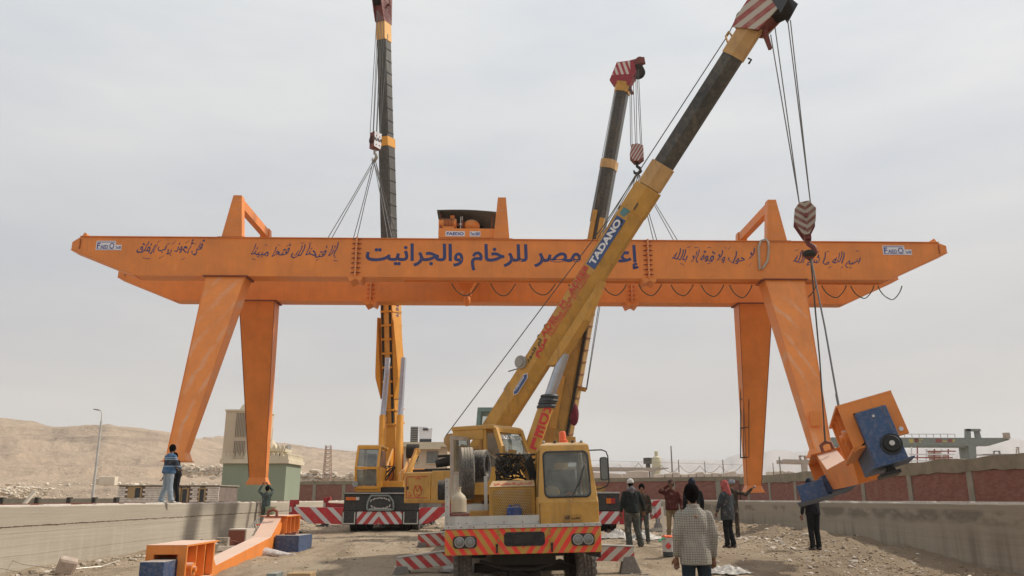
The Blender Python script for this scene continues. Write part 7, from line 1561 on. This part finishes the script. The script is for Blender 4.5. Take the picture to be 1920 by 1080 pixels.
    if hat == 'hair':
        h.sphere(hd_ + Vector((0, -.014, .022)) * k, .107 * k, 16, 12, (.90, .98, 1.14)); cap(h, hd_ + Vector((0, -.05, -.03)) * k, hd_ + Vector((0, -.055, -.075)) * k, .06 * k, .045 * k); remesh(h, 'hair', 'hair', body, .012, 1)
    elif hat == 'cap':
        h.sphere(hd_ + Vector((0, -.01, .045)) * k, .104 * k, 16, 12, (.90, 1.02, .92)); cap(h, hd_ + Vector((0, .08, .055)) * k, hd_ + Vector((0, .155, .035)) * k, .055 * k, .035 * k, 10, .22); remesh(h, 'cap', hatmat, body, .012, 1); h2 = MB(); cap(h2, hd_ + Vector((0, -.03, -.0)) * k, hd_ + Vector((0, -.045, -.06)) * k, .085 * k, .055 * k); remesh(h2, 'hair', 'hair', body, .012, 1)
    elif hat == 'beanie':
        h.sphere(hd_ + Vector((0, -.012, .02)) * k, .108 * k, 16, 12, (.90, 1.0, 1.18)); cap(h, hd_ + Vector((0, -.04, -.03)) * k, hd_ + Vector((0, -.045, -.08)) * k, .075 * k, .055 * k); remesh(h, 'knit_cap', hatmat, body, .012, 1)
    elif hat == 'scarf':
        h.sphere(hd_ + Vector((0, -.015, .015)) * k, .115 * k, 16, 12, (.92, 1.02, 1.15)); cap(h, hd_ + Vector((0, -.05, -.02)) * k, nk + Vector((0, -.06, -.08)) * k, .085 * k, .095 * k, 12); cap(h, nk + Vector((.0, .02, -.02)) * k, nk + Vector((.0, -.02, -.05)) * k, .09 * k, .11 * k, 12); remesh(h, 'head_scarf', hatmat, body, .013, 2)
    elif hat == 'turban':
        h.sphere(hd_ + Vector((0, 0, .05)) * k, .118 * k, 16, 12, (.95, 1.05, .72)); 
        for i in range(4): h.lathe([(.095 * k, -.02), (.118 * k, 0), (.095 * k, .02)], hd_ + Vector((0, 0, .02 + i * .028)) * k, 'z', 18)
        remesh(h, 'turban', hatmat, body, .012, 1)
    if hood:
        g_ = MB(); cap(g_, nk + Vector((-.07, -.06, -.03)) * k, nk + Vector((.07, -.06, -.03)) * k, .062 * k, .062 * k); cap(g_, nk + Vector((0, -.08, -.0)) * k, nk + Vector((0, -.10, -.09)) * k, .075 * k, .05 * k); remesh(g_, 'hood', hood, body, .014, 2)
    return body
def gnd(px, py, d): p = at(px, py, d); p.z = wz(p); return p
# checked shirt
s = NT('checked_shirt'); o_ = s.xyz(); pz = .028
def wv(c, ph, per=pz, w=.22): return s.math('LESS_THAN', s.math('FRACT', s.math('ADD', s.math('DIVIDE', c, per), 50 + ph)), w)
n = s.noise(9, 4, .6); wob = s.math('MULTIPLY', s.math('SUBTRACT', s.noise(3, 3, .5), .5), .05)
lx, lz = wv(s.math('ADD', o_[0], wob), 0), wv(s.math('ADD', o_[2], wob), 0); lx2 = wv(s.math('ADD', o_[0], wob), .5, pz, .10)
col = s.mix(s.math('MULTIPLY', lx, .55), (.34, .315, .26), (.08, .08, .10)); col = s.mix(s.math('MULTIPLY', lz, .62), col, (.06, .06, .09)); col = s.mix(s.math('MULTIPLY', lx2, .4), col, (.25, .16, .12)); col = s.mix(s.rng(n, .5, .8, 0, .3), col, DUST)
s.bump(s.noise(5, 4, .6, stretch=(1.6, 1.6, .5)), 1.0, .06); M['check'] = s.done(col, .95, spec=.15)
s = NT('striped_blue_jacket'); o_ = s.xyz(); base = (.035, .10, .20); col = s.mix(s.math('MULTIPLY', s.math('GREATER_THAN', o_[2], 1.13), s.math('LESS_THAN', o_[2], 1.29)), base, (.015, .02, .035))
for z_ in (1.10, 1.31, 1.36): col = s.mix(s.math('LESS_THAN', s.math('ABSOLUTE', s.math('SUBTRACT', o_[2], z_)), .009), col, (.35, .42, .48))
n = s.noise(8, 4, .6); col = s.mix(s.rng(n, .5, .8, 0, .3), col, DUST); s.bump(n, .9, .04); M['bluejacket'] = s.done(col, .8)
M['paleblue'] = cloth('pale_blue_trousers', (.27, .32, .37), .1); M['jeans'] = cloth('dark_jeans', (.022, .032, .042), .2, (.08, .08, .075)); M['blackcloth'] = cloth('black_cloth', (.016, .017, .019), .2, (.05, .045, .04)); M['darkgreen'] = cloth('dark_green_jacket', (.022, .028, .026), .2, (.06, .06, .05))
M['greypants'] = cloth('grey_green_trousers', (.085, .09, .08), .25); M['greyhood'] = cloth('grey_hood', (.17, .155, .17)); M['whitecap'] = cloth('white_cap', (.60, .58, .56), .05); M['maroon'] = cloth('maroon_jacket', (.10, .028, .024)); M['tanpants'] = cloth('tan_trousers', (.27, .20, .11))
M['redscarf'] = cloth('red_headscarf', (.40, .10, .09), .2, (.5, .35, .32)); M['greycoat'] = cloth('grey_coat', (.055, .06, .065)); M['greyturban'] = cloth('grey_turban', (.26, .28, .32)); M['brownrobe'] = cloth('brown_robe', (.06, .045, .032)); M['bluecap'] = cloth('navy_cap', (.02, .028, .05)); M['greenshirt'] = cloth('grey_green_shirt', (.075, .10, .092)); M['brownhood'] = cloth('brown_cap', (.06, .03, .025))
person('man in cream checked shirt and dark jeans, nearest the viewer, seen from behind', Vector((2.27, 10.4, wz((2.27, 10.4)))), R(2), 1.76, dict(eL=(-.225, -.03, 1.16), wL=(-.225, .05, .89), eR=(.23, -.03, 1.16), wR=(.235, .05, .88), kL=(-.10, .02, .5), kR=(.11, .02, .5)), 'check', 'jeans', .10, 'hair', vox=.014, bulk=1.0, collar='check')
M['check2'] = M['check']
pw = at(311, 941, 25.5); person('man in blue striped jacket and pale trousers standing on top of the left wall', Vector((pw.x, 25.5, 1.47)), R(-38), 1.76, dict(eL=(-.25, .08, 1.15), wL=(-.12, .26, 1.06), eR=(.26, .08, 1.15), wR=(.15, .28, 1.02), kL=(-.16, .03, .50), aL=(-.24, -.02, .08), kR=(.13, .0, .5), aR=(.20, .05, .08)), 'bluejacket', 'paleblue', .02, 'hair', loose=1.25, bulk=1.2, shoe='whitecap')
pw = at(326, 941, 26.6); person('worker in black leaning forward, mostly hidden behind the blue jacketed man', Vector((pw.x, 26.6, 1.47)), R(150), 1.62, dict(eL=(-.26, .2, 1.05), wL=(-.22, .42, .92), eR=(.26, .16, 1.0), wR=(.2, .4, .8), head=(0, .12, -.06)), 'blackcloth', 'blackcloth', .0, 'hair', lean=.1)
pg = gnd(497, 970, 35.2); person('man in grey-green shirt reaching both hands up to the far left leg', pg, R(8), 1.70, dict(eL=(-.36, .12, 1.52), wL=(-.26, .22, 1.78), eR=(.22, .22, 1.55), wR=(-.04, .28, 1.82)), 'greenshirt', 'greypants', .16, 'hair', lean=.0)
pg = gnd(1187, 1021, 21.5); person('man in white cap and dark green jacket, standing between truck and striped outrigger', pg, R(10), 1.70, dict(eL=(-.27, -.02, 1.15), wL=(-.28, .06, .90), eR=(.30, .0, 1.15), wR=(.36, .08, .92), kL=(-.12, .03, .5), aL=(-.10, 0, .09), kR=(.13, .03, .5), aR=(.22, .02, .09)), 'darkgreen', 'greypants', .02, 'cap', 'whitecap', hood='greyhood', loose=1.25, bulk=1.08)
pg = gnd(1207, 1015, 23.5); person('man in brown jacket hidden almost wholly behind the white capped man', pg, R(170), 1.62, None, 'brownrobe', 'greypants', .02, 'hair')
pg = gnd(1263, 1012, 24.5); person('man in maroon jacket and tan trousers shielding his face with one arm', pg, R(168), 1.72, dict(eR=(.33, .10, 1.42), wR=(.05, .22, 1.60), eL=(-.27, -.02, 1.15), wL=(-.28, .06, .9)), 'maroon', 'tanpants', .02, 'beanie', 'brownhood', bulk=1.05)
pg = gnd(1304, 1015, 22.5); person('man in navy cap and black jacket, directly behind the man in the checked shirt', pg, R(4), 1.76, None, 'blackcloth', 'blackcloth', .02, 'beanie', 'bluecap', bulk=1.1)
pg = gnd(1368, 1023, 21.6); person('man in red headscarf and grey coat standing right of the checked shirt', pg, R(38), 1.68, dict(eL=(-.28, .04, 1.14), wL=(-.27, .14, .93), kL=(-.07, .03, .5), kR=(.09, .03, .5), aL=(-.06, .02, .09), aR=(.12, -.04, .09)), 'greycoat', 'blackcloth', .18, 'scarf', 'redscarf', loose=1.05, bulk=1.08)
pg = gnd(1377, 1005, 27.0); person('man in grey turban stretching one arm out to the far right leg', pg, R(-35), 1.80, dict(eR=(.40, .18, 1.30), wR=(.56, .36, 1.50), eL=(-.28, .0, 1.16), wL=(-.32, .1, .92)), 'brownrobe', 'brownrobe', .2, 'turban', 'greyturban')
pg = gnd(1530, 1026, 21.3); person('man in black with blue cuffed boots, head hidden behind the hanging blue box', pg, R(15), 1.76, dict(eL=(-.27, -.02, 1.15), wL=(-.30, .03, .88), eR=(.24, .16, 1.30), wR=(.16, .36, 1.42), kL=(-.09, .02, .5), kR=(.08, .02, .5), aL=(-.09, 0, .09), aR=(.1, .02, .09)), 'blackcloth', 'blackcloth', .04, 'beanie', 'bluecap', bulk=1.02)

# ================================================================== SMALL THINGS ON THE GROUND
def at_g(px, d): return gnd(px, 1000, d)
bk = gnd(1253, 1030, 19.5); b_ = thing('paint_bucket', 'white paint bucket with red diamond and orange cloth on its lid', 'bucket', bk)
M['white_pl'] = paint('white_plastic', (.58, .56, .53), .5, .5, .1, .4)
MB().lathe([(.125, 0), (.128, .10)], bk, 'z', 22).build('bucket_base', 'seat', b_, smooth=40); MB().lathe([(.130, .101), (.142, .38), (.152, .385), (.152, .41), (.13, .41)], bk, 'z', 22).build('bucket_body', 'white_pl', b_, smooth=40)
MB().prism([(bk.x - .02, bk.z + .16), (bk.x + .055, bk.z + .235), (bk.x - .02, bk.z + .31), (bk.x - .095, bk.z + .235)], 'y', bk.y - .15, bk.y - .138).build('diamond_mark', 'letter_red', b_)
oc = MB().sphere((bk.x + .02, bk.y, bk.z + .43), .14, 12, 8, (1.1, .9, .28)).sphere((bk.x - .09, bk.y - .08, bk.z + .43), .05, 8, 6).build('cloth', 'beacon', smooth=60); tag(oc, 'orange rag heaped on the lid of the white bucket', 'cloth')
g2_ = MB().tube([(bk.x - .1, bk.y - .12, bk.z + .41), (bk.x - .2, bk.y - .16, bk.z + .37), (bk.x - .24, bk.y - .2, bk.z + .33)], .022, 6).build('green_cord', plain('green_rag', (.05, .32, .17), .8)); tag(g2_, 'short green cord at the rim of the white bucket', 'cord')
a, b = at_g(1248, 21.5), at(1241, 950, 21.8); o = MB().bar((a.x, 21.5, a.z), (b.x, 21.8, b.z), .10, .03, .06, .03).build('wooden_stake', 'limestone'); tag(o, 'pale pointed plank standing upright behind the white bucket', 'plank')
# buckets beside the reaching man, odds and ends on the fallen beam
bz = gnd(501, 990, 30.5); c_ = at(501, 983, 30.5); t = thing('grey_barrel', 'grey plastered barrel standing behind the far end of the fallen beam', 'barrel', (c_.x, 30.5, bz.z)); zt4, zt5 = at(501, 966, 30.5).z, at(501, 950, 30.5).z
MB().lathe([(.27, bz.z), (.29, zt4 - .03), (.31, zt4 - .02), (.31, zt4), (.24, zt4), (.22, zt4 - .1), (.01, zt4 - .1)], (c_.x, 30.5, 0), 'z', 24).build('barrel_body', 'gdirt', t, smooth=40)
c2 = at(507, 960, 30.6); o = MB().lathe([(.16, zt4 - .10), (.20, zt5 - .02), (.21, zt5), (.01, zt5)], (c2.x, 30.6, 0), 'z', 18).build('container', plain('olive_plastic', (.30, .31, .19), .7), smooth=40); tag(o, 'olive container set in the grey barrel', 'container')
c3 = at(509, 983, 23.4); o = MB().box(c3.x - .35, c3.x + .1, 23.1, 23.5, c3.z - .02, c3.z + .01).build('tray', 'beacon', bevel=.01); tag(o, 'flat orange-red tray on the raised end of the fallen beam', 'tray')
o = MB().box(c3.x - .18, c3.x + .02, 23.2, 23.4, c3.z + .012, c3.z + .22).build('sack', 'sign_white', bevel=.03); tag(o, 'small white bag on the red tray, on the fallen beam', 'bag')
ld2 = MB(); a, b, c_, d_ = at(464, 992, 24.5), at(489, 968, 24.8), at(471, 1004, 24.5), at(478, 985, 24.6)
ld2.bar(a, b, .03).bar(c_, b + Vector((.1, 0, -.35)), .03)
for i in range(6): ld2.bar(a.lerp(b, i / 6), c_.lerp(b + Vector((.1, 0, -.35)), i / 6), .025)
tag(ld2.build('metal_rack', 'rim'), 'small bent metal rack leaning beside the raised end of the fallen beam', 'rack')
# white sack at the far blue box
sk = gnd(512, 1042, 20.2); m = MB()
for i in range(9):
    a_ = i / 8; cap(m, (sk.x - .42 + a_ * .75, 20.2 + .05 * math.sin(i * 2), sk.z + .10 - .07 * a_), (sk.x - .32 + a_ * .75, 20.25, sk.z + .12 - .08 * a_), .16 - .10 * a_ + .02 * (i % 2), .15 - .11 * a_, 10, .75)
cap(m, (sk.x + .34, 20.2, sk.z + .03), (sk.x + .52, 20.15, sk.z + .03), .025, .05); o = remesh(m, 'white_sack', cloth('white_sack', (.52, .47, .44), .1), None, .02, 2); tag(o, 'crumpled white sack on the ground before the far blue box', 'sack')
# plastic sheets
def sheet(px, d, w, h, seed, lab, mat='plastic'):
    r = random.Random(seed); q = gnd(px, 1000, d); V, F = [], []; n = 16
    for j in range(n):
        for i in range(n):
            x, y = (i / (n - 1) - .5), (j / (n - 1) - .5); rr = math.hypot(x, y); z = h * max(0, 1 - rr * 2.1) * (.55 + .9 * abs(mnoise.noise(Vector((x * 5 + seed, y * 5, seed))))) + .05 * abs(mnoise.noise(Vector((x * 9, y * 9, seed))))
            V.append((q.x + x * w * (1 + .2 * mnoise.noise(Vector((y * 4, seed, 0)))), d + y * w * .8 * (1 + .2 * mnoise.noise(Vector((x * 4, seed, 3)))), wz((q.x + x * w, d + y * w * .8)) + z + .012))
    F = [(j * n + i, j * n + i + 1, (j + 1) * n + i + 1, (j + 1) * n + i) for j in range(n - 1) for i in range(n - 1)]
    o = MB().add(V, F).build('plastic_sheet', mat); md = o.modifiers.new('t', 'SOLIDIFY'); md.thickness = .006; tag(o, lab, 'plastic sheet'); return o
M['plastic'] = plain('cloudy_plastic', (.40, .37, .33), .5, .1, 9, bump=.5, bd=.03)
sheet(1357, 16.8, .85, .22, 3, 'crumpled clear plastic sheet on the ground right of the checked shirt'); sheet(1160, 26.5, 1.3, .35, 7, 'white plastic sheet heaped left of the white capped man'); sheet(1208, 26.0, 1.1, .35, 12, 'white plastic sheet heaped right of the white capped man'); sheet(1120, 15.2, .7, .12, 15, 'pale plastic scrap under the right side of the striped bumper')
sheet(905, 17.2, 1.6, .05, 21, 'flat pale paper sheet in the shade under the front truck')
# concrete blocks along the left wall
M['cblock'] = plain('grey_block', (.34, .29, .23), .95, .2, 6, bump=.5)
for i, (px, d, sz, lb) in enumerate(((380, 21.5, .30, 'tilted hollow concrete block leftmost in the row at the wall foot'), (397, 21.8, .26, 'hollow concrete block standing askew, second in the row at the wall foot'), (417, 22.4, .32, 'square hollow concrete block, third in the row at the wall foot'), (436, 23.0, .22, 'broken reddish block lying fourth in the row at the wall foot'))):
    p = gnd(px, 1020, d); m3 = Matrix.Rotation(R((20, -25, 5, 40)[i]), 3, 'Z') @ Matrix.Rotation(R((35, 20, 0, 15)[i]), 3, 'Y'); q = MB(); s0 = sz
    for (cx_, cz_, w_, h_) in ((0, -.42, 1, .16), (0, .42, 1, .16), (-.42, 0, .16, .68), (.42, 0, .16, .68)): q.cbox(p + Vector((0, 0, s0 * .62)) + m3 @ Vector((cx_ * s0, 0, cz_ * s0)), (w_ * s0, s0 * .7, h_ * s0), m3)
    tag(q.build('concrete_block', 'cblock' if i < 3 else 'red_oxide', bevel=.008), lb, 'block')
p = gnd(455, 1010, 24.6); o = MB().cbox(p + Vector((0, 0, .28)), (.62, .5, .5), Matrix.Rotation(R(-20), 3, 'Z')).build('box', 'marble', bevel=.01); tag(o, 'pale box with a brown end beside the beam, right of the concrete blocks', 'box'); MB().cbox(p + Matrix.Rotation(R(-20), 3, 'Z') @ Vector((-.02, -.262, .28)), (.56, .02, .42), Matrix.Rotation(R(-20), 3, 'Z')).build('box_end', 'red_oxide', o)
p = gnd(445, 1020, 22.3); o = MB().bar(p + Vector((-.6, -.2, .08)), p + Vector((.5, .5, .1)), .16, .10).build('timber', 'marble'); tag(o, 'pale squared timber lying between the blocks and the fallen beam', 'timber')
p = gnd(1523, 1072, 14.7); o = MB().cbox(p + Vector((0, 0, .09)), (.24, .16, .17), Matrix.Rotation(R(12), 3, 'Z')).build('brick_stone', plain('yellowish_stone', (.44, .38, .22), .95, .1, 9, bump=.4), bevel=.008); tag(o, 'small yellowish stone block alone on the dirt at lower right', 'stone block')
p = gnd(115, 1070, 17.3); o = MB().cbox((p.x + .1, 17.3, p.z + .15), (.36, .30, .34), Matrix.Rotation(.5, 3, 'Z') @ Matrix.Rotation(.22, 3, 'Y') @ Matrix.Rotation(.2, 3, 'X')).build('stone_block', plain('pinkish_stone', (.43, .34, .27), .95, .22, 4, bump=.8, bd=.04), bevel=.06); tag(o, 'pale squared stone at the foot of the left wall, lower left corner', 'stone block')
for px0, px1, mt_, lb in ((503, 522, 'ggreen', 'greenish end of a small block at the bottom edge of the picture'), (541, 585, 'wood', 'brown block of wood at the bottom edge of the picture')):
    a, b = at(px0, 1074, 13.6), at(px1, 1074, 13.6); o = MB().box(a.x, b.x, 13.5, 13.9, wz(a) - .02, a.z).build('wood_block', mt_, bevel=.01); tag(o, lb, 'block')
# rubble and gravel
def pts_(n, fx, fy, smin, smax, pw_=2.5):
    L = []
    for _ in range(n):
        x, y = fx(), fy(); s_ = smin + (smax - smin) * rng.random() ** pw_; w = s2w((x, y, 0)); L.append((Vector((w.x, w.y, gz(x, y) + s_ * .12)), s_))
    return L
M['stone'] = plain('rubble_stone', (.36, .29, .21), .95, .3, 1.2, bump=.4); M['stone_w'] = plain('white_rubble', (.52, .45, .37), .95, .2, 1.5, bump=.4); M['clod'] = plain('earth_clod', (.33, .25, .165), .97, .3, 2, bump=.5)
rubble('gravel', pts_(6500, lambda: rng.uniform(-9.8, 10.8), lambda: 9 + 24 * rng.random() ** 1.2, .006, .03, 3), 'stone')
rubble('gravel', pts_(1500, lambda: rng.uniform(-9.8, 10.8), lambda: 10 + 24 * rng.random() ** 1.2, .006, .035, 3), 'stone_w')
rubble('gravel', pts_(2600, lambda: rng.uniform(-9.5, 10.5), lambda: 12 + 24 * rng.random(), .015, .065, 3), 'clod'); rubble('gravel', pts_(1300, lambda: rng.uniform(-9.5, 10.5), lambda: 12 + 24 * rng.random(), .012, .07, 4), 'stone_w')
rubble('earth_clods', pts_(5200, lambda: 8.6 + 1.3 * rng.gauss(0, 1) * .9, lambda: rng.uniform(12, 34), .010, .07, 4), 'clod')
rubble('rubble', pts_(900, lambda: 8.2 + 1.2 * rng.gauss(0, 1), lambda: rng.uniform(12.5, 34), .012, .13, 5), 'stone_w')
rubble('rubble', pts_(1500, lambda: min(-8.3, -9.6 + .5 * abs(rng.gauss(0, 1))), lambda: rng.uniform(14, 45), .012, .15, 4), 'stone'); rubble('rubble', pts_(500, lambda: min(-8.6, -9.6 + .4 * abs(rng.gauss(0, 1))), lambda: rng.uniform(14, 45), .012, .12, 4), 'stone_w')
rubble('rubble', pts_(500, lambda: rng.uniform(3.5, 8.5), lambda: rng.uniform(24, 38), .02, .14, 4), 'stone_w'); rubble('rubble', pts_(420, lambda: rng.uniform(-9.5, -2), lambda: rng.uniform(36, 50), .03, .18, 4), 'stone_w')
cw_ = MB()
for (pp) in (((0, 1040, 17.9), (40, 1058, 17.4), (120, 1068, 17.2), (190, 1062, 17.8), (225, 1050, 18.4)), ((0, 1065, 17.2), (60, 1078, 16.9), (110, 1085, 16.6))):
    cw_.tube([at(*q) for q in pp], .008, 5)
tag(cw_.build('cord', 'bolt'), 'thin pale cord trailing along the foot of the left wall', 'cord')
# ================================================================== HAZE
s = NT('dusty_air'); s.t.nodes.remove(s.b); pv = s.n('ShaderNodeVolumePrincipled'); pv.inputs['Color'].default_value = (.90, .93, .97, 1); pv.inputs['Density'].default_value = .00026; pv.inputs['Anisotropy'].default_value = .1; s.l(pv.outputs[0], s.out.inputs['Volume'])
hz_ = MB().box(-3600, 3600, -60, 3500, -25, 235).build('haze', s.m); tag(hz_, kind='stuff')
for o in list(sc.objects):
    for k in ('kind_note',):
        if k in o: del o[k]
